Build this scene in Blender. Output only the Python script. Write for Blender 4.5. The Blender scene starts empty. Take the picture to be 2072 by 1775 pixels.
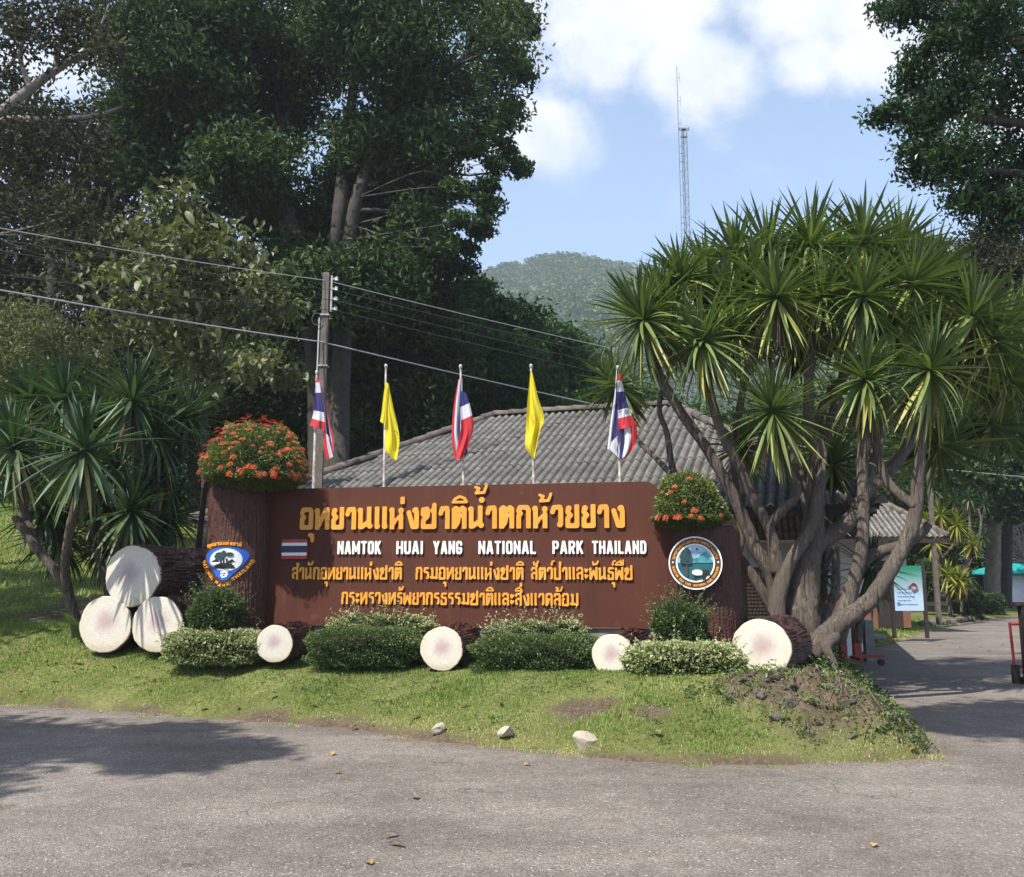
import bpy, math, random
import numpy as np
from mathutils import Vector
sc = bpy.context.scene
COL = sc.collection
rng = np.random.default_rng(7)
random.seed(7)

# ------------------------------------------------------------------ camera
F = 1846.0
CX, CY = 1036.0, 887.5
PITCH = math.atan((1172 - CY) / F)
cam = bpy.data.cameras.new('camera')
cam.sensor_width = 36
cam.lens = 36 * F / 2072
cam.clip_end = 5000
cam.clip_start = 0.05
camo = bpy.data.objects.new('camera', cam)
COL.objects.link(camo)
camo.location = (0, 0, 1.6)
camo.rotation_euler = (math.pi / 2 + PITCH, 0, 0)
sc.camera = camo

# ------------------------------------------------------------------ light
TS = Vector((-0.40, -0.45, 0.80)).normalized()
sun = bpy.data.lights.new('sun', 'SUN')
sun.energy = 5.0
sun.angle = math.radians(0.6)
sun.color = (1.0, 0.955, 0.88)
suno = bpy.data.objects.new('sun', sun)
COL.objects.link(suno)
suno.rotation_euler = TS.to_track_quat('Z', 'Y').to_euler()
sc.view_settings.view_transform = 'Standard'
sc.view_settings.look = 'None'
sc.view_settings.exposure = 0.58
sc.view_settings.gamma = 1.0
sc.view_settings.use_curve_mapping = False
sc.cycles.max_bounces = 6
sc.cycles.volume_bounces = 1
sc.cycles.transparent_max_bounces = 8

def ray(u, v):
    x = (u - CX) / F
    y = (CY - v) / F
    c, s = math.cos(PITCH), math.sin(PITCH)
    d = np.array([x, c - y * s, s + y * c])
    return d / d[1]

def P(u, v, D):
    d = ray(u, v)
    return np.array([d[0] * D, D, 1.6 + d[2] * D])

def G(u, v, z=0.0):
    d = ray(u, v)
    t = (z - 1.6) / d[2]
    return np.array([d[0] * t, t, z])

# world: Nishita sky with cumulus clouds
W = bpy.data.worlds.new('World')
sc.world = W
W.use_nodes = True
nt = W.node_tree
nt.nodes.clear()
def nn(t, typ, **kw):
    n = t.nodes.new(typ)
    for k, v in kw.items():
        if k == 'inp':
            for kk, vv in v.items():
                if hasattr(vv, 'node'):
                    t.links.new(vv, n.inputs[kk])
                else:
                    n.inputs[kk].default_value = vv
        else:
            setattr(n, k, v)
    return n
def math_(t, op, a, b=0.0, c=None, clamp=False):
    d = {0: a, 1: b}
    if c is not None:
        d[2] = c
    return nn(t, 'ShaderNodeMath', operation=op, use_clamp=clamp, inp=d).outputs[0]
sky = nn(nt, 'ShaderNodeTexSky', sky_type='NISHITA')
sky.sun_disc = False
sky.sun_elevation = math.asin(TS.z)
sky.sun_rotation = math.atan2(TS.x, TS.y) % (2 * math.pi)
sky.dust_density = 1.6
sky.ozone_density = 1.3
sky.air_density = 1.0
tc = nn(nt, 'ShaderNodeTexCoord')
sep = nn(nt, 'ShaderNodeSeparateXYZ', inp={0: tc.outputs['Generated']})
dy = math_(nt, 'MAXIMUM', sep.outputs[1], 0.05)
a_ = math_(nt, 'DIVIDE', sep.outputs[0], dy)
b_ = math_(nt, 'DIVIDE', sep.outputs[2], dy)
n1 = nn(nt, 'ShaderNodeTexNoise', inp={'Vector': tc.outputs['Generated'], 'Scale': 5.2, 'Detail': 10.0, 'Roughness': 0.62, 'Distortion': 0.35})
n2 = nn(nt, 'ShaderNodeTexNoise', inp={'Vector': tc.outputs['Generated'], 'Scale': 8.0, 'Detail': 7.0, 'Roughness': 0.6})
# clouds: centre u, v and radii in picture units, turned into slopes of direction
tot = None
for (cu, cv, ru, rv, w) in [(1270, 20, 190, 110, 1.0), (1230, 100, 110, 80, .8), (1390, 130, 115, 95, .95), (1105, 285, 90, 75, 1.0), (1020, 270, 100, 70, .9),
                            (1080, -20, 160, 60, .6), (1250, 175, 70, 50, .35), (1700, 0, 200, 100, 1.0), (1790, 110, 170, 100, .9), (1660, 120, 90, 70, .75),
                            (1340, 420, 40, 50, .18), (2150, 250, 200, 160, .8), (500, 150, 300, 150, .8), (50, 150, 160, 110, .7), (880, 300, 120, 120, .8)]:
    d = ray(cu, cv); a0, b0 = d[0], d[2]
    d = ray(cu + ru, cv - rv); ra, rb = abs(d[0] - a0), abs(d[2] - b0)
    ea = math_(nt, 'DIVIDE', math_(nt, 'SUBTRACT', a_, float(a0)), float(ra))
    eb = math_(nt, 'DIVIDE', math_(nt, 'SUBTRACT', b_, float(b0)), float(rb))
    r2 = math_(nt, 'ADD', math_(nt, 'MULTIPLY', ea, ea), math_(nt, 'MULTIPLY', eb, eb))
    f = math_(nt, 'MULTIPLY', math_(nt, 'POWER', 2.718, math_(nt, 'MULTIPLY', r2, -0.8)), w)
    tot = f if tot is None else math_(nt, 'MAXIMUM', tot, f)
front = nn(nt, 'ShaderNodeMapRange', inp={0: sep.outputs[1], 1: 0.15, 2: 0.45}).outputs[0]
back = math_(nt, 'MULTIPLY', math_(nt, 'SUBTRACT', 1.0, front), 0.22)
tot = math_(nt, 'ADD', math_(nt, 'MULTIPLY', tot, front), back)
nz = math_(nt, 'MULTIPLY', math_(nt, 'SUBTRACT', n1.outputs[0], 0.5), 2.3)
nz = math_(nt, 'ADD', nz, math_(nt, 'MULTIPLY', math_(nt, 'SUBTRACT', n2.outputs[0], 0.5), 0.5))
den = math_(nt, 'ADD', tot, nz)
cov = nn(nt, 'ShaderNodeMapRange', interpolation_type='SMOOTHSTEP', inp={0: den, 1: 0.30, 2: 0.92}).outputs[0]
up = nn(nt, 'ShaderNodeMapRange', inp={0: sep.outputs[2], 1: 0.0, 2: 0.05}).outputs[0]
cov = math_(nt, 'MULTIPLY', cov, up)
shade = nn(nt, 'ShaderNodeMapRange', inp={0: n2.outputs[0], 1: 0.36, 2: 0.56, 3: 0.0, 4: 1.0}).outputs[0]
ccol = nn(nt, 'ShaderNodeMix', data_type='RGBA', inp={0: shade, 6: (5.3, 5.9, 7.1, 1), 7: (7.2, 7.3, 7.5, 1)})
hz_f = nn(nt, 'ShaderNodeMapRange', inp={0: sep.outputs[2], 1: .2, 2: .75, 3: .72, 4: .12}).outputs[0]
skyc = nn(nt, 'ShaderNodeMix', data_type='RGBA', inp={0: hz_f, 6: sky.outputs[0], 7: (4.4, 6.4, 9.9, 1)})
mixc = nn(nt, 'ShaderNodeMix', data_type='RGBA', inp={0: cov, 6: skyc.outputs[2], 7: ccol.outputs[2]})
bg = nn(nt, 'ShaderNodeBackground', inp={'Color': mixc.outputs[2], 'Strength': 0.1})
ow = nn(nt, 'ShaderNodeOutputWorld', inp={0: bg.outputs[0]})

# ------------------------------------------------------------------ helpers
def tag(o, label=None, cat=None, group=None, kind=None):
    if label: o['label'] = label
    if cat: o['category'] = cat
    if group: o['group'] = group
    if kind: o['kind'] = kind
    return o

def empty(name, loc, label=None, cat=None, group=None, rz=0.0):
    o = bpy.data.objects.new(name, None)
    COL.objects.link(o)
    o.location = Vector([float(q) for q in loc])
    o.rotation_euler = (0, 0, rz)
    o.empty_display_size = 0.2
    return tag(o, label, cat, group)

def mesh(name, V, Fc, mats=None, smooth=False, midx=None, tint=None, attrs=None):
    V = np.asarray(V, dtype=np.float32).reshape(-1, 3)
    me = bpy.data.meshes.new(name)
    if isinstance(Fc, np.ndarray):
        k = Fc.shape[1]
        n = len(Fc)
        me.vertices.add(len(V)); me.vertices.foreach_set('co', V.ravel())
        me.loops.add(n * k); me.loops.foreach_set('vertex_index', Fc.astype(np.int32).ravel())
        me.polygons.add(n)
        me.polygons.foreach_set('loop_start', np.arange(0, n * k, k, dtype=np.int32))
        me.update(calc_edges=True)
    else:
        me.from_pydata(V.tolist(), [], [list(map(int, f)) for f in Fc])
        me.update()
    if mats is not None:
        for m in (mats if isinstance(mats, (list, tuple)) else [mats]):
            me.materials.append(m)
    if midx is not None:
        me.polygons.foreach_set('material_index', np.asarray(midx, dtype=np.int32))
    me.polygons.foreach_set('use_smooth', np.full(len(me.polygons), bool(smooth)))
    if tint is not None:
        at = me.attributes.new('tint', 'FLOAT', 'POINT')
        at.data.foreach_set('value', np.asarray(tint, dtype=np.float32))
    for k, vals in (attrs or {}).items():
        at = me.attributes.new(k, 'FLOAT', 'POINT')
        at.data.foreach_set('value', np.asarray(vals, dtype=np.float32))
    return me

def obj(name, me, parent=None, loc=(0, 0, 0), rot=None, scale=None, **kw):
    o = bpy.data.objects.new(name, me)
    COL.objects.link(o)
    if parent: o.parent = parent
    o.location = Vector([float(q) for q in loc])
    if rot is not None: o.rotation_euler = rot
    if scale is not None: o.scale = scale
    return tag(o, **kw)

def wpart(name, V, Fc, mats, parent, **kw):
    """part whose vertices are given in world space, parent is an unscaled empty"""
    tagkw = {k: kw.pop(k) for k in list(kw) if k in ('label', 'cat', 'group', 'kind')}
    V = np.asarray(V, dtype=float).reshape(-1, 3)
    if parent is not None:
        V = V - np.array(parent.location)
        if parent.rotation_euler.z:
            c, s = math.cos(-parent.rotation_euler.z), math.sin(-parent.rotation_euler.z)
            V = np.stack([V[:, 0] * c - V[:, 1] * s, V[:, 0] * s + V[:, 1] * c, V[:, 2]], 1)
    return obj(name, mesh(name, V, Fc, mats, **kw), parent, **tagkw)

def box(c, s, rz=0.0, bev=0.0):
    """box with optional small bevel on the outline; centre c, full size s"""
    x, y, z = s[0] / 2, s[1] / 2, s[2] / 2
    if bev <= 0:
        V = [(-x, -y, -z), (x, -y, -z), (x, y, -z), (-x, y, -z), (-x, -y, z), (x, -y, z), (x, y, z), (-x, y, z)]
        Fs = [(3, 2, 1, 0), (4, 5, 6, 7), (0, 1, 5, 4), (1, 2, 6, 5), (2, 3, 7, 6), (3, 0, 4, 7)]
    else:
        V = []; Fs = []
        for (zz, k) in ((-z, 1), (-z + bev, 0), (z - bev, 0), (z, 1)):
            q = bev * k
            b = 0 if k else bev
            V += [(-x + q + b * 0, -y + q, zz), (x - q, -y + q, zz), (x - q, y - q, zz), (-x + q, y - q, zz)]
        Fs = [(3, 2, 1, 0), (12, 13, 14, 15)]
        for k in range(3):
            for i in range(4):
                j = (i + 1) % 4
                Fs.append((k * 4 + i, k * 4 + j, k * 4 + 4 + j, k * 4 + 4 + i))
    V = np.array(V, float)
    cc, ss = math.cos(rz), math.sin(rz)
    V = np.stack([V[:, 0] * cc - V[:, 1] * ss, V[:, 0] * ss + V[:, 1] * cc, V[:, 2]], 1) + np.array(c, float)
    return V, Fs

def join(parts):
    V = []; Fs = []; o = 0
    for v, f in parts:
        v = np.asarray(v, float)
        V.append(v); Fs += [tuple(int(i) + o for i in q) for q in f]; o += len(v)
    return np.concatenate(V), Fs

def spline(pts, n=6):
    pts = np.asarray(pts, float)
    if len(pts) < 3:
        t = np.linspace(0, 1, n + 1)[:, None]
        return pts[0] * (1 - t) + pts[-1] * t
    Q = np.vstack([2 * pts[0] - pts[1], pts, 2 * pts[-1] - pts[-2]])
    out = []
    for i in range(1, len(Q) - 2):
        for t in np.linspace(0, 1, n, endpoint=False):
            p0, p1, p2, p3 = Q[i - 1], Q[i], Q[i + 1], Q[i + 2]
            out.append(0.5 * ((2 * p1) + (-p0 + p2) * t + (2 * p0 - 5 * p1 + 4 * p2 - p3) * t * t + (-p0 + 3 * p1 - 3 * p2 + p3) * t ** 3))
    out.append(pts[-1])
    return np.array(out)

def tube(pts, rad, seg=8, n=5, wob=0.0, cap=True, r=rng):
    """tapered tube along a smoothed polyline; rad per control point"""
    pts = np.asarray(pts, float)
    rad = np.asarray(rad if np.ndim(rad) else [rad] * len(pts), float).reshape(-1, 1)
    C = spline(np.hstack([pts, rad]), n) if len(pts) > 2 else np.hstack([spline(pts, n), np.linspace(rad[0], rad[-1], n + 1)])
    R = np.maximum(C[:, 3], 0.0015); C = C[:, :3]
    T = np.gradient(C, axis=0); T /= np.linalg.norm(T, axis=1)[:, None] + 1e-9
    ref = np.array([0.13, 0.97, 0.2]) if abs(T[0][2]) > 0.5 else np.array([0, 0, 1.0])
    V = []
    for i in range(len(C)):
        a = np.cross(T[i], ref); a /= np.linalg.norm(a) + 1e-9
        b = np.cross(T[i], a); ref = -np.cross(T[i], a) if False else ref
        th = np.linspace(0, 2 * np.pi, seg, endpoint=False)
        rr = R[i] * (1 + (wob * r.normal(size=seg) if wob else 0))
        V.append(C[i] + np.cos(th)[:, None] * a * np.reshape(rr, (-1, 1)) + np.sin(th)[:, None] * b * np.reshape(rr, (-1, 1)))
    V = np.concatenate(V)
    Fs = []
    for i in range(len(C) - 1):
        for k in range(seg):
            k2 = (k + 1) % seg
            Fs.append((i * seg + k, i * seg + k2, (i + 1) * seg + k2, (i + 1) * seg + k))
    if cap:
        Fs.append(tuple(range(seg - 1, -1, -1)))
        Fs.append(tuple(range((len(C) - 1) * seg, len(C) * seg)))
    return V, Fs

def lathe(prof, seg=24):
    V = []; Fs = []
    for (r, z) in prof:
        for k in range(seg):
            t = 2 * math.pi * k / seg
            V.append((r * math.cos(t), r * math.sin(t), z))
    for i in range(len(prof) - 1):
        for k in range(seg):
            k2 = (k + 1) % seg
            Fs.append((i * seg + k, i * seg + k2, (i + 1) * seg + k2, (i + 1) * seg + k))
    Fs.append(tuple(range(seg - 1, -1, -1))); Fs.append(tuple(range((len(prof) - 1) * seg, len(prof) * seg)))
    return np.array(V), Fs

# ------------------------------------------------------------------ materials
def mat(name, col, rough=0.7, var=0.0, scale=8.0, col2=None, bump=0.0, bscale=40.0, metal=0.0, spec=0.5, coord='Object', stain=None, detail=6.0):
    m = bpy.data.materials.new(name); m.use_nodes = True
    t = m.node_tree; b = t.nodes['Principled BSDF']
    b.inputs['Roughness'].default_value = rough
    b.inputs['Metallic'].default_value = metal
    b.inputs['Specular IOR Level'].default_value = spec
    tcn = nn(t, 'ShaderNodeTexCoord')
    if var or col2:
        n = nn(t, 'ShaderNodeTexNoise', inp={'Vector': tcn.outputs[coord], 'Scale': scale, 'Detail': detail, 'Roughness': 0.6})
        c2 = col2 or tuple(c * (1 - var) for c in col)
        f = nn(t, 'ShaderNodeMapRange', inp={0: n.outputs[0], 1: 0.35, 2: 0.65})
        mx = nn(t, 'ShaderNodeMix', data_type='RGBA', inp={0: f.outputs[0], 6: (*c2, 1), 7: (*col, 1)})
        out = mx.outputs[2]
        if stain:
            n3 = nn(t, 'ShaderNodeTexNoise', inp={'Vector': tcn.outputs[coord], 'Scale': stain[1], 'Detail': 8.0, 'Roughness': 0.7})
            f3 = nn(t, 'ShaderNodeMapRange', inp={0: n3.outputs[0], 1: stain[2], 2: stain[3]})
            mx2 = nn(t, 'ShaderNodeMix', data_type='RGBA', inp={0: f3.outputs[0], 6: out, 7: (*stain[0], 1)})
            out = mx2.outputs[2]
        t.links.new(out, b.inputs['Base Color'])
    else:
        b.inputs['Base Color'].default_value = (*col, 1)
    if bump:
        nb = nn(t, 'ShaderNodeTexNoise', inp={'Vector': tcn.outputs[coord], 'Scale': bscale, 'Detail': 6.0, 'Roughness': 0.65})
        bp = nn(t, 'ShaderNodeBump', inp={'Height': nb.outputs[0], 'Strength': bump, 'Distance': 0.02})
        t.links.new(bp.outputs[0], b.inputs['Normal'])
    return m

def leafmat(name, stops, rough=0.45, trans=0.35, tcol=None, spec=0.4):
    """leaf material: colour from the per-clump attribute 'tint'"""
    m = bpy.data.materials.new(name); m.use_nodes = True
    t = m.node_tree; b = t.nodes['Principled BSDF']; out = t.nodes['Material Output']
    at = nn(t, 'ShaderNodeAttribute', attribute_name='tint')
    cr = nn(t, 'ShaderNodeValToRGB', inp={0: at.outputs['Fac']})
    el = cr.color_ramp.elements
    while len(el) < len(stops): el.new(0.5)
    for e, (p, c) in zip(el, stops):
        e.position = p; e.color = (*c, 1)
    t.links.new(cr.outputs[0], b.inputs['Base Color'])
    b.inputs['Roughness'].default_value = rough
    b.inputs['Specular IOR Level'].default_value = spec
    tr = nn(t, 'ShaderNodeBsdfTranslucent')
    hs = nn(t, 'ShaderNodeMix', data_type='RGBA', blend_type='MULTIPLY', inp={0: 1.0, 6: cr.outputs[0], 7: (*(tcol or (1.3, 1.5, 0.5)), 1)})
    t.links.new(hs.outputs[2], tr.inputs[0])
    mx = nn(t, 'ShaderNodeMixShader', inp={0: trans, 1: b.outputs[0], 2: tr.outputs[0]})
    t.links.new(mx.outputs[0], out.inputs[0])
    return m

M = {}
M['panel'] = mat('panel_brown_paint', (0.094, 0.031, 0.018), 0.7, 0.16, 1.6, bump=0.12, bscale=60, spec=.2, stain=((0.15, 0.075, 0.055), 2.3, 0.60, 0.82))
M['bark_paint'] = mat('bark_brown_paint', (0.090, 0.034, 0.023), 0.5, 0.45, 14.0, bump=0.5, bscale=70, spec=0.35)
M['bark_log'] = mat('bark_log_paint', (0.085, 0.032, 0.024), 0.55, 0.5, 14.0, bump=0.6, bscale=70)
M['orange'] = mat('orange_letter_paint', (0.80, 0.34, 0.035), 0.5, 0.12, 12.0, stain=((0.55, 0.2, 0.03), 30, 0.62, 0.75))
M['white_letter'] = mat('white_letter_paint', (0.80, 0.79, 0.74), 0.5, 0.06, 12.0)
M['white'] = mat('white_paint', (0.78, 0.77, 0.73), 0.5, 0.06, 6)
M['red'] = mat('red_paint', (0.42, 0.035, 0.03), 0.5, 0.15, 10)
M['navy'] = mat('navy_paint', (0.012, 0.018, 0.065), 0.5, 0.1, 10)
M['blue'] = mat('blue_emblem_paint', (0.020, 0.125, 0.60), 0.4, 0.12, 8)
M['emb_brown'] = mat('emblem_brown_paint', (0.085, 0.036, 0.024), 0.5, 0.2, 10)
M['emb_green'] = mat('emblem_green_paint', (0.018, 0.07, 0.075), 0.4, 0.5, 30, bump=0.4, bscale=80)
M['emb_dark'] = mat('emblem_dark_paint', (0.015, 0.022, 0.02), 0.5, 0.3, 30)
M['emb_teal'] = mat('emblem_teal_paint', (0.016, 0.105, 0.125), 0.45, 0.35, 9)
M['emb_hill'] = mat('emblem_hill_paint', (0.07, 0.33, 0.38), 0.5, 0.45, 16, bump=0.4, bscale=50)
M['emb_sky'] = mat('emblem_sky_paint', (0.22, 0.42, 0.60), 0.5, 0.3, 8, col2=(0.45, 0.6, 0.72))
M['emb_trunk'] = mat('emblem_trunk_paint', (0.10, 0.05, 0.045), 0.5, 0.3, 30)
M['emb_purple'] = mat('emblem_purple_paint', (0.18, 0.02, 0.14), 0.5)
M['concrete'] = mat('grey_concrete', (0.26, 0.25, 0.22), 0.85, 0.3, 5, bump=0.2)
M['pole_concrete'] = mat('pole_concrete', (0.155, 0.13, 0.105), 0.85, 0.4, 6, bump=0.2)
M['metal'] = mat('grey_metal', (0.45, 0.44, 0.42), 0.45, 0.3, 12, metal=0.4)
M['pole_white'] = mat('pole_white_paint', (0.66, 0.63, 0.58), 0.45, 0.3, 12, col2=(0.36, 0.25, 0.18))
M['mast'] = mat('mast_metal', (0.16, 0.17, 0.19), 0.6)
M['wire'] = mat('wire_dark', (0.06, 0.06, 0.06), 0.6)
M['cable'] = mat('cable_pale', (0.42, 0.42, 0.40), 0.6)
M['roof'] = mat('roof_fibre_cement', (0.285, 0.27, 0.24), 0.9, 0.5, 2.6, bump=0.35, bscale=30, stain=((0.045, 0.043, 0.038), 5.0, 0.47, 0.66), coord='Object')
M['cap'] = mat('ridge_cap_cement', (0.17, 0.135, 0.115), 0.9, 0.5, 6, bump=0.3, stain=((0.05, 0.045, 0.04), 8.0, 0.5, 0.7))
M['cream'] = mat('cream_wall', (0.50, 0.46, 0.39), 0.85, 0.12, 2, bump=0.1)
M['brown_wall'] = mat('brown_wall', (0.22, 0.105, 0.06), 0.8, 0.25, 3, bump=0.1)
M['dark'] = mat('dark_wood', (0.035, 0.022, 0.018), 0.7, 0.3, 6)
M['glass'] = mat('window_glass', (0.02, 0.025, 0.03), 0.08)
M['teal'] = mat('teal_roof_paint', (0.02, 0.36, 0.34), 0.5, 0.3, 5)
M['stone'] = mat('pale_stone', (0.56, 0.48, 0.36), 0.9, 0.35, 9, bump=0.5, bscale=25, stain=((0.2, 0.16, 0.12), 12, 0.55, 0.75))
M['rock'] = mat('grey_rock', (0.19, 0.16, 0.13), 0.9, 0.55, 9, bump=0.8, bscale=22)
M['white_rock'] = mat('white_rock', (0.6, 0.6, 0.57), 0.9, 0.4, 5, bump=0.5)
M['trunk'] = mat('tree_bark', (0.065, 0.055, 0.045), 0.9, 0.5, 5, bump=0.9, bscale=18)
M['trunk_pale'] = mat('pale_tree_bark', (0.25, 0.215, 0.175), 0.9, 0.5, 3, bump=0.6, bscale=16)
M['bare'] = mat('bare_twig', (0.34, 0.31, 0.28), 0.9, 0.3, 6)
M['yellow'] = None

def trunkmat():
    m = bpy.data.materials.new('dracaena_bark'); m.use_nodes = True
    t = m.node_tree; b = t.nodes['Principled BSDF']; b.inputs['Roughness'].default_value = 0.9
    tcn = nn(t, 'ShaderNodeTexCoord')
    mp = nn(t, 'ShaderNodeMapping', inp={'Vector': tcn.outputs['Object'], 'Scale': (12, 12, 1.6)})
    n = nn(t, 'ShaderNodeTexNoise', inp={'Vector': mp.outputs[0], 'Scale': 2.6, 'Detail': 9.0, 'Roughness': 0.7, 'Distortion': 0.6})
    n2_ = nn(t, 'ShaderNodeTexNoise', inp={'Vector': tcn.outputs['Object'], 'Scale': 1.7, 'Detail': 3.0})
    cr = nn(t, 'ShaderNodeValToRGB', inp={0: n.outputs[0]})
    el = cr.color_ramp.elements
    el[0].position = .36; el[0].color = (0.028, 0.022, 0.018, 1)
    el[1].position = .68; el[1].color = (0.31, 0.25, 0.19, 1)
    mx = nn(t, 'ShaderNodeMix', data_type='RGBA', inp={0: nn(t, 'ShaderNodeMapRange', inp={0: n2_.outputs[0], 1: .42, 2: .62}).outputs[0], 6: cr.outputs[0], 7: (0.14, 0.108, 0.084, 1)})
    t.links.new(mx.outputs[2], b.inputs['Base Color'])
    bp = nn(t, 'ShaderNodeBump', inp={'Height': n.outputs[0], 'Strength': 1.0, 'Distance': 0.07})
    t.links.new(bp.outputs[0], b.inputs['Normal'])
    return m
M['dtrunk'] = trunkmat()

def asphalt():
    m = bpy.data.materials.new('weathered_asphalt'); m.use_nodes = True
    t = m.node_tree; b = t.nodes['Principled BSDF']; b.inputs['Roughness'].default_value = 0.85
    b.inputs['Specular IOR Level'].default_value = 0.3
    o = nn(t, 'ShaderNodeTexCoord').outputs['Object']
    big = nn(t, 'ShaderNodeTexNoise', inp={'Vector': o, 'Scale': 0.45, 'Detail': 5.0, 'Roughness': 0.6, 'Distortion': 0.5})
    mid = nn(t, 'ShaderNodeTexNoise', inp={'Vector': o, 'Scale': 5.0, 'Detail': 6.0, 'Roughness': 0.7})
    vor = nn(t, 'ShaderNodeTexVoronoi', inp={'Vector': o, 'Scale': 105.0, 'Randomness': 1.0})
    vor2 = nn(t, 'ShaderNodeTexVoronoi', inp={'Vector': o, 'Scale': 38.0, 'Randomness': 1.0})
    base = nn(t, 'ShaderNodeMix', data_type='RGBA', inp={0: nn(t, 'ShaderNodeMapRange', inp={0: big.outputs[0], 1: .35, 2: .65}).outputs[0], 6: (0.154, 0.132, 0.112, 1), 7: (0.230, 0.198, 0.170, 1)})
    b2 = nn(t, 'ShaderNodeMix', data_type='RGBA', blend_type='MULTIPLY', inp={0: 1.0, 6: base.outputs[2], 7: nn(t, 'ShaderNodeMapRange', inp={0: mid.outputs[0], 1: .3, 2: .7, 3: .80, 4: 1.16}).outputs[0]})
    sepc = nn(t, 'ShaderNodeSeparateColor', inp={0: vor.outputs['Color']})
    sp = nn(t, 'ShaderNodeMapRange', inp={0: sepc.outputs[0], 1: 0, 2: 1, 3: .58, 4: 1.42})
    b3 = nn(t, 'ShaderNodeMix', data_type='RGBA', blend_type='MULTIPLY', inp={0: 1.0, 6: b2.outputs[2], 7: sp.outputs[0]})
    sep2 = nn(t, 'ShaderNodeSeparateColor', inp={0: vor2.outputs['Color']})
    gr = math_(t, 'MULTIPLY', nn(t, 'ShaderNodeMapRange', inp={0: sep2.outputs[1], 1: .82, 2: .86}).outputs[0], nn(t, 'ShaderNodeMapRange', inp={0: vor2.outputs['Distance'], 1: .35, 2: .2}).outputs[0])
    b4 = nn(t, 'ShaderNodeMix', data_type='RGBA', inp={0: math_(t, 'MULTIPLY', gr, .8), 6: b3.outputs[2], 7: (0.5, 0.48, 0.44, 1)})
    # dirt swept to the lawn edge
    at = nn(t, 'ShaderNodeAttribute', attribute_name='edge')
    ed = math_(t, 'MULTIPLY', nn(t, 'ShaderNodeMapRange', inp={0: math_(t, 'ADD', at.outputs['Fac'], math_(t, 'MULTIPLY', mid.outputs[0], .5)), 1: .58, 2: .2}).outputs[0], .55)
    b5 = nn(t, 'ShaderNodeMix', data_type='RGBA', inp={0: ed, 6: b4.outputs[2], 7: (0.17, 0.125, 0.085, 1)})
    wv = nn(t, 'ShaderNodeVectorMath', operation='ADD', inp={0: o, 1: nn(t, 'ShaderNodeVectorMath', operation='SCALE', inp={0: nn(t, 'ShaderNodeTexNoise', inp={'Vector': o, 'Scale': 1.3, 'Detail': 5.0}).outputs['Color'], 'Scale': 1.6}).outputs[0]})
    ck = nn(t, 'ShaderNodeTexVoronoi', feature='DISTANCE_TO_EDGE', inp={'Vector': wv.outputs[0], 'Scale': 0.22})
    cm = math_(t, 'MULTIPLY', nn(t, 'ShaderNodeMapRange', inp={0: ck.outputs['Distance'], 1: .0035, 2: .0005}).outputs[0], nn(t, 'ShaderNodeMapRange', inp={0: big.outputs[0], 1: .5, 2: .56, 3: 0, 4: .55}).outputs[0])
    b6 = nn(t, 'ShaderNodeMix', data_type='RGBA', inp={0: cm, 6: b5.outputs[2], 7: (0.05, 0.045, 0.04, 1)})
    st = nn(t, 'ShaderNodeTexNoise', inp={'Vector': nn(t, 'ShaderNodeMapping', inp={'Vector': o, 'Scale': (.35, 1.4, 1)}).outputs[0], 'Scale': 1.0, 'Detail': 4.0})
    b7 = nn(t, 'ShaderNodeMix', data_type='RGBA', blend_type='MULTIPLY', inp={0: 1.0, 6: b6.outputs[2], 7: nn(t, 'ShaderNodeMapRange', inp={0: st.outputs[0], 1: .35, 2: .65, 3: .82, 4: 1.1}).outputs[0]})
    t.links.new(b7.outputs[2], b.inputs['Base Color'])
    h = math_(t, 'ADD', math_(t, 'MULTIPLY', vor.outputs['Distance'], -1.0), math_(t, 'MULTIPLY', mid.outputs[0], 0.6))
    bp = nn(t, 'ShaderNodeBump', inp={'Height': h, 'Strength': 0.55, 'Distance': 0.012})
    t.links.new(bp.outputs[0], b.inputs['Normal'])
    return m
M['asphalt'] = asphalt()

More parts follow.
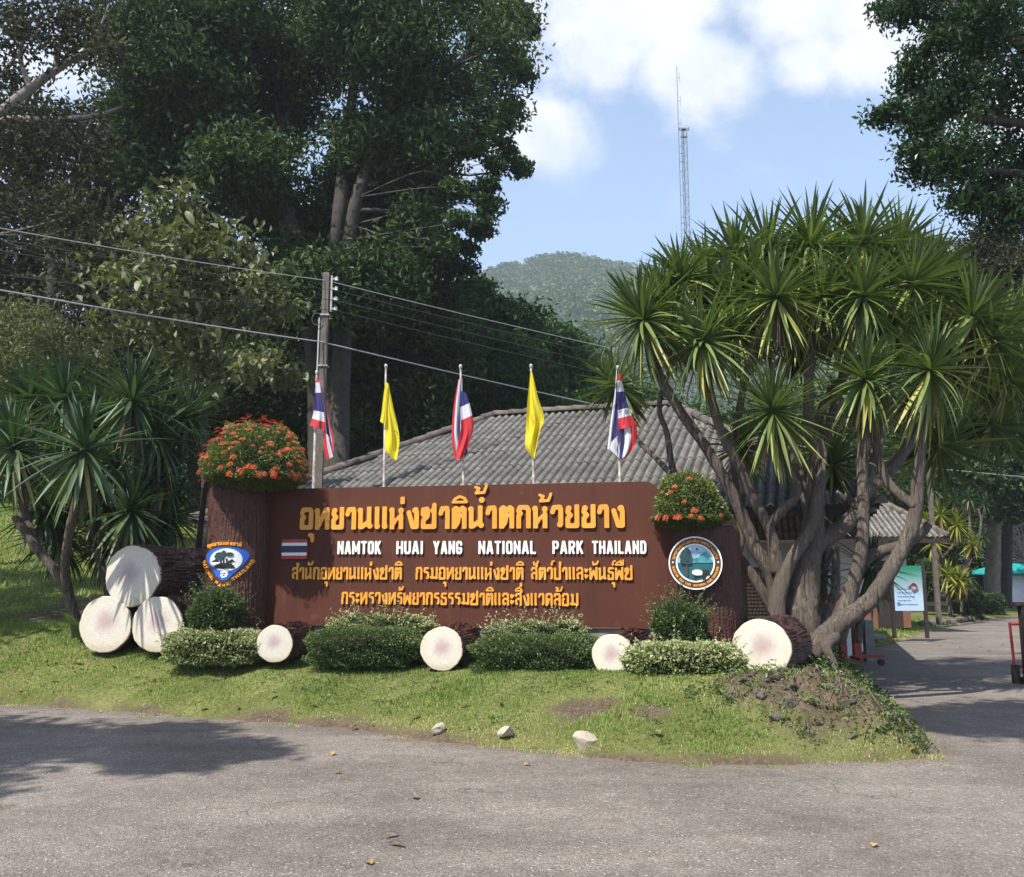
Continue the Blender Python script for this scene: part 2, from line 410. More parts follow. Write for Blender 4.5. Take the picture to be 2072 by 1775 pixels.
def groundmat():
    m = bpy.data.materials.new('lawn_soil'); m.use_nodes = True
    t = m.node_tree; b = t.nodes['Principled BSDF']; b.inputs['Roughness'].default_value = 0.95
    b.inputs['Specular IOR Level'].default_value = 0.15
    o = nn(t, 'ShaderNodeTexCoord').outputs['Object']
    a = nn(t, 'ShaderNodeTexNoise', inp={'Vector': o, 'Scale': 1.1, 'Detail': 6.0, 'Roughness': 0.65})
    f = nn(t, 'ShaderNodeTexNoise', inp={'Vector': o, 'Scale': 24.0, 'Detail': 5.0, 'Roughness': 0.75})
    g1 = nn(t, 'ShaderNodeMix', data_type='RGBA', inp={0: nn(t, 'ShaderNodeMapRange', inp={0: a.outputs[0], 1: .38, 2: .62}).outputs[0], 6: (0.11, 0.125, 0.036, 1), 7: (0.20, 0.20, 0.075, 1)})
    g2 = nn(t, 'ShaderNodeMix', data_type='RGBA', blend_type='MULTIPLY', inp={0: 1.0, 6: g1.outputs[2], 7: nn(t, 'ShaderNodeMapRange', inp={0: f.outputs[0], 1: .3, 2: .7, 3: .55, 4: 1.4}).outputs[0]})
    bare = nn(t, 'ShaderNodeAttribute', attribute_name='bare')
    soil = nn(t, 'ShaderNodeMix', data_type='RGBA', inp={0: nn(t, 'ShaderNodeMapRange', inp={0: f.outputs[0], 1: .35, 2: .65}).outputs[0], 6: (0.050, 0.038, 0.028, 1), 7: (0.19, 0.14, 0.095, 1)})
    k = nn(t, 'ShaderNodeMapRange', inp={0: math_(t, 'ADD', bare.outputs['Fac'], math_(t, 'MULTIPLY', math_(t, 'SUBTRACT', f.outputs[0], .5), 1.7)), 1: .38, 2: .6})
    g3 = nn(t, 'ShaderNodeMix', data_type='RGBA', inp={0: k.outputs[0], 6: g2.outputs[2], 7: soil.outputs[2]})
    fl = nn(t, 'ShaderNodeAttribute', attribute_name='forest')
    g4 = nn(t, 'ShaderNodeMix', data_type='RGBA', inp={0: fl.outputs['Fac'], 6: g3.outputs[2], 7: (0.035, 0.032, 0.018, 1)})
    t.links.new(g4.outputs[2], b.inputs['Base Color'])
    bp = nn(t, 'ShaderNodeBump', inp={'Height': f.outputs[0], 'Strength': 0.7, 'Distance': 0.05})
    t.links.new(bp.outputs[0], b.inputs['Normal'])
    return m
M['ground'] = groundmat()

def streaks(m, col, sx, sz, lo, hi, amt):
    """run-off marks: noise stretched along z, mixed over the base colour"""
    t = m.node_tree; b = t.nodes['Principled BSDF']; l = b.inputs['Base Color'].links[0]; src = l.from_socket
    tcn = nn(t, 'ShaderNodeTexCoord'); mp = nn(t, 'ShaderNodeMapping', inp={'Vector': tcn.outputs['Object'], 'Scale': (sx, sx, sz)})
    n = nn(t, 'ShaderNodeTexNoise', inp={'Vector': mp.outputs[0], 'Scale': 1.0, 'Detail': 7.0, 'Roughness': .7})
    f = nn(t, 'ShaderNodeMapRange', inp={0: n.outputs[0], 1: lo, 2: hi, 3: 0, 4: amt})
    mx = nn(t, 'ShaderNodeMix', data_type='RGBA', inp={0: f.outputs[0], 6: src, 7: (*col, 1)})
    t.links.new(mx.outputs[2], b.inputs['Base Color'])
streaks(M['panel'], (0.19, 0.105, 0.08), 7, .7, .56, .80, .32)
streaks(M['panel'], (0.030, 0.016, 0.012), 4, .5, .55, .75, .55)
def objvar(m, lo, hi):
    t = m.node_tree; b = t.nodes['Principled BSDF']; src = b.inputs['Base Color'].links[0].from_socket
    oi = nn(t, 'ShaderNodeObjectInfo'); f = nn(t, 'ShaderNodeMapRange', inp={0: oi.outputs['Random'], 3: lo, 4: hi})
    mx = nn(t, 'ShaderNodeMix', data_type='RGBA', blend_type='MULTIPLY', inp={0: 1.0, 6: src, 7: f.outputs[0]})
    t.links.new(mx.outputs[2], b.inputs['Base Color'])
def valleys(m, pitch):  # valley dirt, darkened in the colour to stand in for weak rib shading
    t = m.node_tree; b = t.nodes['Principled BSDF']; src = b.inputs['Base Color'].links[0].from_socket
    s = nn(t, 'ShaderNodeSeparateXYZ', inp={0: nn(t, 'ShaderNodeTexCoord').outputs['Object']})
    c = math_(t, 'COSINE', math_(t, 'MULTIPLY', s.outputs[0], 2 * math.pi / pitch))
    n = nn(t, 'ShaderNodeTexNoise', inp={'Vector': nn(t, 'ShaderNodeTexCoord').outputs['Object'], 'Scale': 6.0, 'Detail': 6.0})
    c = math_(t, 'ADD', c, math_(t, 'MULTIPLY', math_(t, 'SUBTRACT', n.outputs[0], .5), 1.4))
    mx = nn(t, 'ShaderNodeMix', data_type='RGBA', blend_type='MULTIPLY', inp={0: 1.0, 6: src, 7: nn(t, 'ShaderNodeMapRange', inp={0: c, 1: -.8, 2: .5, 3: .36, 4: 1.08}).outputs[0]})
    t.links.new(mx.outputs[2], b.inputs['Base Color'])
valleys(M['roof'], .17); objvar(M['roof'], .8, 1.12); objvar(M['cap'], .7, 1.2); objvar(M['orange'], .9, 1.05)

def cutface():
    m = bpy.data.materials.new('cut_face_paint'); m.use_nodes = True
    t = m.node_tree; b = t.nodes['Principled BSDF']; b.inputs['Roughness'].default_value = 0.5
    o = nn(t, 'ShaderNodeTexCoord').outputs['Object']
    w = nn(t, 'ShaderNodeTexNoise', inp={'Vector': o, 'Scale': 2.5, 'Detail': 3.0})
    s = nn(t, 'ShaderNodeSeparateXYZ', inp={0: o})
    oi = nn(t, 'ShaderNodeObjectInfo')
    px_ = math_(t, 'ADD', s.outputs[0], math_(t, 'MULTIPLY', math_(t, 'SUBTRACT', oi.outputs['Random'], .4), .22))
    py_ = math_(t, 'SUBTRACT', s.outputs[1], math_(t, 'MULTIPLY', math_(t, 'FRACT', math_(t, 'MULTIPLY', oi.outputs['Random'], 7.3)), .14))
    rr = math_(t, 'SQRT', math_(t, 'ADD', math_(t, 'MULTIPLY', px_, px_), math_(t, 'MULTIPLY', py_, py_)))
    rr = math_(t, 'ADD', rr, math_(t, 'MULTIPLY', math_(t, 'SUBTRACT', w.outputs[0], .5), .28))
    cr = nn(t, 'ShaderNodeValToRGB', inp={0: rr})
    el = cr.color_ramp.elements
    while len(el) < 5: el.new(.5)
    for e, (p, c) in zip(el, [(0.0, (0.47, 0.36, 0.32)), (0.24, (0.54, 0.43, 0.39)), (0.42, (0.64, 0.56, 0.49)), (0.58, (0.69, 0.635, 0.54)), (0.98, (0.67, 0.60, 0.46))]):
        e.position = p; e.color = (*c, 1)
    d = nn(t, 'ShaderNodeTexNoise', inp={'Vector': o, 'Scale': 9.0, 'Detail': 8.0, 'Roughness': .7})
    mx = nn(t, 'ShaderNodeMix', data_type='RGBA', blend_type='MULTIPLY', inp={0: 1.0, 6: cr.outputs[0], 7: nn(t, 'ShaderNodeMapRange', inp={0: d.outputs[0], 1: .35, 2: .7, 3: .86, 4: 1.03}).outputs[0]})
    ring = math_(t, 'SINE', math_(t, 'MULTIPLY', rr, 75.0))
    rg = nn(t, 'ShaderNodeMix', data_type='RGBA', blend_type='MULTIPLY', inp={0: 1.0, 6: mx.outputs[2], 7: nn(t, 'ShaderNodeMapRange', inp={0: ring, 1: -1, 2: 1, 3: .955, 4: 1.0}).outputs[0]})
    low = math_(t, 'MULTIPLY', nn(t, 'ShaderNodeMapRange', inp={0: math_(t, 'ADD', s.outputs[1], math_(t, 'MULTIPLY', d.outputs[0], .5)), 1: -.35, 2: -.85}).outputs[0], .6)
    dt = nn(t, 'ShaderNodeMix', data_type='RGBA', inp={0: low, 6: rg.outputs[2], 7: (0.33, 0.24, 0.15, 1)})
    t.links.new(dt.outputs[2], b.inputs['Base Color'])
    bp = nn(t, 'ShaderNodeBump', inp={'Height': ring, 'Strength': 0.05, 'Distance': 0.01})
    t.links.new(bp.outputs[0], b.inputs['Normal'])
    return m
M['cut'] = cutface()

def cloth(name, col, tr=0.3):
    m = bpy.data.materials.new(name); m.use_nodes = True
    t = m.node_tree; b = t.nodes['Principled BSDF']; b.inputs['Base Color'].default_value = (*col, 1)
    b.inputs['Roughness'].default_value = 0.6
    b.inputs['Sheen Weight'].default_value = 0.2
    tn = nn(t, 'ShaderNodeBsdfTranslucent', inp={0: (*col, 1)})
    mx = nn(t, 'ShaderNodeMixShader', inp={0: tr, 1: b.outputs[0], 2: tn.outputs[0]})
    t.links.new(mx.outputs[0], t.nodes['Material Output'].inputs[0])
    return m
M['c_red'] = cloth('flag_red', (0.62, 0.03, 0.04))
M['c_white'] = cloth('flag_white', (0.74, 0.74, 0.78))
M['c_blue'] = cloth('flag_blue', (0.030, 0.028, 0.16))
M['c_yellow'] = cloth('flag_yellow', (0.86, 0.72, 0.02), .35)

L = {}
L['big'] = leafmat('leaf_dark_glossy', [(0, (0.012, 0.028, 0.009)), (.5, (0.036, 0.066, 0.020)), (1, (0.120, 0.180, 0.055))], .6, .2, None, .2)
L['brown'] = leafmat('leaf_brownish', [(0, (0.020, 0.022, 0.012)), (.6, (0.042, 0.045, 0.024)), (1, (0.135, 0.13, 0.065))], .65, .2, None, .2)
L['teak'] = leafmat('leaf_pale_large', [(0, (0.05, 0.07, 0.026)), (.6, (0.125, 0.145, 0.060)), (1, (0.24, 0.24, 0.12))], .5, .25)
L['mid'] = leafmat('leaf_mid_green', [(0, (0.016, 0.040, 0.012)), (.6, (0.035, 0.080, 0.02)), (1, (0.085, 0.15, 0.04))], .6, .25, None, .2)
L['right'] = leafmat('leaf_right_tree', [(0, (0.012, 0.030, 0.010)), (.6, (0.028, 0.062, 0.018)), (1, (0.06, 0.115, 0.028))], .35, .3)
L['far'] = leafmat('leaf_far', [(0, (0.020, 0.045, 0.014)), (.6, (0.042, 0.085, 0.025)), (1, (0.085, 0.13, 0.04))], .6, .25)
L['hill'] = leafmat('leaf_hill', [(0, (0.045, 0.080, 0.028)), (.5, (0.085, 0.135, 0.042)), (.85, (0.15, 0.185, 0.065)), (1, (0.24, 0.21, 0.12))], .8, .1)
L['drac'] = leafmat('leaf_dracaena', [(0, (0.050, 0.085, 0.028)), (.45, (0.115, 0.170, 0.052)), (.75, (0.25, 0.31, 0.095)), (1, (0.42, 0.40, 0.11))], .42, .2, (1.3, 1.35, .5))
L['dracL'] = leafmat('leaf_dracaena_blue', [(0, (0.026, 0.052, 0.026)), (.6, (0.066, 0.11, 0.046)), (.9, (0.16, 0.21, 0.08)), (1, (0.36, 0.34, 0.12))], .45, .2, (1.1, 1.4, .5), .4)
L['dracY'] = leafmat('leaf_dracaena_yellow', [(0, (0.09, 0.13, 0.02)), (.5, (0.24, 0.26, 0.04)), (1, (0.50, 0.42, 0.06))], .4, .3)
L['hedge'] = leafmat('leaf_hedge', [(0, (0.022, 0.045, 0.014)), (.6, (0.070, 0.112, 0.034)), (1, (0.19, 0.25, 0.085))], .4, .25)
L['varie'] = leafmat('leaf_variegated', [(0, (0.05, 0.09, 0.025)), (.4, (0.15, 0.21, 0.06)), (.7, (0.38, 0.41, 0.19)), (1, (0.64, 0.60, 0.38))], .45, .25, (1.1, 1.2, .7))
L['ixora'] = leafmat('leaf_ixora', [(0, (0.03, 0.055, 0.015)), (.6, (0.10, 0.14, 0.038)), (1, (0.25, 0.28, 0.08))], .4, .25)
L['grass'] = leafmat('grass_blade', [(0, (0.09, 0.135, 0.030)), (.5, (0.185, 0.270, 0.058)), (.82, (0.29, 0.345, 0.10)), (1, (0.48, 0.40, 0.23))], .55, .35)
L['fern'] = leafmat('leaf_fern', [(0, (0.04, 0.08, 0.02)), (1, (0.11, 0.19, 0.04))], .5, .3)
M['flower'] = mat('ixora_flower', (0.62, 0.075, 0.03), 0.6, 0.3, 30, col2=(0.75, 0.16, 0.06))
M['deadleaf'] = mat('dry_leaf', (0.42, 0.26, 0.09), 0.7, 0.4, 4, coord='Object')
objvar(M['deadleaf'], .6, 1.3)
M['deadleaf2'] = mat('brown_dry_leaf', (0.17, 0.10, 0.05), 0.7, 0.4, 4)

# ------------------------------------------------------------------ foliage
def leaves(C, size, tint, r=rng, up=0.35, aspect=0.45, fold=0.18, dirs=None, slump=0.0):
    """one folded diamond (2 tris) per centre"""
    C = np.asarray(C, float); n = len(C)
    a = r.normal(size=(n, 3)) if dirs is None else dirs + r.normal(size=(n, 3)) * .45
    a[:, 2] -= slump
    a /= np.linalg.norm(a, axis=1)[:, None] + 1e-9
    nrm = r.normal(size=(n, 3)); nrm[:, 2] += up * 2.2
    b = np.cross(nrm, a); b /= np.linalg.norm(b, axis=1)[:, None] + 1e-9
    nn_ = np.cross(a, b)
    s = (size * (0.65 + 0.7 * r.random(n)))[:, None]
    v0 = C - a * s * .5
    v1 = C + b * s * aspect * .5 + nn_ * s * fold
    v2 = C + a * s * .5
    v3 = C - b * s * aspect * .5 + nn_ * s * fold
    V = np.stack([v0, v1, v2, v3], 1).reshape(-1, 3)
    i = np.arange(n) * 4
    Fc = np.stack([np.stack([i, i + 1, i + 2], 1), np.stack([i, i + 2, i + 3], 1)], 1).reshape(-1, 3)
    return V, Fc, np.repeat(np.clip(tint, 0, 1), 4)

def crown_pts(blobs, clumps, per, cs, r=rng, flat=0.55, shell=0.35, amp=(0.6, 0.4), dens=None):
    """blobs: list of (centre, radii). clumps per blob, leaves per clump, clump sigma"""
    P_ = []; T_ = []; CC = []
    med = np.median([np.ravel(b_[1])[0] for b_ in blobs]); cl0 = clumps; cs0 = cs
    for (c, rad) in blobs:
        c = np.asarray(c, float); rad = np.asarray(rad, float) * np.ones(3)
        q_ = rad[0] / med; clumps = int(max(6, cl0 * min(1.25, q_ ** 1.3 if q_ < 1 else q_))); cs = min(cs0, .55 * rad[0])
        d = r.normal(size=(clumps, 3)); d /= np.linalg.norm(d, axis=1)[:, None]
        q = c + d * rad * (r.random(clumps) ** shell)[:, None]
        q += d * rad * (r.random(clumps)[:, None] ** 4) * .25
        tc_ = r.random(clumps)
        if dens is not None:
            clumps = max(5, int(clumps * dens(c))); d = d[:clumps]; q = q[:clumps]; tc_ = tc_[:clumps]
        k = r.poisson(per, clumps)
        idx = np.repeat(np.arange(clumps), k)
        off = r.normal(size=(len(idx), 3)).clip(-1.9, 1.9) * cs * np.array([1, 1, flat]) * (0.6 + 0.8 * r.random(clumps))[idx][:, None]
        P_.append(q[idx] + off)
        T_.append(tc_[idx] * amp[0] + r.random(len(idx)) * amp[1])
        CC.append(q)
    return np.concatenate(P_), np.concatenate(T_), CC

def limb_parts(base, blobs, r0, twigs=5, seg=7, r=rng, CC=None, hub=None, wob=.06):
    """limbs from hub to every blob centre, and twigs on to clumps of the blob"""
    parts = []
    hub = np.asarray(hub if hub is not None else base, float)
    for i, (c, rad) in enumerate(blobs):
        c = np.asarray(c, float)
        mid = hub * .5 + c * .5 + r.normal(size=3) * np.linalg.norm(c - hub) * .09
        mid[2] -= np.linalg.norm(c - hub) * .05
        parts.append(tube([hub, mid, c], [r0, r0 * .55, r0 * .22], seg, 5, wob))
        if CC is not None:
            for j in r.choice(len(CC[i]), min(twigs, len(CC[i])), replace=False):
                e = CC[i][j]
                s = mid * .35 + c * .65 if r.random() < .5 else c
                parts.append(tube([s, (s + e) / 2 + r.normal(size=3) * .12 * np.linalg.norm(e - s), e], [r0 * .2, r0 * .12, r0 * .04], 5, 3))
    return parts

def PB(u, v, D, pr, dr=None, fz=1.0):
    """blob: centre at picture point u,v at depth D; radius pr picture units wide"""
    r_ = pr * D / F
    return (P(u, v, D), (r_, (dr if dr else r_), r_ * fz))

def ground_z(x, y):
    return float(HGT(np.array([[x, y]]))[0])

# ------------------------------------------------------------------ terrain
edge_px = [(0, 1427), (200, 1436), (400, 1452), (600, 1466), (760, 1482), (830, 1492), (900, 1503), (1000, 1511), (1100, 1520), (1180, 1533), (1260, 1541), (1350, 1546),
           (1500, 1548), (1650, 1546), (1780, 1541), (1860, 1536), (1888, 1526)]
E1 = [(-300, 24), (-60, 17.5), (-20, 14.2)] + [tuple(G(u, v)[:2]) for u, v in edge_px]
E2 = [(4.02, 9.0), (4.25, 10.0), (4.75, 12.0), (5.3, 14.0), (6.35, 17.4), (7.6, 20.5), (9.5, 23.2), (13.7, 30.0), (19.6, 37.9), (25, 43.2), (40, 48), (100, 60), (900, 80), (900, 1500), (-900, 1500), (-900, 24)]
POLY = np.array(E1 + E2)
def sdist(Q):
    """signed distance to the lawn outline, positive on the land"""
    A = POLY; B = np.roll(POLY, -1, 0)
    d2 = np.full(len(Q), 1e18); ins = np.zeros(len(Q), bool)
    for a, b in zip(A, B):
        ab = b - a; t = np.clip(((Q - a) @ ab) / (ab @ ab), 0, 1)
        d = Q - a - t[:, None] * ab
        d2 = np.minimum(d2, (d ** 2).sum(1))
        c = (a[1] > Q[:, 1]) != (b[1] > Q[:, 1])
        xx = (b[0] - a[0]) * (Q[:, 1] - a[1]) / (b[1] - a[1] + 1e-12) + a[0]
        ins ^= c & (Q[:, 0] < xx)
    return np.where(ins, 1, -1) * np.sqrt(d2)
def sst(a, b, x):
    t = np.clip((x - a) / (b - a), 0, 1); return t * t * (3 - 2 * t)
_ph = np.random.default_rng(3).random((40, 3)) * 6.28
def vnoise(Q, s, k=0):
    """cheap smooth noise, about -1..1"""
    out = 0
    for i in range(6):
        an = _ph[i + k][0]; out = out + np.sin((Q[:, 0] * math.cos(an) + Q[:, 1] * math.sin(an)) * s * (1 + .37 * i) + _ph[i + k][1])
    return out / 3.0
def rocky(Q):
    x, y = Q[:, 0], Q[:, 1]
    m = np.exp(-(((x - 3.30) / 1.25) ** 2 + ((y - 9.55) / 0.85) ** 2) ** 1.6)
    m2 = np.exp(-((x - (3.9 + .16 * (y - 9))) / .5) ** 2) * sst(8.9, 9.6, y) * (1 - sst(14, 17, y))
    return np.clip(np.maximum(m, m2 * .9), 0, 1)
def HGT(Q):
    Q = np.asarray(Q, float)
    d = sdist(Q); d = d + vnoise(Q, 3.1) * .06 + vnoise(Q, 9, 8) * .025
    x, y = Q[:, 0], Q[:, 1]
    right = sst(1.8, 3.6, x) * (1 - sst(16, 20, y))
    wid = 2.25 * (1 - right) + 1.6 * right
    top = 0.485 + 0.03 * sst(1.5, 3.5, x) * (1 - sst(15, 19, y)) + .24 * sst(-2.2, -5.4, x)
    top = top * (1 - sst(13.5, 18, y) * sst(2, 6, x)) + .12 * sst(13.5, 18, y) * sst(2, 6, x)
    h = top * (1 - (1 - np.clip(d / wid, 0, 1)) ** 1.7) + 0.03 * sst(0, .15, d) * (d > 0)
    h = h + 3.6 * sst(15, 42, y) * sst(-1, -10, x) + .6 * sst(13, 20, y) * sst(-3, -7, x)
    h = h + vnoise(Q, 1.4, 4) * .03 * sst(0, 1, d) + vnoise(Q, 6.0, 14) * .008 * sst(0, .5, d)
    rk = rocky(Q)
    h = h + rk * sst(0, .5, d) * (.10 * np.abs(vnoise(Q, 7, 20)) + .075 * np.abs(vnoise(Q, 17, 26)) + .03 * vnoise(Q, 31, 5) + .04)
    h = h + 4 * sst(60, 250, y)
    return np.where(d > 0, h, np.maximum(-.12, d * .5) - .01)
def graded(lo, hi, flo, fhi, f, g=1.13):
    xs = list(np.arange(flo, fhi + 1e-6, f)); s = f
    x = flo; L_ = []
    while x > lo: s *= g; x -= s; L_.append(max(x, lo))
    s = f; x = fhi; R_ = []
    while x < hi: s *= g; x += s; R_.append(min(x, hi))
    return np.array(L_[::-1] + xs + R_)
gx = graded(-800, 800, -7.5, 6.5, .07, 1.10); gy = graded(5, 1400, 7.6, 15, .07, 1.10)
XX, YY = np.meshgrid(gx, gy)
Q = np.stack([XX.ravel(), YY.ravel()], 1)
Z = HGT(Q); D_ = sdist(Q)
nx, ny = len(gx), len(gy)
ii, jj = np.meshgrid(np.arange(nx - 1), np.arange(ny - 1))
k0 = (jj * nx + ii).ravel()
GF = np.stack([k0, k0 + 1, k0 + nx + 1, k0 + nx], 1)
def baremask(Q):
    d = sdist(Q)
    b = .9 * rocky(Q)
    b = np.maximum(b, (.62 + .35 * vnoise(Q, 1.9, 30)) * np.exp(-(d / .16) ** 2))
    for (u, v, ru, rv, w) in [(520, 1387, 90, 10, .9), (700, 1392, 60, 8, .6), (905, 1360, 60, 8, .9), (1190, 1407, 110, 9, .85), (1310, 1418, 70, 8, .7), (1370, 1450, 50, 14, .5), (1165, 1440, 60, 8, .4), (1175, 1462, 40, 16, .6),
                              (110, 1311, 90, 14, .8), (950, 1494, 110, 10, .55), (1650, 1440, 150, 50, .5)]:
        c = G(u, v, .42); ex = G(u + ru, v, .42); ey = G(u, v - rv, .42)
        rx = abs(ex[0] - c[0]); ry = abs(ey[1] - c[1])
        b = np.maximum(b, w * np.exp(-((Q[:, 0] - c[0]) / rx) ** 2 - ((Q[:, 1] - c[1]) / ry) ** 2))
    return b + vnoise(Q, 4.0, 10) * .08
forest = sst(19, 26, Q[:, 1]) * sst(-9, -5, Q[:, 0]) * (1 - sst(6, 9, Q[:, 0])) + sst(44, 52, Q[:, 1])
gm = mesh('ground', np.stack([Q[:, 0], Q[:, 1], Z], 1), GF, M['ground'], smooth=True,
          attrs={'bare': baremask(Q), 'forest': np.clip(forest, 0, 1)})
obj('ground', gm, kind='structure')
rx_ = graded(-700, 700, -10, 12, .35, 1.25); ry_ = graded(-60, 90, 4, 20, .35, 1.25)
XX, YY = np.meshgrid(rx_, ry_); Qr = np.stack([XX.ravel(), YY.ravel()], 1)
nx = len(rx_); ii, jj = np.meshgrid(np.arange(nx - 1), np.arange(len(ry_) - 1)); k0 = (jj * nx + ii).ravel()
rm = mesh('road', np.stack([Qr[:, 0], Qr[:, 1], np.zeros(len(Qr))], 1), np.stack([k0, k0 + 1, k0 + nx + 1, k0 + nx], 1), M['asphalt'], attrs={'edge': np.abs(sdist(Qr))})
obj('road', rm, kind='structure')

# grass blades
def grass(n, x0, x1, y0, y1, hmin, hmax, wid):
    Qg = np.stack([rng.uniform(x0, x1, n), rng.uniform(y0, y1, n)], 1)
    d = sdist(Qg)
    b = baremask(Qg) + rng.normal(size=n) * .13
    keep = (d > -.16 * vnoise(Qg, 4.3, 31).clip(0, 1)) & (b < .50) & (np.abs(Qg[:, 0]) < .62 * Qg[:, 1] + 1.2)
    keep |= (d > .02) & (rng.random(n) < .06)
    Qg = Qg[keep]; n = len(Qg); z = np.maximum(HGT(Qg), .002)
    d = d[keep]
    hgt = rng.uniform(hmin, hmax, n) * (1 + .5 * vnoise(Qg, 2.2, 6).clip(-.6, 1)) * (0.65 + .35 * sst(0, .6, d))
    th = rng.uniform(0, 6.28, n); lean = rng.uniform(.1, .9, n)
    dirx, diry = np.cos(th), np.sin(th)
    base = np.stack([Qg[:, 0], Qg[:, 1], z - .005], 1)
    w = np.stack([-diry, dirx, np.zeros(n)], 1) * wid / 2
    tip = base + np.stack([dirx * lean * hgt, diry * lean * hgt, hgt], 1)
    V = np.stack([base - w, base + w, tip], 1).reshape(-1, 3)
    i = np.arange(n) * 3
    t = np.clip(.47 + vnoise(Qg, 1.1, 12) * .18 + .12 * vnoise(Qg, 2.9, 33).clip(0, 1) + vnoise(Qg, 6.5, 22) * .10 + rng.normal(size=n) * .16 + .3 * np.exp(-(d / .25) ** 2) + .25 * (b[keep] - .2).clip(0, 1), 0, 1)
    return V, np.stack([i, i + 1, i + 2], 1), np.repeat(t, 3)
parts = [grass(290000, -7.5, 4.5, 7.8, 13.2, .010, .040, .013), grass(60000, -9, 1, 12.8, 17, .03, .07, .014), grass(70000, -22, -3, 16.5, 40, .05, .11, .035), grass(25000, 5, 16, 16, 36, .04, .09, .03)]
V = np.concatenate([p[0] for p in parts]); o_ = 0; FF = []
for p in parts: FF.append(p[1] + o_); o_ += len(p[0])
obj('grass', mesh('grass', V, np.concatenate(FF), L['grass'], tint=np.concatenate([p[2] for p in parts])), kind='stuff', label='short sunlit green lawn grass covering the bank in front of the sign', cat='grass')
# ------------------------------------------------------------------ outline mesher and letters
def shape(sdf, x0, x1, y0, y1, st, depth, z0=0.0):
    """extruded solid of the area where sdf < 0, front face at z0+depth"""
    xs = np.arange(x0, x1 + st, st); ys = np.arange(y0, y1 + st, st)
    X, Y = np.meshgrid(xs, ys); S = sdf(X, Y); S = np.where(np.abs(S) < 1e-7, 1e-7, S)
    V = []; Fs = []; walls = []
    cache = {}
    def add(p):
        k = (round(p[0], 6), round(p[1], 6))
        if k not in cache:
            cache[k] = len(V); V.append(k)
        return cache[k]
    for j in range(len(ys) - 1):
        i = 0
        while i < len(xs) - 1:
            c = (S[j, i], S[j, i + 1], S[j + 1, i + 1], S[j + 1, i])
            if all(q < 0 for q in c):
                e = i
                while e + 1 < len(xs) - 1 and S[j, e + 2] < 0 and S[j + 1, e + 2] < 0 and e - i < 5: e += 1
                Fs.append([add((xs[i], ys[j])), add((xs[e + 1], ys[j])), add((xs[e + 1], ys[j + 1])), add((xs[i], ys[j + 1]))])
                i = e + 1; continue
            if any(q < 0 for q in c):
                pts = [(xs[i], ys[j]), (xs[i + 1], ys[j]), (xs[i + 1], ys[j + 1]), (xs[i], ys[j + 1])]
                poly = []
                for k in range(4):
                    a, b = c[k], c[(k + 1) % 4]
                    if a < 0: poly.append((pts[k], 0))
                    if (a < 0) != (b < 0):
                        t = a / (a - b)
                        q = (pts[k][0] + t * (pts[(k + 1) % 4][0] - pts[k][0]), pts[k][1] + t * (pts[(k + 1) % 4][1] - pts[k][1]))
                        poly.append((q, 1 if a < 0 else 2))
                ids = [add(p[0]) for p in poly]
                for k in range(len(poly)):
                    if poly[k][1] == 1 and poly[(k + 1) % len(poly)][1] == 2:
                        walls.append((ids[k], ids[(k + 1) % len(poly)]))
                ids2 = [q for n_, q in enumerate(ids) if q != ids[n_ - 1]]
                if len(ids2) >= 3: Fs.append(ids2)
            i += 1
    n = len(V)
    V3 = [(p[0], p[1], z0 + depth) for p in V]
    bk = {}
    for a, b in walls:
        for q in (a, b):
            if q not in bk:
                bk[q] = len(V3); V3.append((V[q][0], V[q][1], z0))
        if a != b: Fs.append([b, a, bk[a], bk[b]])
    return np.array(V3), Fs

def seg(X, Y, a, b):
    ax, ay = a; bx, by = b
    dx, dy_ = bx - ax, by - ay; L2 = dx * dx + dy_ * dy_ + 1e-12
    t = np.clip(((X - ax) * dx + (Y - ay) * dy_) / L2, 0, 1)
    return np.hypot(X - ax - t * dx, Y - ay - t * dy_)
def circ(cx, cy, r, ry=None):
    if ry is None: return lambda X, Y: np.hypot(X - cx, Y - cy) - r
    return lambda X, Y: (np.hypot((X - cx) / r, (Y - cy) / ry) - 1) * min(r, ry)
def caps(pts, r): return lambda X, Y: np.min([seg(X, Y, pts[i], pts[i + 1]) for i in range(len(pts) - 1)], 0) - r
def union(*f): return lambda X, Y: np.min([g(X, Y) for g in f], 0)
def inter(*f): return lambda X, Y: np.max([g(X, Y) for g in f], 0)
def minus(f, g): return lambda X, Y: np.maximum(f(X, Y), -g(X, Y))
def poly(pts, r=0.0):
    pts = np.array(pts, float)
    def f(X, Y):
        d = np.full(X.shape, 1e18); ins = np.zeros(X.shape, bool)
        for a, b in zip(pts, np.roll(pts, -1, 0)):
            d = np.minimum(d, seg(X, Y, a, b))
            c = (a[1] > Y) != (b[1] > Y)
            ins ^= c & (X < (Y - a[1]) / (b[1] - a[1] + 1e-12) * (b[0] - a[0]) + a[0])
        return np.where(ins, -d, d) - r
    return f

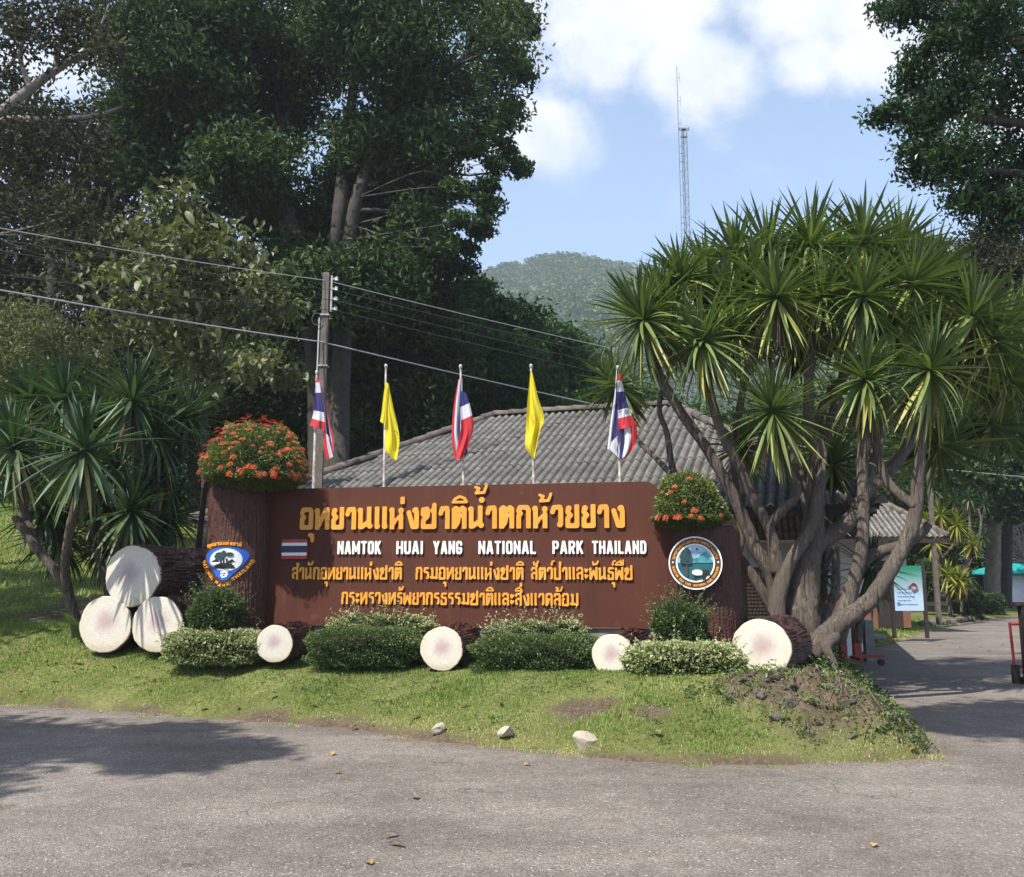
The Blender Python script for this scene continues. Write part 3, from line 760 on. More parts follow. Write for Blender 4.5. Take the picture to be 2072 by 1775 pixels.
# glyphs: width, strokes (polylines in the unit body), dots (x, y), open top flag
GL = {
 'ก': (.74, [[(0, -.3), (0, .55), (.2, .68), (-.02, .82), (.12, 1), (.85, 1), (1, .86), (1, -.3)]], []),
 'ท': (.80, [[(.02, .95), (.02, -.3)], [(.04, .02), (.52, .55), (.82, .98), (1, 1), (1, -.3)]], [(-.02, .93)]),
 'ย': (.70, [[(.1, .95), (.0, .74), (.30, .55), (.0, .38), (0, 0), (1, 0), (1, 1.3)]], [(.12, .93)]),
 'า': (.56, [[(-.12, .72), (.1, .98), (.9, 1), (1, .88), (1, -.3)]], []),
 'น': (.80, [[(.02, .95), (.02, 0), (.2, .02), (.84, .30)], [(.86, 1.3), (.86, .08)]], [(-.02, .93), (.95, .06)]),
 'เ': (.30, [[(.1, 1.3), (.1, .05)]], [(.45, .04)]),
 'ห': (.80, [[(.02, .95), (.02, -.3)], [(.04, .06), (.45, .42), (.88, .66), (.88, .9)], [(.88, .62), (.88, -.3)]], [(-.02, .93), (.86, .9)]),
 'ง': (.66, [[(.9, .95), (1, .75), (1, 0), (.52, 0), (0, .78)]], [(.78, .90)]),
 'ช': (.86, [[(-.03, .68), (.0, .93), (.32, .97), (.40, .74), (.36, .56), (.03, .36), (0, .2), (0, 0), (.95, 0), (.95, 1.18)], [(.80, .88), (.95, .80)]], [(.02, .70)], 1),
 'ต': (.78, [[(0, -.3), (0, .92), (.18, 1), (.5, .86), (.82, 1), (1, .92), (1, -.3)], [(.48, .58), (.34, .2), (.12, .02)]], [(.48, .60)]),
 'ว': (.62, [[(-.1, .74), (.1, .98), (.88, 1), (1, .88), (1, .1)]], [(.88, .07)]),
 'ร': (.62, [[(.05, .78), (.2, .98), (.95, .98)], [(.0, .70), (.25, .62), (.9, .58), (1, .45), (1, .1)]], [(.86, .07)]),
 'ส': (.72, [[(-.05, .8), (.15, 1), (.8, 1), (.97, .84), (.97, -.3)], [(.05, .1), (.0, .38), (.3, .55), (.95, .5)], [(.8, .98), (1.1, 1.2)]], [(.12, .08)], 1),
 'ล': (.72, [[(-.05, .8), (.15, 1), (.85, 1), (1, .86), (1, -.3)], [(.05, .1), (.0, .38), (.3, .55), (1, .5)]], [(.12, .08)]),
 'ม': (.84, [[(.24, .95), (.24, .05)], [(.0, .10), (.3, .12), (1, .04), (1, 1.3)]], [(.14, .93), (-.02, .12), (.06, .12)]),
 'อ': (.74, [[(-.02, .8), (.14, 1), (.86, 1), (1, .88), (1, 0), (0, 0), (0, .5), (.15, .56)]], [(.14, .56)]),
 'ด': (.74, [[(0, -.3), (0, .88), (.14, 1), (.86, 1), (1, .88), (1, -.3)], [(.44, .5), (.3, .2), (.1, .02)]], [(.44, .5)]),
 'ป': (.78, [[(.02, .95), (.02, 0), (.95, 0), (.95, 1.3)]], [(-.02, .93)], 1),
 'พ': (.86, [[(.0, .95), (.0, .0), (.06, 0), (.5, .74), (.94, 0), (1, 0), (1, 1.3)]], [(-.02, .93)]),
 'ธ': (.68, [[(.05, .76), (.2, .98), (1, .98)], [(.02, .72), (.25, .60), (.9, .60), (1, .5), (1, 0), (0, 0), (0, .32)]], []),
 'ะ': (.42, [[(.0, .88), (.3, .66), (1.1, .84)], [(.0, .34), (.3, .12), (1.1, .30)]], [(.1, .84), (.1, .30)]),
 'N': (.62, [[(0, -.3), (0, 1.3)], [(0, 1.05), (1, -.05)], [(1, -.3), (1, 1.3)]], [], 2),
 'A': (.66, [[(-.04, -.2), (.5, 1.25), (1.04, -.2)], [(.2, .25), (.8, .25)]], [], 2),
 'M': (.78, [[(0, -.3), (0, 1.3)], [(0, 1.1), (.5, .15), (1, 1.1)], [(1, -.3), (1, 1.3)]], [], 2),
 'T': (.58, [[(-.4, 1), (1.4, 1)], [(.5, 1), (.5, -.3)]], [], 2),
 'O': (.60, [[(0, .15), (0, .85), (.2, 1), (.8, 1), (1, .85), (1, .15), (.8, 0), (.2, 0), (0, .15)]], [], 2),
 'K': (.62, [[(0, -.3), (0, 1.3)], [(1.15, 1.25), (.2, .45)], [(.35, .6), (1.15, -.25)]], [], 2),
 'H': (.62, [[(0, -.3), (0, 1.3)], [(1, -.3), (1, 1.3)], [(0, .5), (1, .5)]], [], 2),
 'U': (.60, [[(0, 1.3), (0, .15), (.2, 0), (.8, 0), (1, .15), (1, 1.3)]], [], 2),
 'I': (.25, [[(.5, -.3), (.5, 1.3)]], [], 2),
 'Y': (.66, [[(-.1, 1.25), (.5, .45), (1.1, 1.25)], [(.5, .5), (.5, -.3)]], [], 2),
 'G': (.60, [[(1, .75), (1, .85), (.8, 1), (.2, 1), (0, .85), (0, .15), (.2, 0), (.8, 0), (1, .15), (1, .42), (.6, .42)]], [], 2),
 'L': (.52, [[(0, 1.3), (0, 0), (1.4, 0)]], [], 2),
 'P': (.58, [[(0, -.3), (0, 1.3)], [(0, 1), (.8, 1), (1, .85), (1, .6), (.8, .45), (0, .45)]], [], 2),
 'R': (.60, [[(0, -.3), (0, 1.3)], [(0, 1), (.8, 1), (1, .85), (1, .62), (.8, .48), (0, .48)], [(.5, .45), (1.05, -.25)]], [], 2),
 'D': (.60, [[(0, 0), (0, 1)], [(0, 1), (.75, 1), (1, .8), (1, .2), (.75, 0), (0, 0)]], [], 2),
 'S': (.58, [[(1, .82), (.8, 1), (.2, 1), (0, .85), (0, .62), (1, .4), (1, .15), (.8, 0), (.2, 0), (0, .2)]], [], 2),
}
UPV = 'ิีืัํ'; TONE = '่้์'; LOW = 'ุ'
def clusters(s):
    s = s.replace('แ', 'เเ').replace('ำ', 'ํา').replace('้ํ', 'ํ้')
    out = []
    for ch in s:
        if ch in UPV + TONE + LOW and out: out[-1] += ch
        else: out.append(ch)
    return out
def glyph_sdf(cl, W, s, ms):
    b = GL[cl[0]]; fl = b[3] if len(b) > 3 else 0
    fx = lambda x: s / 2 + x * (W - s)
    fy = lambda y: s / 2 + y * (1 - s)
    TH_ = {'N': 1, 'M': 1, 'ห': 1, 'น': -1, 'K': -1}
    fs = [caps([(fx(x), fy(y)) for x, y in st], s * (.34 if TH_.get(cl[0]) == i_ else .5)) for i_, st in enumerate(b[1])]
    fs += [circ(fx(x), fy(y), s * .60) for x, y in b[2]]
    f = union(*fs)
    top = 1.0 if fl != 1 else 1.22
    body = lambda X, Y: np.maximum(np.maximum(f(X, Y), Y - top), -Y)
    if fl == 2:
        f2 = body; body = lambda X, Y: np.maximum(np.maximum(f2(X, Y), X - W), -X)
    fs = [body]; lift = 0.0; h = ms / 2; x1 = W - s * .5
    for m in cl[1:]:
        if m == 'ิ' or m == 'ี' or m == 'ื':
            w = min(W * .92, .72); xa = W * .5 - w / 2 + .02
            fs.append(caps([(xa, 1.16), (xa + w, 1.16), (xa + w * .85, 1.32), (xa + w * .5, 1.40), (xa + w * .15, 1.30), (xa, 1.16)], h * .8))
            if m != 'ิ': fs.append(caps([(xa + w, 1.16), (xa + w, 1.52)], h * .8))
            if m == 'ื': fs.append(caps([(xa + w * .68, 1.25), (xa + w * .68, 1.5)], h * .7))
            lift = .36
        elif m == 'ั':
            fs.append(caps([(W * .45, 1.36), (W * .5, 1.18), (W * .9, 1.22), (W * 1.05, 1.42)], h)); lift = .34
        elif m == 'ํ':
            fs.append(circ(x1, 1.24, h * 1.7)); lift = .38
        elif m == '่':
            fs.append(poly([(x1 - h * 1.3, 1.1 + lift), (x1 + h * 1.3, 1.1 + lift), (x1 + h * 1.3, 1.42 + lift), (x1 - h * 1.3, 1.42 + lift)]))
        elif m == '้':
            fs.append(caps([(x1 - .28, 1.42 + lift), (x1 - .12, 1.36 + lift), (x1 - .26, 1.16 + lift), (x1 + .1, 1.18 + lift), (x1 + .2, 1.46 + lift)], h * .8))
        elif m == '์':
            fs.append(union(circ(x1, 1.2 + lift, h * 1.25), caps([(x1, 1.2 + lift), (x1 + .04, 1.42 + lift), (x1 + .2, 1.46 + lift)], h * .75)))
        elif m == 'ุ':
            fs.append(union(circ(x1 - .02, -.24, h * 1.3), caps([(x1 - .02, -.22), (x1 + .09, -.24), (x1 + .09, -.50)], h)))
    return union(*fs)
_gc = {}
def glyph_mesh(cl, W, s, ms, st, depth):
    k = (cl, round(W, 3), round(s, 3), st, depth)
    if k not in _gc:
        _gc[k] = shape(glyph_sdf(cl, W, s, ms), -.12, W + .24, -.62 if len(cl) > 1 else -st, 1.9 if len(cl) > 1 else 1.25, st, depth)
    return _gc[k]
def layout(text, width, h, gap=.11):
    """clusters with their x offset, in units of height h, stretched to the given width"""
    cl = clusters(text)
    nat = sum(GL[c[0]][0] if c != ' ' else .5 for c in cl) + gap * (len(cl) - 1)
    k = width / h / nat
    x = 0; out = []
    for c in cl:
        if c == ' ':
            x += (.5 + gap) * k; continue
        w = GL[c[0]][0] * k
        out.append((c, x, w)); x += w + gap * k
    return out

# ------------------------------------------------------------------ the sign
SA = P(545, 1172, 13.2); SBp = P(1355, 1172, 12.1)
ex = SBp - SA; ex[2] = 0; SL = np.linalg.norm(ex); ex /= SL
en = np.array([ex[1], -ex[0], 0])          # towards the camera
RZ = math.atan2(ex[1], ex[0])
def sp(u, v, off=0.0):
    """picture point on the sign plane (off metres in front) -> (s, z)"""
    d = ray(u, v); o = SA + en * off; o[2] = 0
    cam0 = np.array([0, 0, 1.6])
    t = ((o - cam0) @ en) / (d @ en)
    p = cam0 + d * t
    return float((p - SA) @ ex), float(p[2])
s_l, z_t0 = sp(545, 985); s_r, z_t1 = sp(1334, 979)
s_br, z_b = sp(1335, 1276); ztop = (z_t0 + z_t1) / 2; zbot = sp(545, 1264)[1] * .5 + z_b * .5
sign = empty('park_sign', (SA[0], SA[1], zbot), 'long brown concrete wall sign with raised orange Thai and white English lettering', 'sign', rz=RZ)
def slocal(V):  # (s, z, off) -> sign-local xyz
    V = np.asarray(V, float)
    return np.stack([V[:, 0], -V[:, 2], V[:, 1] - zbot], 1)
def extr(poly_, z0, z1):
    n = len(poly_)
    V = [(x, y, z1) for x, y in poly_] + [(x, y, z0) for x, y in poly_]
    Fs = [tuple(range(n)), tuple(range(2 * n - 1, n - 1, -1))] + [(i, n + i, n + (i + 1) % n, (i + 1) % n)[::-1] for i in range(n)]
    return np.array(V), Fs
seam = sp(1000, 1004)[1]
rr = .2
arc = [(s_r - rr + rr * math.cos(a), ztop - rr + rr * math.sin(a)) for a in np.linspace(.35, math.pi / 2, 7)]
wig = [(s_l - .35 + t * (s_br - s_l + .35), zbot + .012 * math.sin(9 * t) + .01 * math.sin(23 * t)) for t in np.linspace(0, 1, 24)]
low = wig + [(s_br + .28, zbot), (s_br + .28, sp(1345, 1052)[1]), (s_r + .03, sp(1345, 1052)[1]), (s_r + .03, seam), (s_l - .35, seam)]
upp = [(s_l - .35, seam), (s_r + .0, seam)] + [a for a in arc if a[1] > seam + .005] + [(s_l - .35, ztop)]
# panel with slightly uneven plaster: two butted slabs
V1, F1 = extr(low, -.22, 0.0); V2, F2 = extr(upp, -.20, -.010)
Vp, Fp = join([(V1, F1), (V2, F2)])
obj('sign_panel', mesh('sign_panel', slocal(Vp), Fp, M['panel']), sign)
pl = extr([(s_l - .2, .1), (s_br + .2, .1), (s_br + .2, zbot - .004), (s_l - .2, zbot - .004)], -.19, -.05)
obj('plinth', mesh('plinth', slocal(pl[0]), pl[1], M['concrete']), sign)
def put_line(text, u0, v0, u1, v1, body0, s, st, m, depth, par=sign):
    """u0..u1 baseline ends; body0: height in picture units at the left end"""
    a = sp(u0, v0); b = sp(u1, v1); h = sp(u0, v0 - body0)[1] - a[1]
    Wd = b[0] - a[0]
    for c, x, w in layout(text, Wd, h):
        V, Fs = glyph_mesh(c, w, s, .15, st, depth / h)
        V = V * h
        zz = a[1] + (b[1] - a[1]) * (x * h / Wd)
        me = mesh('letter', slocal(np.stack([V[:, 0], V[:, 1] + 0, V[:, 2]], 1)) + np.array([0, 0, zbot]), Fs, m)
        obj('letter', me, par, (a[0] + x * h, -.002, zz - zbot), rot=None)
put_line('อุทยานแห่งชาติน้ำตกห้วยยาง', 608, 1072.5, 1265, 1068.5, 45, .205, .045, M['orange'], .032)
for w_, a_u, b_u in [('NAMTOK', 684, 772), ('HUAI', 803, 857), ('YANG', 877, 936), ('NATIONAL', 969, 1085), ('PARK', 1118.5, 1181), ('THAILAND', 1198.5, 1308.5)]:
    vb = 1121.8 - (a_u - 684) / 600 * .8
    put_line(w_, a_u, vb, b_u, vb, 26.5, .17, .05, M['white_letter'], .028)
put_line('สำนักอุทยานแห่งชาติ', 592, 1172.8, 814, 1173, 25, .168, .05, M['orange'], .028)
put_line('กรมอุทยานแห่งชาติ', 842, 1173, 1060, 1173.4, 25.5, .168, .05, M['orange'], .028)
put_line('สัตว์ป่าและพันธุ์พืช', 1075, 1173.4, 1281, 1174, 26, .168, .05, M['orange'], .028)
put_line('กระทรวงทรัพยากรธรรมชาติและสิ่งแวดล้อม', 692, 1222.6, 1171, 1226.8, 25, .168, .05, M['orange'], .028)
# flag plaque of five raised stripes
fa = sp(571, 1131.5); fb = sp(624, 1091.5)
pq = obj('flag_plaque', mesh('flag_plaque', slocal(extr([(fa[0], fa[1]), (fb[0], fa[1]), (fb[0], fb[1]), (fa[0], fb[1])], .001, .03)[0]), extr([(0, 0), (1, 0), (1, 1), (0, 1)], 0, 1)[1], M['red']), sign)
hh = (fb[1] - fa[1]) / 6
for k0_, k1_, m_ in [(0, 1, 'red'), (1, 2, 'white'), (2, 4, 'navy'), (4, 5, 'white'), (5, 6, 'red')]:
    e = extr([(fa[0] + .004, fa[1] + k0_ * hh + .002), (fb[0] - .004, fa[1] + k0_ * hh + .002), (fb[0] - .004, fa[1] + k1_ * hh - .002), (fa[0] + .004, fa[1] + k1_ * hh - .002)], .0305, .037)
    obj('stripe', mesh('stripe', slocal(e[0]), e[1], M[m_]), pq)

# ------------------------------------------------------------------ bark cylinders (pillars and logs)
def bark(R, Ln, na=150, nl=60, seed=0, flare=0.0, amp=.011, rough_top=0.0):
    """ridged cylinder along +Z from 0 to Ln"""
    r = np.random.default_rng(seed)
    A, Zg = np.meshgrid(np.linspace(0, 2 * np.pi, na, endpoint=False), np.linspace(0, Ln, nl))
    rid = 0
    for k in range(7):
        f = int(r.integers(24, 72)); ph = r.random() * 6.28
        rid = rid + np.sin(f * A + ph + 1.4 * np.sin(Zg * (2.5 + 3 * r.random()) + r.random() * 6.28)) * np.sin(Zg * (3 + 5 * r.random()) + r.random() * 6 + A * r.integers(1, 4))
    big = sum(np.sin(int(r.integers(1, 5)) * A + r.random() * 6.28 + Zg * (r.random() * 3 - 1.5)) for _ in range(4)) * .005
    rad = R + amp * np.clip(rid * .8, -1.6, 1.6) + big + amp * .5 * r.normal(size=A.shape)
    rad = rad + flare * np.exp(-Zg / .22)
    rad = rad - rough_top * np.exp(-(Ln - Zg) / .05)
    V = np.stack([rad * np.cos(A), rad * np.sin(A), Zg + 0 * A], 2).reshape(-1, 3)
    ii, jj = np.meshgrid(np.arange(na), np.arange(nl - 1))
    a = (jj * na + ii).ravel(); b = (jj * na + (ii + 1) % na).ravel()
    Fs = [tuple(q) for q in np.stack([a, b, b + na, a + na], 1)]
    n0 = len(V)
    V = np.vstack([V, [[0, 0, 0.0], [0, 0, Ln]]])
    for k in range(na):
        k2 = (k + 1) % na
        Fs.append((k2, k, n0)); Fs.append(((nl - 1) * na + k, (nl - 1) * na + k2, n0 + 1))
    return V, Fs

def pillar(uc, D, vtop, vbot, R, label, seed, flare=.05):
    c = P(uc, 1172, D); z1 = P(uc, vtop, D - R * .6)[2]; z0 = P(uc, vbot, D - R)[2] - .30
    root = empty('log_pillar', (c[0], c[1], z0), label, 'pillar', 'concrete tree trunk pillars at the ends of the sign')
    V, Fs = bark(R, z1 - z0, 220, 130, seed, flare, .0033, .03)
    obj('shaft', mesh('shaft', V, Fs, M['bark_paint'], smooth=False), root)
    return root, c, z0, z1
RL = .455
pL, cL, zL0, zL1 = pillar(481, 13.25, 984, 1285, RL, 'brown tree-trunk pillar at left end of sign bearing blue shield emblem', 11, .03)
pR, cR, zR0, zR1 = pillar(1428, 12.25, 1064, 1305, .47, 'brown tree-trunk pillar at right end of sign bearing round park emblem', 12, .02)

# shield emblem wrapped round the left pillar: drawn in pixels of an enlarged view
def wrapL(V, off):
    """V: x, y (view px, y down), z relief in metres"""
    V = np.asarray(V, float)
    u = (480 + V[:, 0] / 9.34) * .8288; v = (1280 + V[:, 1] / 9.34) * .8288
    ang0 = math.atan2(-cL[0], -cL[1])      # direction pillar -> camera, measured from -Y? use vector form
    tc = -cL[:2] / np.linalg.norm(cL[:2]); rt = np.array([-tc[1], tc[0]])
    th = np.arcsin(np.clip((u - 481) / 64.5, -.985, .985))
    Rr = RL + off + V[:, 2]
    xy = cL[:2] + Rr[:, None] * (np.cos(th)[:, None] * tc + np.sin(th)[:, None] * rt)
    z = np.array([P(481, float(b), 12.82)[2] for b in v])
    return np.stack([xy[:, 0], xy[:, 1], z], 1)
def shp(sdf, b, st, d):   # in y-down pixel space; faces flipped to look outwards
    V, Fs = shape(sdf, *b, st, d)
    return V, [f[::-1] for f in Fs]
def rtri(k):  # rounded triangle, k px larger than the blue field
    base = poly([(420, 640), (520, 605), (700, 590), (900, 615), (1060, 670), (1090, 720), (1000, 860), (680, 1210), (640, 1215), (560, 1140), (360, 800), (350, 720)], 70)
    return lambda X, Y: base(X, Y) - k
OFF = .022
def embL(name, sdf, m, relief0, relief, b=(120, 1400, 340, 1480), st=16, par=None, off=OFF):
    V, Fs = shp(sdf, b, st, relief); V[:, 2] += relief0
    return wpart(name, wrapL(V, off), Fs, M[m], par or pL)
# emblem plate is the part; everything on it is a sub-part
V, Fs = shp(rtri(120), (120, 1420, 330, 1480), 16, .03)
Vw = wrapL(V, -.012)
plate = obj('shield_emblem', mesh('shield_emblem', Vw - np.array(pL.location), Fs, M['emb_brown']), pL)
def subL(name, sdf, m, r0, dz, b=(120, 1400, 340, 1480), st=14):
    V, Fs = shp(sdf, b, st, dz); V[:, 2] += r0
    obj(name, mesh(name, wrapL(V, 0) - np.array(pL.location), Fs, M[m]), plate)
subL('blue_field', rtri(0), 'blue', .0185, .008)
subL('white_disc', union(circ(690, 812, 325, 255), poly([(640, 1040), (760, 1030), (740, 1080), (660, 1090)], 5)), 'white', .027, .005)
subL('scroll', union(caps([(600, 1100), (680, 1085), (725, 1130), (700, 1190), (640, 1205), (600, 1165)], 18), caps([(610, 1135), (660, 1145), (690, 1160)], 10), caps([(660, 1200), (625, 1228)], 8)), 'white', .0275, .006, (540, 800, 1040, 1260), 8)
subL('hills', union(inter(circ(660, 1010, 215, 130), lambda X, Y: Y - 1012), poly([(400, 855), (490, 795), (560, 855)], 4), poly([(740, 850), (800, 800), (870, 860)], 4)), 'emb_dark', .032, .004, (380, 900, 780, 1040), 9)
subL('tree_crown', union(circ(560, 700, 80, 60), circ(640, 650, 42, 50), circ(520, 740, 60, 45), circ(620, 720, 60, 45), circ(755, 690, 78, 48), circ(560, 780, 70, 30)), 'emb_green', .033, .012, (420, 860, 580, 830), 9)
subL('tree_trunk', union(caps([(590, 760), (590, 1000)], 15), caps([(640, 760), (648, 1010)], 13)), 'emb_dark', .034, .007, (560, 680, 740, 1040), 8)
subL('deer', union(caps([(710, 860), (790, 850)], 22), caps([(705, 870), (705, 930)], 9), caps([(785, 860), (790, 960)], 9), caps([(740, 860), (745, 930)], 8), caps([(700, 850), (690, 800)], 10), circ(705, 795, 26, 12), caps([(800, 850), (815, 800)], 6)), 'emb_dark', .034, .007, (660, 840, 760, 990), 7)
def placed(text, poss, h, s, dz, st=.13):
    """letters at (x, y, angle) in y-down px, returned as separate solids"""
    cl = clusters(text); out = []
    for c, (x, y, a, w) in zip(cl, poss):
        if c == ' ': continue
        V, Fs = glyph_mesh(c, w, s, .16, st, dz / h)
        X = (V[:, 0] - w / 2) * h; Y = -(V[:, 1] - .5) * h
        ca, sa = math.cos(a), math.sin(a)
        out.append((np.stack([x + X * ca - Y * sa, y + X * sa + Y * ca, V[:, 2] * h], 1), [f[::-1] for f in Fs]))
    return out
def along(text, path, h, n=60):
    """positions along a smoothed path for the clusters of text"""
    C = spline(path, 12); d = np.r_[0, np.cumsum(np.linalg.norm(np.diff(C, axis=0), axis=1))]
    cl = clusters(text); wid = [GL[c[0]][0] if c != ' ' else .6 for c in cl]
    tot_ = sum(wid) + .14 * (len(cl) - 1); k = d[-1] / tot_; x = 0; out = []
    for c, w in zip(cl, wid):
        q = (x + w / 2) * k; p = [np.interp(q, d, C[:, i]) for i in (0, 1)]
        p2 = [np.interp(min(q + 3, d[-1]), d, C[:, i]) for i in (0, 1)]; p1 = [np.interp(max(q - 3, 0), d, C[:, i]) for i in (0, 1)]
        out.append((p[0], p[1], math.atan2(p2[1] - p1[1], p2[0] - p1[0]), w * k / h)); x += w + .14
    return out
for text, path, h in [('อุทยานแห่งชาติ', [(295, 500), (480, 455), (640, 440), (820, 450), (985, 480)], 78),
                      ('NATIONAL', [(232, 830), (285, 1000), (370, 1150), (450, 1265)], 62), ('PARK', [(490, 1310), (590, 1395), (690, 1395), (780, 1355)], 66),
                      ('THAILAND', [(830, 1270), (960, 1150), (1120, 985), (1250, 815)], 78)]:
    for V, Fs in placed(text, along(text, path, h), h, .24, .014, .12):
        obj('letter', mesh('letter', wrapL(V + np.array([0, 0, .019]), 0) - np.array(pL.location), Fs, M['orange']), plate)

# round emblem on the right pillar, flat
eC = P(1407, 1139.4, 11.68)
tn = -np.array([cR[0], cR[1]]); tn = np.array([*(tn / np.linalg.norm(tn)), 0]); tx = np.array([-tn[1], tn[0], 0])
UN = 52.3 * 11.68 / F / 655
def flatR(V):
    V = np.asarray(V, float)
    return eC + (V[:, 0:1] - 910) * UN * tx + np.stack([0 * V[:, 0], 0 * V[:, 0], -(V[:, 1] - 885) * UN], 1) + V[:, 2:3] * tn
V, Fs = shp(circ(910, 885, 655), (240, 1580, 210, 1560), 28, .16)
V[:, 2] -= .16
disc = obj('round_emblem', mesh('round_emblem', flatR(V) - np.array(pR.location), Fs, M['emb_brown']), pR)
def subR(name, sdf, m, r0, dz, b=(240, 1580, 210, 1560), st=20):
    V, Fs = shp(sdf, b, st, dz); V[:, 2] += r0
    obj(name, mesh(name, flatR(V) - np.array(pR.location), Fs, M[m]), disc)
subR('outer_ring', minus(circ(910, 885, 662), circ(910, 885, 628)), 'white', .0005, .012, st=12)
subR('inner_ring', minus(circ(910, 885, 482), circ(910, 885, 442)), 'white', .0005, .012, st=12)
inn = circ(910, 885, 441)
subR('sky_field', inter(inn, lambda X, Y: Y - 880), 'emb_sky', .0005, .003)
subR('water_field', inter(inn, lambda X, Y: 880.5 - Y), 'emb_teal', .0005, .003)
subR('hills', inter(inn, union(poly([(860, 878), (860, 780), (960, 760), (1040, 690), (1100, 640), (1170, 600), (1260, 720), (1345, 850), (1345, 878)], 2))), 'emb_hill', .004, .008, (840, 1360, 580, 900), 12)
subR('painted_sun', circ(960, 540, 30), 'emb_purple', .004, .003, (920, 1000, 500, 580), 8)
subR('tree_trunk', caps([(690, 900), (705, 1190)], 24), 'emb_trunk', .008, .012, (640, 750, 860, 1230), 9)
subR('tree_crown', inter(inn, union(circ(690, 640, 120, 120), circ(640, 740, 110, 100), circ(740, 760, 100, 90), circ(620, 840, 90, 70), circ(720, 860, 110, 60), circ(690, 560, 60, 60))), 'emb_green', .006, .020, (500, 860, 480, 940), 10)
subR('tapir_body', union(circ(950, 1120, 130, 72), poly([(830, 1110), (870, 1060), (1050, 1070), (1060, 1180), (930, 1190)], 5)), 'white', .008, .018, (800, 1100, 1030, 1220), 10)
subR('tapir_front', union(circ(1120, 1130, 80, 68), circ(1190, 1110, 62, 58), caps([(1230, 1130), (1250, 1180)], 24), caps([(1090, 1180), (1095, 1290)], 22), caps([(1130, 1180), (1140, 1280)], 18), caps([(870, 1160), (905, 1290)], 22), caps([(850, 1140), (900, 1200)], 24)), 'emb_dark', .006, .016, (800, 1290, 1030, 1320), 10)
for x_ in (355, 1470):
    subR('rosette_mark', circ(x_, 872, 48), 'emb_trunk', .0005, .004, (x_ - 60, x_ + 60, 800, 940), 8)
    subR('rosette_centre', circ(x_, 865, 22), 'white', .005, .004, (x_ - 30, x_ + 30, 830, 900), 5)
def arcp(a0, a1, r, n=14): return [(910 + r * math.cos(math.radians(a)), 885 + r * math.sin(math.radians(a))) for a in np.linspace(a0, a1, n)]
for text, path, h in [('อุทยานแห่งชาติน้ำตกห้วยยาง', arcp(190, 349, 545), 62), ('NAMTOK', arcp(171, 141, 556), 64), ('HUAI YANG', arcp(136, 103, 556), 64), ('NATIONAL', arcp(96, 64, 556), 64), ('PARK', arcp(60, 45, 556), 64), ('THAILAND', arcp(42, 10, 556), 64)]:
    for V, Fs in placed(text, along(text, path, h), h, .24, .008, .14):
        obj('letter', mesh('letter', flatR(V + np.array([0, 0, .0005])) - np.array(pR.location), Fs, M['orange']), disc)

# ------------------------------------------------------------------ painted logs
def log(uc, vc, D, R, az, Ln, label, seed, dip=0.0):
    c = P(uc, vc, D); a = math.radians(az)
    ax = np.array([math.sin(a), math.cos(a), dip]); ax /= np.linalg.norm(ax)
    root = empty('painted_log', (c[0], c[1], c[2] - R), label, 'log', 'painted concrete logs')
    V, Fs = bark(R, Ln, 120, int(26 * Ln) + 10, seed, 0, .007 + R * .008)
    sx = np.cross([0, 0, 1], -ax); sx /= np.linalg.norm(sx); sy = np.cross(-ax, sx)
    V = V[:, 0:1] * sx + V[:, 1:2] * sy + V[:, 2:3] * ax
    obj('bark', mesh('bark', V + np.array([0, 0, R]), Fs, M['bark_log']), root)
    # cut face: disc with a worn, slightly rounded edge, in a unit-radius frame
    r = np.random.default_rng(seed + 50); n = 72; Vd = []; Fd = []
    A = np.linspace(0, 2 * np.pi, n, endpoint=False)
    out = 1 + .012 * np.sin(3 * A + seed) + .010 * np.sin(7 * A + 2 * seed) + .006 * r.normal(size=n)
    for rr_, zz in [(1.0, -.06), (1.0, .045), (.975, .06), (.8, .063), (.5, .066), (.2, .066)]:
        Vd += [(rr_ * o * math.cos(t), rr_ * o * math.sin(t), zz) for t, o in zip(A, out)]
    for k in range(5):
        for i in range(n): Fd.append((k * n + i, k * n + (i + 1) % n, (k + 1) * n + (i + 1) % n, (k + 1) * n + i))
    Fd.append(tuple(range(5 * n, 6 * n)))
    o = obj('cut_face', mesh('cut_face', Vd, Fd, M['cut'], smooth=False), root, (0, 0, R), scale=(R, R, R))
    from mathutils import Matrix
    Mx = Matrix((tuple(sx), tuple(sy), tuple(-ax))).transposed()
    o.rotation_euler = Mx.to_euler()
    return root
log(269, 1166, 12.9, .425, 13, 2.2, 'large brown painted log with cream cut end, on top of the stack of three', 1)
log(214, 1264, 12.95, .385, 8, 2.0, 'brown painted log with cream cut end, bottom left of the stack of three', 2)
log(319, 1264, 12.75, .375, 10, 2.0, 'brown painted log with cream cut end, bottom right of the stack, behind pale hedge', 3)
log(556, 1303, 12.0, .235, 3, 1.6, 'small painted log with cream end between pale left hedge and first green hedge', 4)
log(894, 1313, 11.6, .268, 10, 1.6, 'painted log with cream end between the two green hedges under sign', 5)
log(1240, 1326, 11.1, .25, 19, 1.6, 'small painted log with cream end right of second green hedge', 6)
log(1541, 1313, 11.0, .345, 30, 1.15, 'big painted log with cream end at far right beneath the yucca trunks', 7)

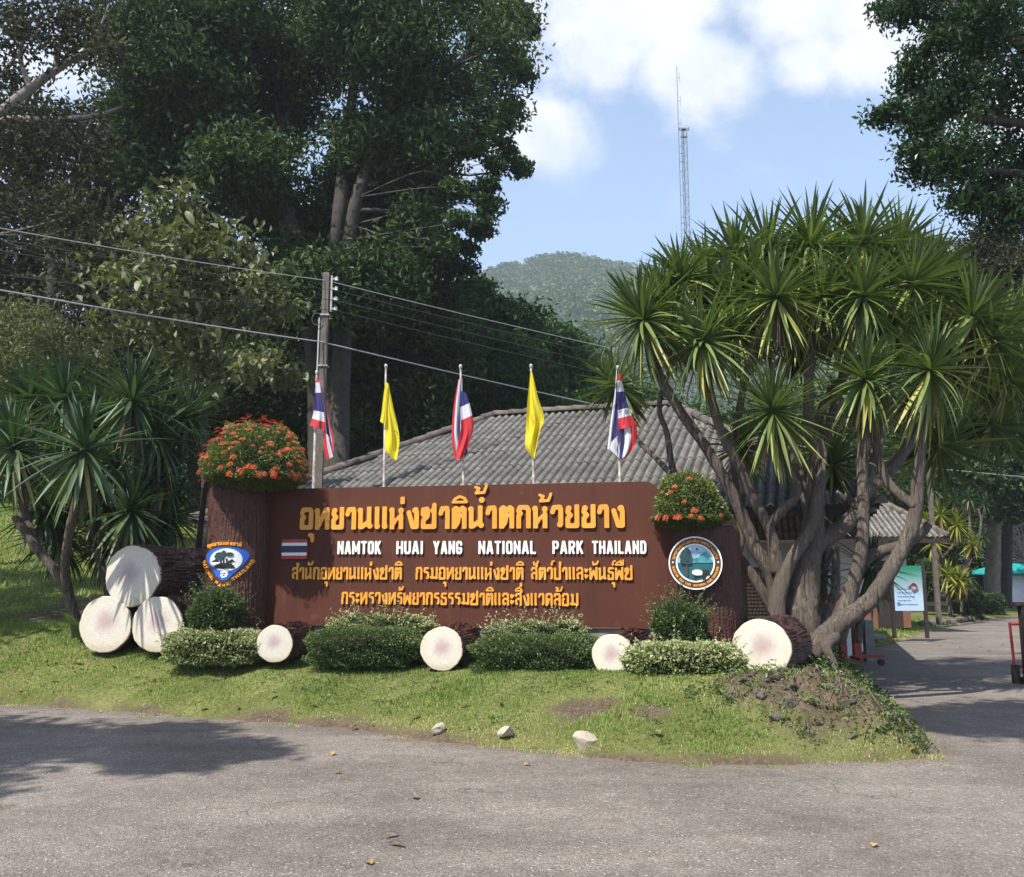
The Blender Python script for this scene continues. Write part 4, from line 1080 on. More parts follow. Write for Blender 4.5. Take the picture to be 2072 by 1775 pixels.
# ------------------------------------------------------------------ flags behind the sign
def flagpole(ut, vt, ub, vb, D, label):
    t = P(ut, vt, D); b = P(ub, vb, D); z0 = .45
    k = (b[2] - z0) / (t[2] - b[2]); base = b + (b - t) * k
    root = empty('flagpole', base, label, 'flagpole', 'flagpoles behind the sign')
    wpart('pole', *tube([base, b, t], [.026, .021, .015], 10, 4), M['pole_white'], root)
    wpart('finial', *tube([t, t + np.array([0, 0, .03]), t + np.array([0, 0, .05])], [.024, .028, .02], 10, 2), M['metal'], root)
    return t, b
def flag(name, label, group, D, panels, mats, emblem=None):
    """panels: (left edge, right edge, bands, along, depth, ripple). edges: picture polylines top to bottom; bands: [(limit, mat index)...]
    along 'v': bands cross the cloth from top to bottom, 'h': bands from left to right"""
    Vs = []; Fs = []; Mi = []; top = panels[0][0][0]
    root_loc = P(*top, D)
    for (Le, Re, bands, alo, dd, rip) in panels:
        nv, nh = 42, 16
        Ls, Rs = spline(np.array(Le, float), 10), spline(np.array(Re, float), 10)
        tl = np.linspace(0, 1, len(Ls)); tr = np.linspace(0, 1, len(Rs))
        o = len(Vs)
        for j in range(nv + 1):
            t = j / nv
            l = [np.interp(t, tl, Ls[:, k]) for k in (0, 1)]; r_ = [np.interp(t, tr, Rs[:, k]) for k in (0, 1)]
            for i in range(nh + 1):
                q = i / nh
                u = l[0] * (1 - q) + r_[0] * q; v = l[1] * (1 - q) + r_[1] * q
                w = math.hypot(r_[0] - l[0], r_[1] - l[1]) / 60
                dep = D + dd + rip * min(1, w * 1.6) * (math.sin(q * 7.5 + t * 3.1 + dd * 40) * (.25 + .75 * t) + .4 * math.sin(q * 15 - t * 5))
                Vs.append(P(u, v, dep))
        for j in range(nv):
            for i in range(nh):
                a = o + j * (nh + 1) + i
                Fs.append((a, a + nh + 1, a + nh + 2, a + 1))
                q = (j + .5) / nv if alo == 'v' else (i + .5) / nh + .0 * j
                for lim, mi in bands:
                    if q <= lim:
                        Mi.append(mi); break
                else: Mi.append(bands[-1][1])
    me = mesh(name, np.array(Vs) - root_loc, Fs, [M[k] for k in mats], smooth=True, midx=Mi)
    o = obj(name, me, None, root_loc, label=label, cat='flag', group=group)
    if emblem:
        for pts, rad, m_ in emblem:
            V, F_ = tube([P(u, v, D - .06) - root_loc for u, v in pts], rad, 5, 4)
            obj('printed_emblem', mesh('printed_emblem', V, F_, m_), o)
    return o
TH = ['c_red', 'c_white', 'c_blue']
def bands5(a): return [(a[0], 0), (a[1], 1), (a[2], 2), (a[3], 1), (1.01, 0)]
GT = 'red, white and blue flags behind the sign'; GY = 'yellow flags behind the sign'
FD = 13.75
flagpole(641, 757, 635, 983, FD, 'white flagpole at far left, beside the utility pole')
flagpole(781, 744, 777, 980, FD - .2, 'white flagpole second from the left, carrying a yellow flag')
flagpole(932, 745, 938, 979, FD - .45, 'white flagpole in the middle of the five, in front of the grey roof')
flagpole(1074.5, 744, 1080, 977, FD - .65, 'white flagpole second from the right, carrying a yellow flag')
flagpole(1250, 747, 1254.5, 976, FD - .9, 'white flagpole at far right beside the yucca leaves')
flag('national_flag', 'furled red, white and blue flag at far left beside the utility pole', GT, FD - .05, [
    ([(640, 764), (637, 800), (634, 835), (626, 861)], [(644, 764), (651, 800), (656, 840), (657, 872)], bands5([.09, .29, .62, .80]), 'v', -.04, .02),
    ([(643, 766), (654, 815), (655, 865), (654, 905), (662, 933)], [(648, 770), (660, 820), (668, 860), (676, 893), (674, 922)], [(.22, 0), (.36, 1), (.74, 2), (.80, 1), (1.01, 0)], 'h', .03, .03),
    ([(655, 868), (657, 900), (661, 932)], [(666, 885), (668, 900), (674, 924)], [(.45, 0), (1.01, 1)], 'h', -.01, .02)], TH)
flag('national_flag', 'furled red, white and blue flag on the middle pole', GT, FD - .5, [
    ([(927, 768), (918, 820), (914, 880), (917, 912), (923, 933)], [(935, 766), (935, 820), (934, 860), (934, 900), (934, 928)], [(.25, 0), (.62, 1), (.86, 2), (1.01, 1)], 'h', .03, .03),
    ([(931, 790), (931, 830), (932, 870), (925, 905), (921, 934)], [(943, 795), (951, 820), (958, 860), (950, 895), (936, 925)], [(.22, 2), (.38, 1), (1.01, 0)], 'v', -.05, .03),
    ([(926, 885), (932, 900), (934, 930)], [(944, 895), (946, 915), (938, 925)], [(.4, 1), (1.01, 2)], 'h', .05, .02)], TH)
flag('national_flag', 'red, white and blue flag on the rightmost pole in front of yucca leaves', GT, FD - .95, [
    ([(1247, 748), (1243, 800), (1236, 850), (1229, 908)], [(1251, 748), (1252, 800), (1252, 860), (1250, 925)], [(.3, 1), (1.01, 2)], 'h', .03, .03),
    ([(1248, 750), (1249, 790), (1250, 830), (1251, 870)], [(1254, 752), (1263, 790), (1272, 825), (1287, 860)], bands5([.16, .36, .66, .80]), 'v', -.05, .03),
    ([(1252, 858), (1256, 890), (1253, 924), (1258, 930)], [(1287, 852), (1289, 880), (1283, 905), (1262, 931)], [(.22, 2), (.62, 1), (1.01, 0)], 'h', -.02, .03),
    ([(1232, 900), (1236, 912), (1250, 925)], [(1251, 880), (1253, 905), (1256, 930)], [(.5, 1), (1.01, 1)], 'h', .01, .02)], TH)
og = M['orange']
flag('yellow_flag', 'yellow flag hanging narrow on the pole second from the left', GY, FD - .25, [
    ([(780, 772), (775, 805), (772, 835), (769, 853)], [(784, 776), (782, 810), (781, 840), (779, 860)], [(1.01, 0)], 'v', -.04, .02),
    ([(782, 774), (779, 830), (779, 880), (779, 912), (790, 926)], [(786, 776), (796, 825), (806, 870), (808, 895), (803, 932)], [(1.01, 0)], 'v', .0, .05)], ['c_yellow'],
    [([(796, 850), (800, 856), (801, 866)], .004, og), ([(797, 872), (803, 874), (806, 882)], .005, M['emb_green'])])
flag('yellow_flag', 'wide yellow flag on the pole second from the right', GY, FD - .7, [
    ([(1073, 754), (1067, 815), (1064, 870), (1063, 905), (1078, 928)], [(1077, 754), (1089, 805), (1101, 845), (1092, 875), (1081, 928)], [(1.01, 0)], 'v', -.01, .05)], ['c_yellow'],
    [([(1078, 838), (1074, 846), (1080, 852), (1076, 862)], .004, og), ([(1086, 842), (1090, 850), (1086, 858), (1090, 866)], .004, og)])
# ------------------------------------------------------------------ roofs
def corr(x): return .034 * math.cos(2 * math.pi * x / .17)
def hip_roof(par, zr, tanp, T, Lr, k, name_off, tw=.51, exp_=1.02, sides=True):
    """front plane of separate corrugated tiles in par's frame: ridge from x=0 to Lr, slope towards -y"""
    cosp = 1 / math.sqrt(1 + tanp * tanp); sinp = tanp * cosp
    S = T / cosp; ncol = 12
    def pt(x, s, h): return (x, -s * cosp - h * sinp * 0 - h * sinp, zr - s * sinp + h * cosp)
    shared = {}
    row = 0; s0 = 0.0
    while s0 < S - .05:
        s1 = min(s0 + exp_ + .10, S)
        full = abs(s1 - s0 - exp_ - .10) < 1e-6
        xmin1, xmax1 = -k * s1 * cosp, Lr + k * s1 * cosp
        c0 = math.floor(xmin1 / tw); c1 = math.ceil(xmax1 / tw)
        for c in range(c0, c1):
            xa, xb = c * tw, (c + 1) * tw
            lo0, hi0 = -k * s0 * cosp, Lr + k * s0 * cosp
            inside = xa >= lo0 and xb <= hi0 and full
            dz = random.uniform(-.004, .004); sk = random.uniform(-.012, .012)
            V = []
            for (s, h) in ((s0 - s0, .010), (s1 - s0, .028)):
                ss = s0 + s; lo, hi = -k * ss * cosp, Lr + k * ss * cosp
                for i in range(ncol + 1):
                    x = xa + (xb - xa) * i / ncol
                    xx = x if inside else min(max(x, lo), hi)
                    for hh in (0, -.012):
                        V.append((xx - xa, s, h + corr(xx) + hh))
            if not inside:
                w = max(v[0] for v in V[2 * (ncol + 1):]) - min(v[0] for v in V[2 * (ncol + 1):])
                if w < .03: continue
            Fs = []
            n2 = 2 * (ncol + 1)
            for i in range(ncol):
                a, b = 2 * i, 2 * i + 2
                Fs.append((n2 + a, n2 + b, b, a))
                Fs.append((n2 + a, n2 + a + 1, n2 + b + 1, n2 + b))
            V = [(x, -s * cosp - h * sinp, -s * sinp + h * cosp) for x, s, h in V]
            if inside:
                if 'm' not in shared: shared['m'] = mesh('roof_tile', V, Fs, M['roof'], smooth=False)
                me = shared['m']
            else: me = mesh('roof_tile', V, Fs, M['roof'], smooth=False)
            o = obj('roof_tile', me, par, (xa, -s0 * cosp + 0, zr - s0 * sinp + dz))
        s0 += exp_
    # side and rear planes as corrugated sheets
    sides_ = []
    yb = T
    for sx, xe in ((-1, 0.0), (1, Lr)):
        V = []; n = 60
        for i in range(n + 1):
            q = -1 + 2 * i / n
            for t in np.linspace(abs(q) * 1.0, 1, 6):
                V.append((xe + sx * k * T * t, q * T, zr - T * tanp * t + .03 + corr(q * T)))
        Fs = [(i * 6 + j, (i + 1) * 6 + j, (i + 1) * 6 + j + 1, i * 6 + j + 1) for i in range(n) for j in range(5)]
        sides_.append((np.array(V), Fs))
    V = [(-k * T, T, zr - T * tanp), (Lr + k * T, T, zr - T * tanp), (Lr, 0, zr), (0, 0, zr)]
    sides_.append((np.array(V), [(0, 1, 2, 3)]))
    V, Fs = join(sides_)
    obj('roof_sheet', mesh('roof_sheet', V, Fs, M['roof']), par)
    # ridge and hip caps
    cv, cf = [], []
    Lc = .42
    for j, (y, r_) in enumerate(((-.0, .105), (.05, .112), (Lc * .55, .098), (Lc + .03, .092))):
        for i in range(9):
            a = math.pi * (i / 8) * 1.1 - .157
            cv.append((r_ * math.cos(a), y, r_ * math.sin(a)))
    cf = [(j * 9 + i, j * 9 + i + 1, (j + 1) * 9 + i + 1, (j + 1) * 9 + i) for j in range(3) for i in range(8)]
    cf.append(tuple(range(9)))
    cme = mesh('ridge_tile', cv, [f[::-1] for f in cf], M['cap'])
    def run(a, b):
        a = Vector(a); b = Vector(b); d = (b - a); n = int(d.length / Lc)
        q = d.to_track_quat('Y', 'Z').to_euler()
        for i in range(n + 1):
            p = a + d * (i / (n + 1))
            o = obj('ridge_tile', cme, par, p + Vector((random.uniform(-.008, .008), 0, .01 + random.uniform(-.006, .008))), rot=(q.x, q.y, q.z))
    for sx, xe in ((-1, 0.0), (1, Lr)):
        run((xe + sx * k * T, -T, zr - T * tanp + .03), (xe, 0, zr + .03))
    run((0, 0, zr + .04), (Lr, 0, zr + .04))

Rl = P(1000, 838, 22.3)
b1 = empty('park_building', (Rl[0], Rl[1], .3), 'low building with weathered grey corrugated hip roof directly behind the sign', 'building', rz=-math.radians(18.5))
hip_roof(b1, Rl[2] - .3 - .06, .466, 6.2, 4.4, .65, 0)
def wall_box(par, x0, x1, y0, y1, z0, z1, m, name='wall'):
    V, Fs = box(((x0 + x1) / 2, (y0 + y1) / 2, (z0 + z1) / 2), (x1 - x0, y1 - y0, z1 - z0))
    return obj(name, mesh(name, V, Fs, m), par)
def window(par, x, y, z, w, h, side='f'):
    V, Fs = join([box((x, y, z + h / 2), (w + .12, .06, .06)), box((x, y, z - h / 2), (w + .12, .06, .06)), box((x - w / 2, y, z), (.06, .06, h - .061)), box((x + w / 2, y, z), (.06, .06, h - .061))])
    f = obj('window', mesh('window', V, Fs, M['cream']), par)
    obj('pane', mesh('pane', *box((x, y + .02, z), (w, .01, h)), M['glass']), f)
    for i in range(1, 7):
        obj('bar', mesh('bar', *box((x - w / 2 + w * i / 7, y - .045, z), (.02, .02, h)), M['white']), f)
    for i in (1, 2):
        obj('bar', mesh('bar', *box((x, y - .066, z - h / 2 + h * i / 3), (w, .02, .02)), M['white']), f)
wall_box(b1, -3.0, 5.6, -4.9, 4.9, 0, 2.75, M['cream'])
wall_box(b1, -3.02, 5.62, -4.92, 4.92, 0, .75, M['brown_wall'], 'wall_base')
for x in (3.1, 4.7): window(b1, x, -4.95, 1.6, 1.2, 1.1)
obj('fascia', mesh('fascia', *join([box((2.2, -6.16, Rl[2] - .3 - 6.2 * .466 - .12), (12.3, .03, .14))]), M['dark']), b1)

q = P(1668, 958, 30.6)
b2 = empty('entrance_booth', (q[0] - 3.4, q[1], .15), 'small booth with brown hip roof beyond the yucca trunks, beside the side road', 'building')
hip_roof(b2, q[2] - .15, .66, 3.5, 3.4, .68, 0, .51, .9)
wall_box(b2, -1.6, 4.9, -2.5, 2.5, 1.02, 2.75, M['cream'])
wall_box(b2, -1.62, 4.92, -2.52, 2.52, 0, 1.02, M['brown_wall'], 'wall_base')
obj('doorway', mesh('doorway', *box((4.3, -2.53, 1.0), (.75, .02, 2.0)), M['dark']), b2)
obj('fascia', mesh('fascia', *box((1.7, -3.47, q[2] - .15 - 3.5 * .66 - .10), (8.1, .03, .12)), M['dark']), b2)
window(b2, 2.2, -2.56, 1.75, 1.3, .9)

# teal roofed hut
hp = P(2055, 1172, 56)
hut = empty('park_hut', (hp[0], hp[1], .05), 'small white hut with turquoise pyramid roof at the far end of the side road', 'hut')
zt = P(2055, 1136, 56)[2] - .05; ze = P(2055, 1161, 56)[2] - .05
def pyramid(cx, r0, zt, ze, n=12, ridge=.05):
    V = []; Fs = []
    prof = [(.05, zt), (.35 * r0, zt - (zt - ze) * .22), (.7 * r0, zt - (zt - ze) * .62), (r0, ze), (r0, ze - .08)]
    for r_, z in prof:
        for k in range(2 * n):
            a = math.pi * k / n; rr_ = r_ * (1 + (ridge if k % 2 == 0 else 0))
            V.append((cx + rr_ * math.cos(a), rr_ * math.sin(a), z + (.04 if k % 2 == 0 else 0)))
    for i in range(len(prof) - 1):
        for k in range(2 * n):
            k2 = (k + 1) % (2 * n)
            Fs.append((i * 2 * n + k, i * 2 * n + k2, (i + 1) * 2 * n + k2, (i + 1) * 2 * n + k)[::-1])
    return np.array(V), Fs
obj('roof', mesh('roof', *pyramid(0, 1.9, zt, ze, 4), M['teal']), hut)
obj('lower_roof', mesh('lower_roof', *pyramid(-1.5, 1.35, ze + .38, ze + .02, 4), M['teal']), hut)
wall_box(hut, -1.35, -.1, -1.1, 1.2, 0, ze - .1, M['white'])
wall_box(hut, .5, 1.4, -1.1, 1.2, 0, ze - .1, M['white'], 'wall')
wall_box(hut, -.098, .498, -.9, 1.1, 0, ze - .12, M['dark'], 'doorway')

# ------------------------------------------------------------------ utility poles and wires
def boxpole(u, vt, D, w, label, zb=0.3, lean=(0, 0)):
    t = P(u, vt, D)
    root = empty('utility_pole', (t[0] + lean[0], t[1], zb), label, 'utility pole')
    V = []; Fs = []
    for k, (z, ww) in enumerate([(zb, w * 1.25), (t[2] * .5, w * 1.1), (t[2] - .03, w), (t[2], w * .85)]):
        x = t[0] + lean[0] * (1 - (z - zb) / (t[2] - zb))
        for a, b in ((-1, -1), (1, -1), (1, 1), (-1, 1)): V.append((x + a * ww / 2, t[1] + b * ww / 2, z))
    for k in range(3):
        for i in range(4): Fs.append((4 * k + i, 4 * k + (i + 1) % 4, 4 * k + 4 + (i + 1) % 4, 4 * k + 4 + i))
    Fs += [(3, 2, 1, 0), (12, 13, 14, 15)]
    wpart('pole', V, Fs, M['pole_concrete'], root)
    return root, t
up_, ut = boxpole(661, 553, 17, .12, 'square concrete utility pole rising behind the leftmost flag', .4, (-.03, 0))
x_, y_, z_ = ut
V, Fs = join([box((x_ + .11, y_ - .02, z_ - .42), (.03, .05, .72))] + [box((x_ + .16, y_ - .02, z_ - .12 - .2 * i), (.09, .03, .03)) for i in range(4)])
wpart('bracket', V, Fs, M['metal'], up_)
for i in range(4):
    V, Fs = lathe([(.018, 0), (.035, .01), (.022, .035), (.036, .06), (.018, .075)], 10)
    wpart('insulator', V + np.array([x_ + .20, y_ - .02, z_ - .16 - .2 * i]), Fs, M['white'], up_)
wpart('conduit', *tube([(x_ - .10, y_ - .05, z_ - .9), (x_ - .115, y_ - .05, z_ - 3.0), (x_ - .13, y_ - .05, .6)], .018, 6, 4), M['cable'], up_)
for k in range(3):
    wpart('strap', *join([box((x_, y_, z_ - .85 - 1.0 * k), (.175, .175, .03))]), M['metal'], up_)
ring = [(x_ - .14 + .09 * math.cos(a), y_ - .1, z_ - .95 + .12 * math.sin(a)) for a in np.linspace(0, 6, 12)]
wpart('cable_loop', *tube(ring, .008, 5, 2), M['wire'], up_)
up2, ut2 = boxpole(1869, 815, 31, .11, 'distant utility pole beside the booth with white meter box', .1)
bx = P(1875, 1073, 30.8)
wpart('meter_box', *box(bx, (.24, .16, .30)), M['white'], up2)
bx = P(1869, 1192, 30.8)
# overhead wires: left end beyond the frame, pole, second pole, beyond
def wire(name, label, pts, rad, m, sag):
    V = []; 
    allp = []
    for a, b in zip(pts[:-1], pts[1:]):
        a = np.array(a); b = np.array(b); n = 14
        for t in np.linspace(0, 1, n, endpoint=False):
            p = a * (1 - t) + b * t; p[2] -= sag * 4 * t * (1 - t) * np.linalg.norm(b - a) / 14; allp.append(p)
    allp.append(np.array(pts[-1]))
    allp = np.array(allp); o = allp[0].copy()
    V, Fs = tube(allp - o, rad, 6, 1)
    return obj(name, mesh(name, V, Fs, m, smooth=True), None, o, label=label, cat='wire', group='overhead wires')
Pn = lambda dz, dx=.2: np.array([x_ + dx, y_ - .04, z_ - dz])
P2 = ut2
wire('overhead_wire', 'topmost pale wire running over the roof from the utility pole top', [P(-400, 385, 10.5), Pn(.16, .0), (P2[0], P2[1], P2[2] - .2), P(2500, 800, 45)], .007, M['cable'], .12)
wire('overhead_wire', 'thin dark wire, second from the top of the utility pole', [P(-400, 410, 10.5), Pn(.36), (P2[0], P2[1], P2[2] - .5), P(2500, 840, 45)], .006, M['wire'], .12)
wire('overhead_wire', 'thin dark wire, third from the top of the utility pole', [P(-400, 435, 10.5), Pn(.56), (P2[0], P2[1], P2[2] - .8), P(2500, 860, 45)], .006, M['wire'], .12)
wire('overhead_wire', 'thin dark wire, fourth from the top of the utility pole', [P(-400, 500, 10.5), Pn(.76), (P2[0], P2[1], P2[2] - 1.1), P(2500, 880, 45)], .006, M['wire'], .12)
wire('overhead_cable', 'thick pale cable hanging lowest between the poles, above the flags', [P(-400, 512, 10.5), P(650, 692, 16.9), P(1869, 945, 31), P(2500, 985, 45)], .0125, M['cable'], .10)

# ------------------------------------------------------------------ radio mast
mD = 95
mb = P(1396, 1172, mD); mb[2] = 3
mast = empty('radio_mast', mb, 'tall thin lattice radio mast with a whip antenna, rising behind the yuccas', 'mast')
def zpx(v, D=mD, u=1396): return P(u, v, D)[2] - 3
def xpx(u, D=mD, v=700): return P(u, v, D)[0] - mb[0]
zt = zpx(262); leg = []
xs_ = [xpx(1391), xpx(1402), xpx(1397)]; ys_ = [-.25, -.25, .3]
V, Fs = join([tube([(xs_[i], ys_[i], 0), (xs_[i], ys_[i], zt)], .045, 5, 1) for i in range(3)])
obj('leg', mesh('leg', V, Fs, M['mast']), mast)
br = []; z = 0; k = 0
while z < zt - .8:
    for i in range(3):
        j = (i + 1) % 3
        a, b = ((xs_[i], ys_[i], z), (xs_[j], ys_[j], z + .8)) if k % 2 else ((xs_[j], ys_[j], z), (xs_[i], ys_[i], z + .8))
        br.append(tube([a, b], .018, 4, 1, cap=False)); br.append(tube([(xs_[i], ys_[i], z), (xs_[j], ys_[j], z)], .018, 4, 1, cap=False))
    z += .8; k += 1
V, Fs = join(br); obj('brace', mesh('brace', V, Fs, M['mast']), mast)
xa = xpx(1386)
V, Fs = join([tube([(xa, 0, 0), (xa, 0, zpx(135))], .04, 5, 1)] + [tube([(xa, 0, zpx(v)), (xa + .32, 0, zpx(v) + .06)], .03, 4, 1) for v in (158, 205, 250, 297, 348, 395, 440)]
             + [tube([(xa + .3, 0, zpx(v) - .55), (xa + .3, 0, zpx(v) + .65)], .018, 4, 1) for v in (158, 205, 250)] + [tube([(xa, 0, zpx(v)), (xs_[2], .1, zpx(v) + .1)], .04, 4, 1) for v in (311, 328, 452)])
obj('antenna', mesh('antenna', V, Fs, M['mast']), mast)
V, Fs = join([box((xs_[2], 0, zt), (.6, .5, .12)), box((xs_[2], 0, zt - .9), (.75, .3, .07)), box((xs_[2] - .45, 0, zt + .05), (.14, .2, .3)), box((xs_[2] + .5, 0, zt + .05), (.14, .2, .3)), tube([(xs_[2] - .5, 0, zt - .1), (xs_[2] + .5, 0, zt - .1)], .03, 4, 1)])
obj('head_platform', mesh('head_platform', V, Fs, M['mast']), mast)

# ------------------------------------------------------------------ notice boards, barriers
def board(uL, uR, vT, vB, D, label, m, posts=None, zb=0.3, th=.05):
    a = P(uL, vB, D); b = P(uR, vT, D)
    root = empty('notice_board', ((a[0] + b[0]) / 2, D, zb), label, 'notice board')
    V, Fs = box(((a[0] + b[0]) / 2, D, (a[2] + b[2]) / 2), (b[0] - a[0], th, b[2] - a[2]))
    bd = wpart('board', V, Fs, m, root)
    for x in (a[0] - .05, b[0] + .05):
        wpart('post', *box((x, D + .01, (zb + b[2] + .05) / 2), (.08, .08, b[2] + .05 - zb)), M['dark'], root)
    return root, bd, a, b
brown = mat('notice_brown', (0.13, 0.045, 0.03), .6, .15, 5)
rb, bd, a, b = board(1505, 1628, 1148, 1290, 15.3, 'brown notice board with orange and white writing behind the yucca trunks', brown)
def btext(root, bd, text, x, z, h, wd, m, y, s=.17):
    for c, xo, w in layout(text, wd, h):
        V, Fs = glyph_mesh(c, w, s, .14, .09, .04)
        V = np.stack([x + (V[:, 0] * h) + xo * h, y - V[:, 2] * h, z + V[:, 1] * h], 1)
        V = V - np.array(root.location)
        obj('letter', mesh('letter', V, Fs, m), bd)
btext(rb, bd, 'เทยวนำตก', a[0] + .28, b[2] - .17, .085, .72, M['orange'], 15.274)
def rows(root, bd, a, b, y, z0, z1, n, m, seed):
    """small print: separate strokes too small to read, laid in lines"""
    r = np.random.default_rng(seed); ps = []
    for i in range(n):
        z = z0 - (z0 - z1) * i / (n - 1); x = a[0] + .08
        xe = b[0] - .08 - r.random() * .3
        while x < xe:
            w = r.uniform(.02, .07)
            ps.append(box((x + w / 2, y, z), (w, .004, .022 + .012 * r.random()))); x += w + .016
    V, Fs = join(ps); V = V - np.array(root.location)
    obj('small_print', mesh('small_print', V, Fs, m), bd, kind='stuff')
rows(rb, bd, a, b, 15.272, b[2] - .28, a[2] + .1, 14, mat('print_cream', (.5, .36, .2), .6), 5)
gm_ = bpy.data.materials.new('board_green_to_pale'); gm_.use_nodes = True
t = gm_.node_tree; bsdf = t.nodes['Principled BSDF']; bsdf.inputs['Roughness'].default_value = .4
gz = nn(t, 'ShaderNodeSeparateXYZ', inp={0: nn(t, 'ShaderNodeTexCoord').outputs['Generated']})
cr = nn(t, 'ShaderNodeValToRGB', inp={0: gz.outputs[2]}); el = cr.color_ramp.elements
el[0].position = .3; el[0].color = (.45, .58, .72, 1); el[1].position = .92; el[1].color = (.02, .22, .12, 1)
t.links.new(cr.outputs[0], bsdf.inputs['Base Color'])
rg, bd, a, b = board(1811, 1863, 1145, 1236, 24.0, 'white and green notice board on two brown posts beside the side road', gm_, zb=.1)
rows(rg, bd, a, b, 23.972, (a[2] + b[2]) / 2 - .02, a[2] + .16, 5, mat('print_blue', (.12, .2, .38), .6), 6)
lg = P(1819, 1222, 23.96)
V, Fs = tube([(lg[0], 23.965, lg[2]), (lg[0], 23.975, lg[2])], .045, 16, 1)
obj('round_mark', mesh('round_mark', V - np.array(rg.location), Fs, M['emb_hill']), bd)
V, Fs = join([tube([P(1838, 1188, 23.95), P(1848, 1180, 23.95), P(1856, 1190, 23.95), P(1846, 1196, 23.95)], .02, 5, 3)])
obj('printed_mark', mesh('printed_mark', V - np.array(rg.location), Fs, M['red']), bd)
# white building strip seen between pillar and board is the corner of park building: pale post
c = P(1501, 1215, 17.6)
# red and white barrier stand
c0 = P(1728, 1338, 17.3)
g0 = empty('barrier_stand', (c0[0], 17.3, .02), 'red and white striped road barrier stand, partly hidden behind the right end of the bank', 'barrier')
zz = P(1722, 1258, 17.3)[2]
def lb(name, x, y, z, s, m): return obj(name, mesh(name, *box((x, y, z), s, bev=min(s) * .1)), g0) if False else obj(name, mesh(name, *box((x, y, z), s), M[m]), g0)
lb('frame', -.20, 0, zz / 2 + .08, (.10, .12, zz - .12), 'red'); lb('frame', .06, 0, zz / 2 + .08, (.12, .12, zz - .12), 'red')
lb('white_stripe', -.09, -.01, zz / 2 + .08, (.09, .10, zz - .14), 'white'); lb('white_stripe', .15, .0, zz * .62, (.03, .10, zz * .6), 'white')
lb('foot', .22, 0, .17, (.66, .07, .055), 'red'); lb('foot', -.06, -.3, .16, (.06, .5, .05), 'red')
V, Fs = tube([(.50, -.03, .06), (.50, .03, .06)], .06, 14, 1)
obj('wheel', mesh('wheel', V, Fs, M['dark']), g0)
c1 = P(2052, 1372, 14.6)
g1 = empty('barrier_gate', (c1[0], 14.6, 0), 'red pipe barrier frame with dark post and base at right edge of the photo', 'barrier')
zt1 = P(2052, 1260, 14.6)[2]
def l2(name, pts, r_, m): return obj(name, mesh(name, *tube(pts, r_, 8, 3), M[m]), g1)
l2('frame', [(0.02, 0, .24), (.0, 0, zt1)], .022, 'red'); l2('rail', [(0, 0, zt1 - .02), (.9, 0, zt1 - .02)], .025, 'red'); l2('rail', [(.02, 0, .26), (.9, 0, .26)], .025, 'red')
obj('foot_post', mesh('foot_post', *box((.03, 0, .14), (.09, .09, .28)), M['dark']), g1)
obj('dark_post', mesh('dark_post', *join([box((.17, -.1, .6), (.10, .12, 1.2)), box((.15, -.1, 1.22), (.26, .16, .05))]), M['dark']), g1)
obj('base', mesh('base', *box((.32, -.1, .045), (.5, .42, .09)), M['dark']), g1)

# ------------------------------------------------------------------ mountain
def ridge_v(u):
    return np.interp(u, [-1500, -400, 300, 900, 960, 1010, 1060, 1120, 1180, 1230, 1300, 1400, 1600, 1800, 1900, 2000, 2300, 3500],
                     [900, 700, 620, 590, 566, 550, 541, 526, 528, 540, 552, 545, 520, 497, 482, 500, 560, 900])
us = np.linspace(-1500, 3500, 380); ts = np.linspace(0, 1.25, 70)
Vh = []
DR = 600.0
for t_ in ts:
    D = 170 + (DR - 170) * t_
    for u in us:
        x = (u - CX) / F * DR * .98
        zr_ = P(u, ridge_v(u), DR)[2]
        h = zr_ * (min(t_, 1) ** 1.15) * (1 - .35 * max(0, t_ - 1) / .25)
        h += 9 * math.sin(x * .035 + 1.2 * math.sin(t_ * 5)) * math.sin(math.pi * min(1, t_)) + 4 * math.sin(x * .11 + t_ * 9) * math.sin(math.pi * min(1, t_))
        Vh.append((x, D, h + 2))
n = len(us); ii, jj = np.meshgrid(np.arange(n - 1), np.arange(len(ts) - 1)); k0 = (jj * n + ii).ravel()
Vh = np.array(Vh)
hillm = mat('hill_forest_floor', (0.055, 0.085, 0.03), .95, .5, .05, bump=.5, bscale=.3)
obj('hill', mesh('hill', Vh, np.stack([k0, k0 + 1, k0 + n + 1, k0 + n], 1), hillm, smooth=True), kind='structure')
r5 = np.random.default_rng(55)
Hg = Vh.reshape(len(ts), n, 3)
def hillpts(nc, u0, u1):
    tt = r5.random(nc) * 1.02; uu = r5.uniform(u0, u1, nc)
    fi = np.clip(tt / 1.25 * (len(ts) - 1), 0, len(ts) - 1.01); fj = np.clip((uu + 1500) / 5000 * (n - 1), 0, n - 1.01)
    i0 = fi.astype(int); j0 = fj.astype(int); a_ = (fi - i0)[:, None]; b_ = (fj - j0)[:, None]
    return Hg[i0, j0] * (1 - a_) * (1 - b_) + Hg[i0 + 1, j0] * a_ * (1 - b_) + Hg[i0, j0 + 1] * (1 - a_) * b_ + Hg[i0 + 1, j0 + 1] * a_ * b_
Cc = np.concatenate([hillpts(3600, 880, 1330), hillpts(1800, 1330, 2150), hillpts(1200, -800, 880)])
nl_ = np.concatenate([np.full(3600, 30), np.full(1800, 16), np.full(1200, 10)])
rad_ = r5.uniform(1.8, 4.2, len(Cc)); idx = np.repeat(np.arange(len(Cc)), nl_)
dv = r5.normal(size=(len(idx), 3)); dv /= np.linalg.norm(dv, axis=1)[:, None]; dv[:, 2] = np.abs(dv[:, 2])
pp = Cc[idx] + dv * rad_[idx][:, None] * np.array([1, 1, .9]) + np.array([0, 0, 1.2])
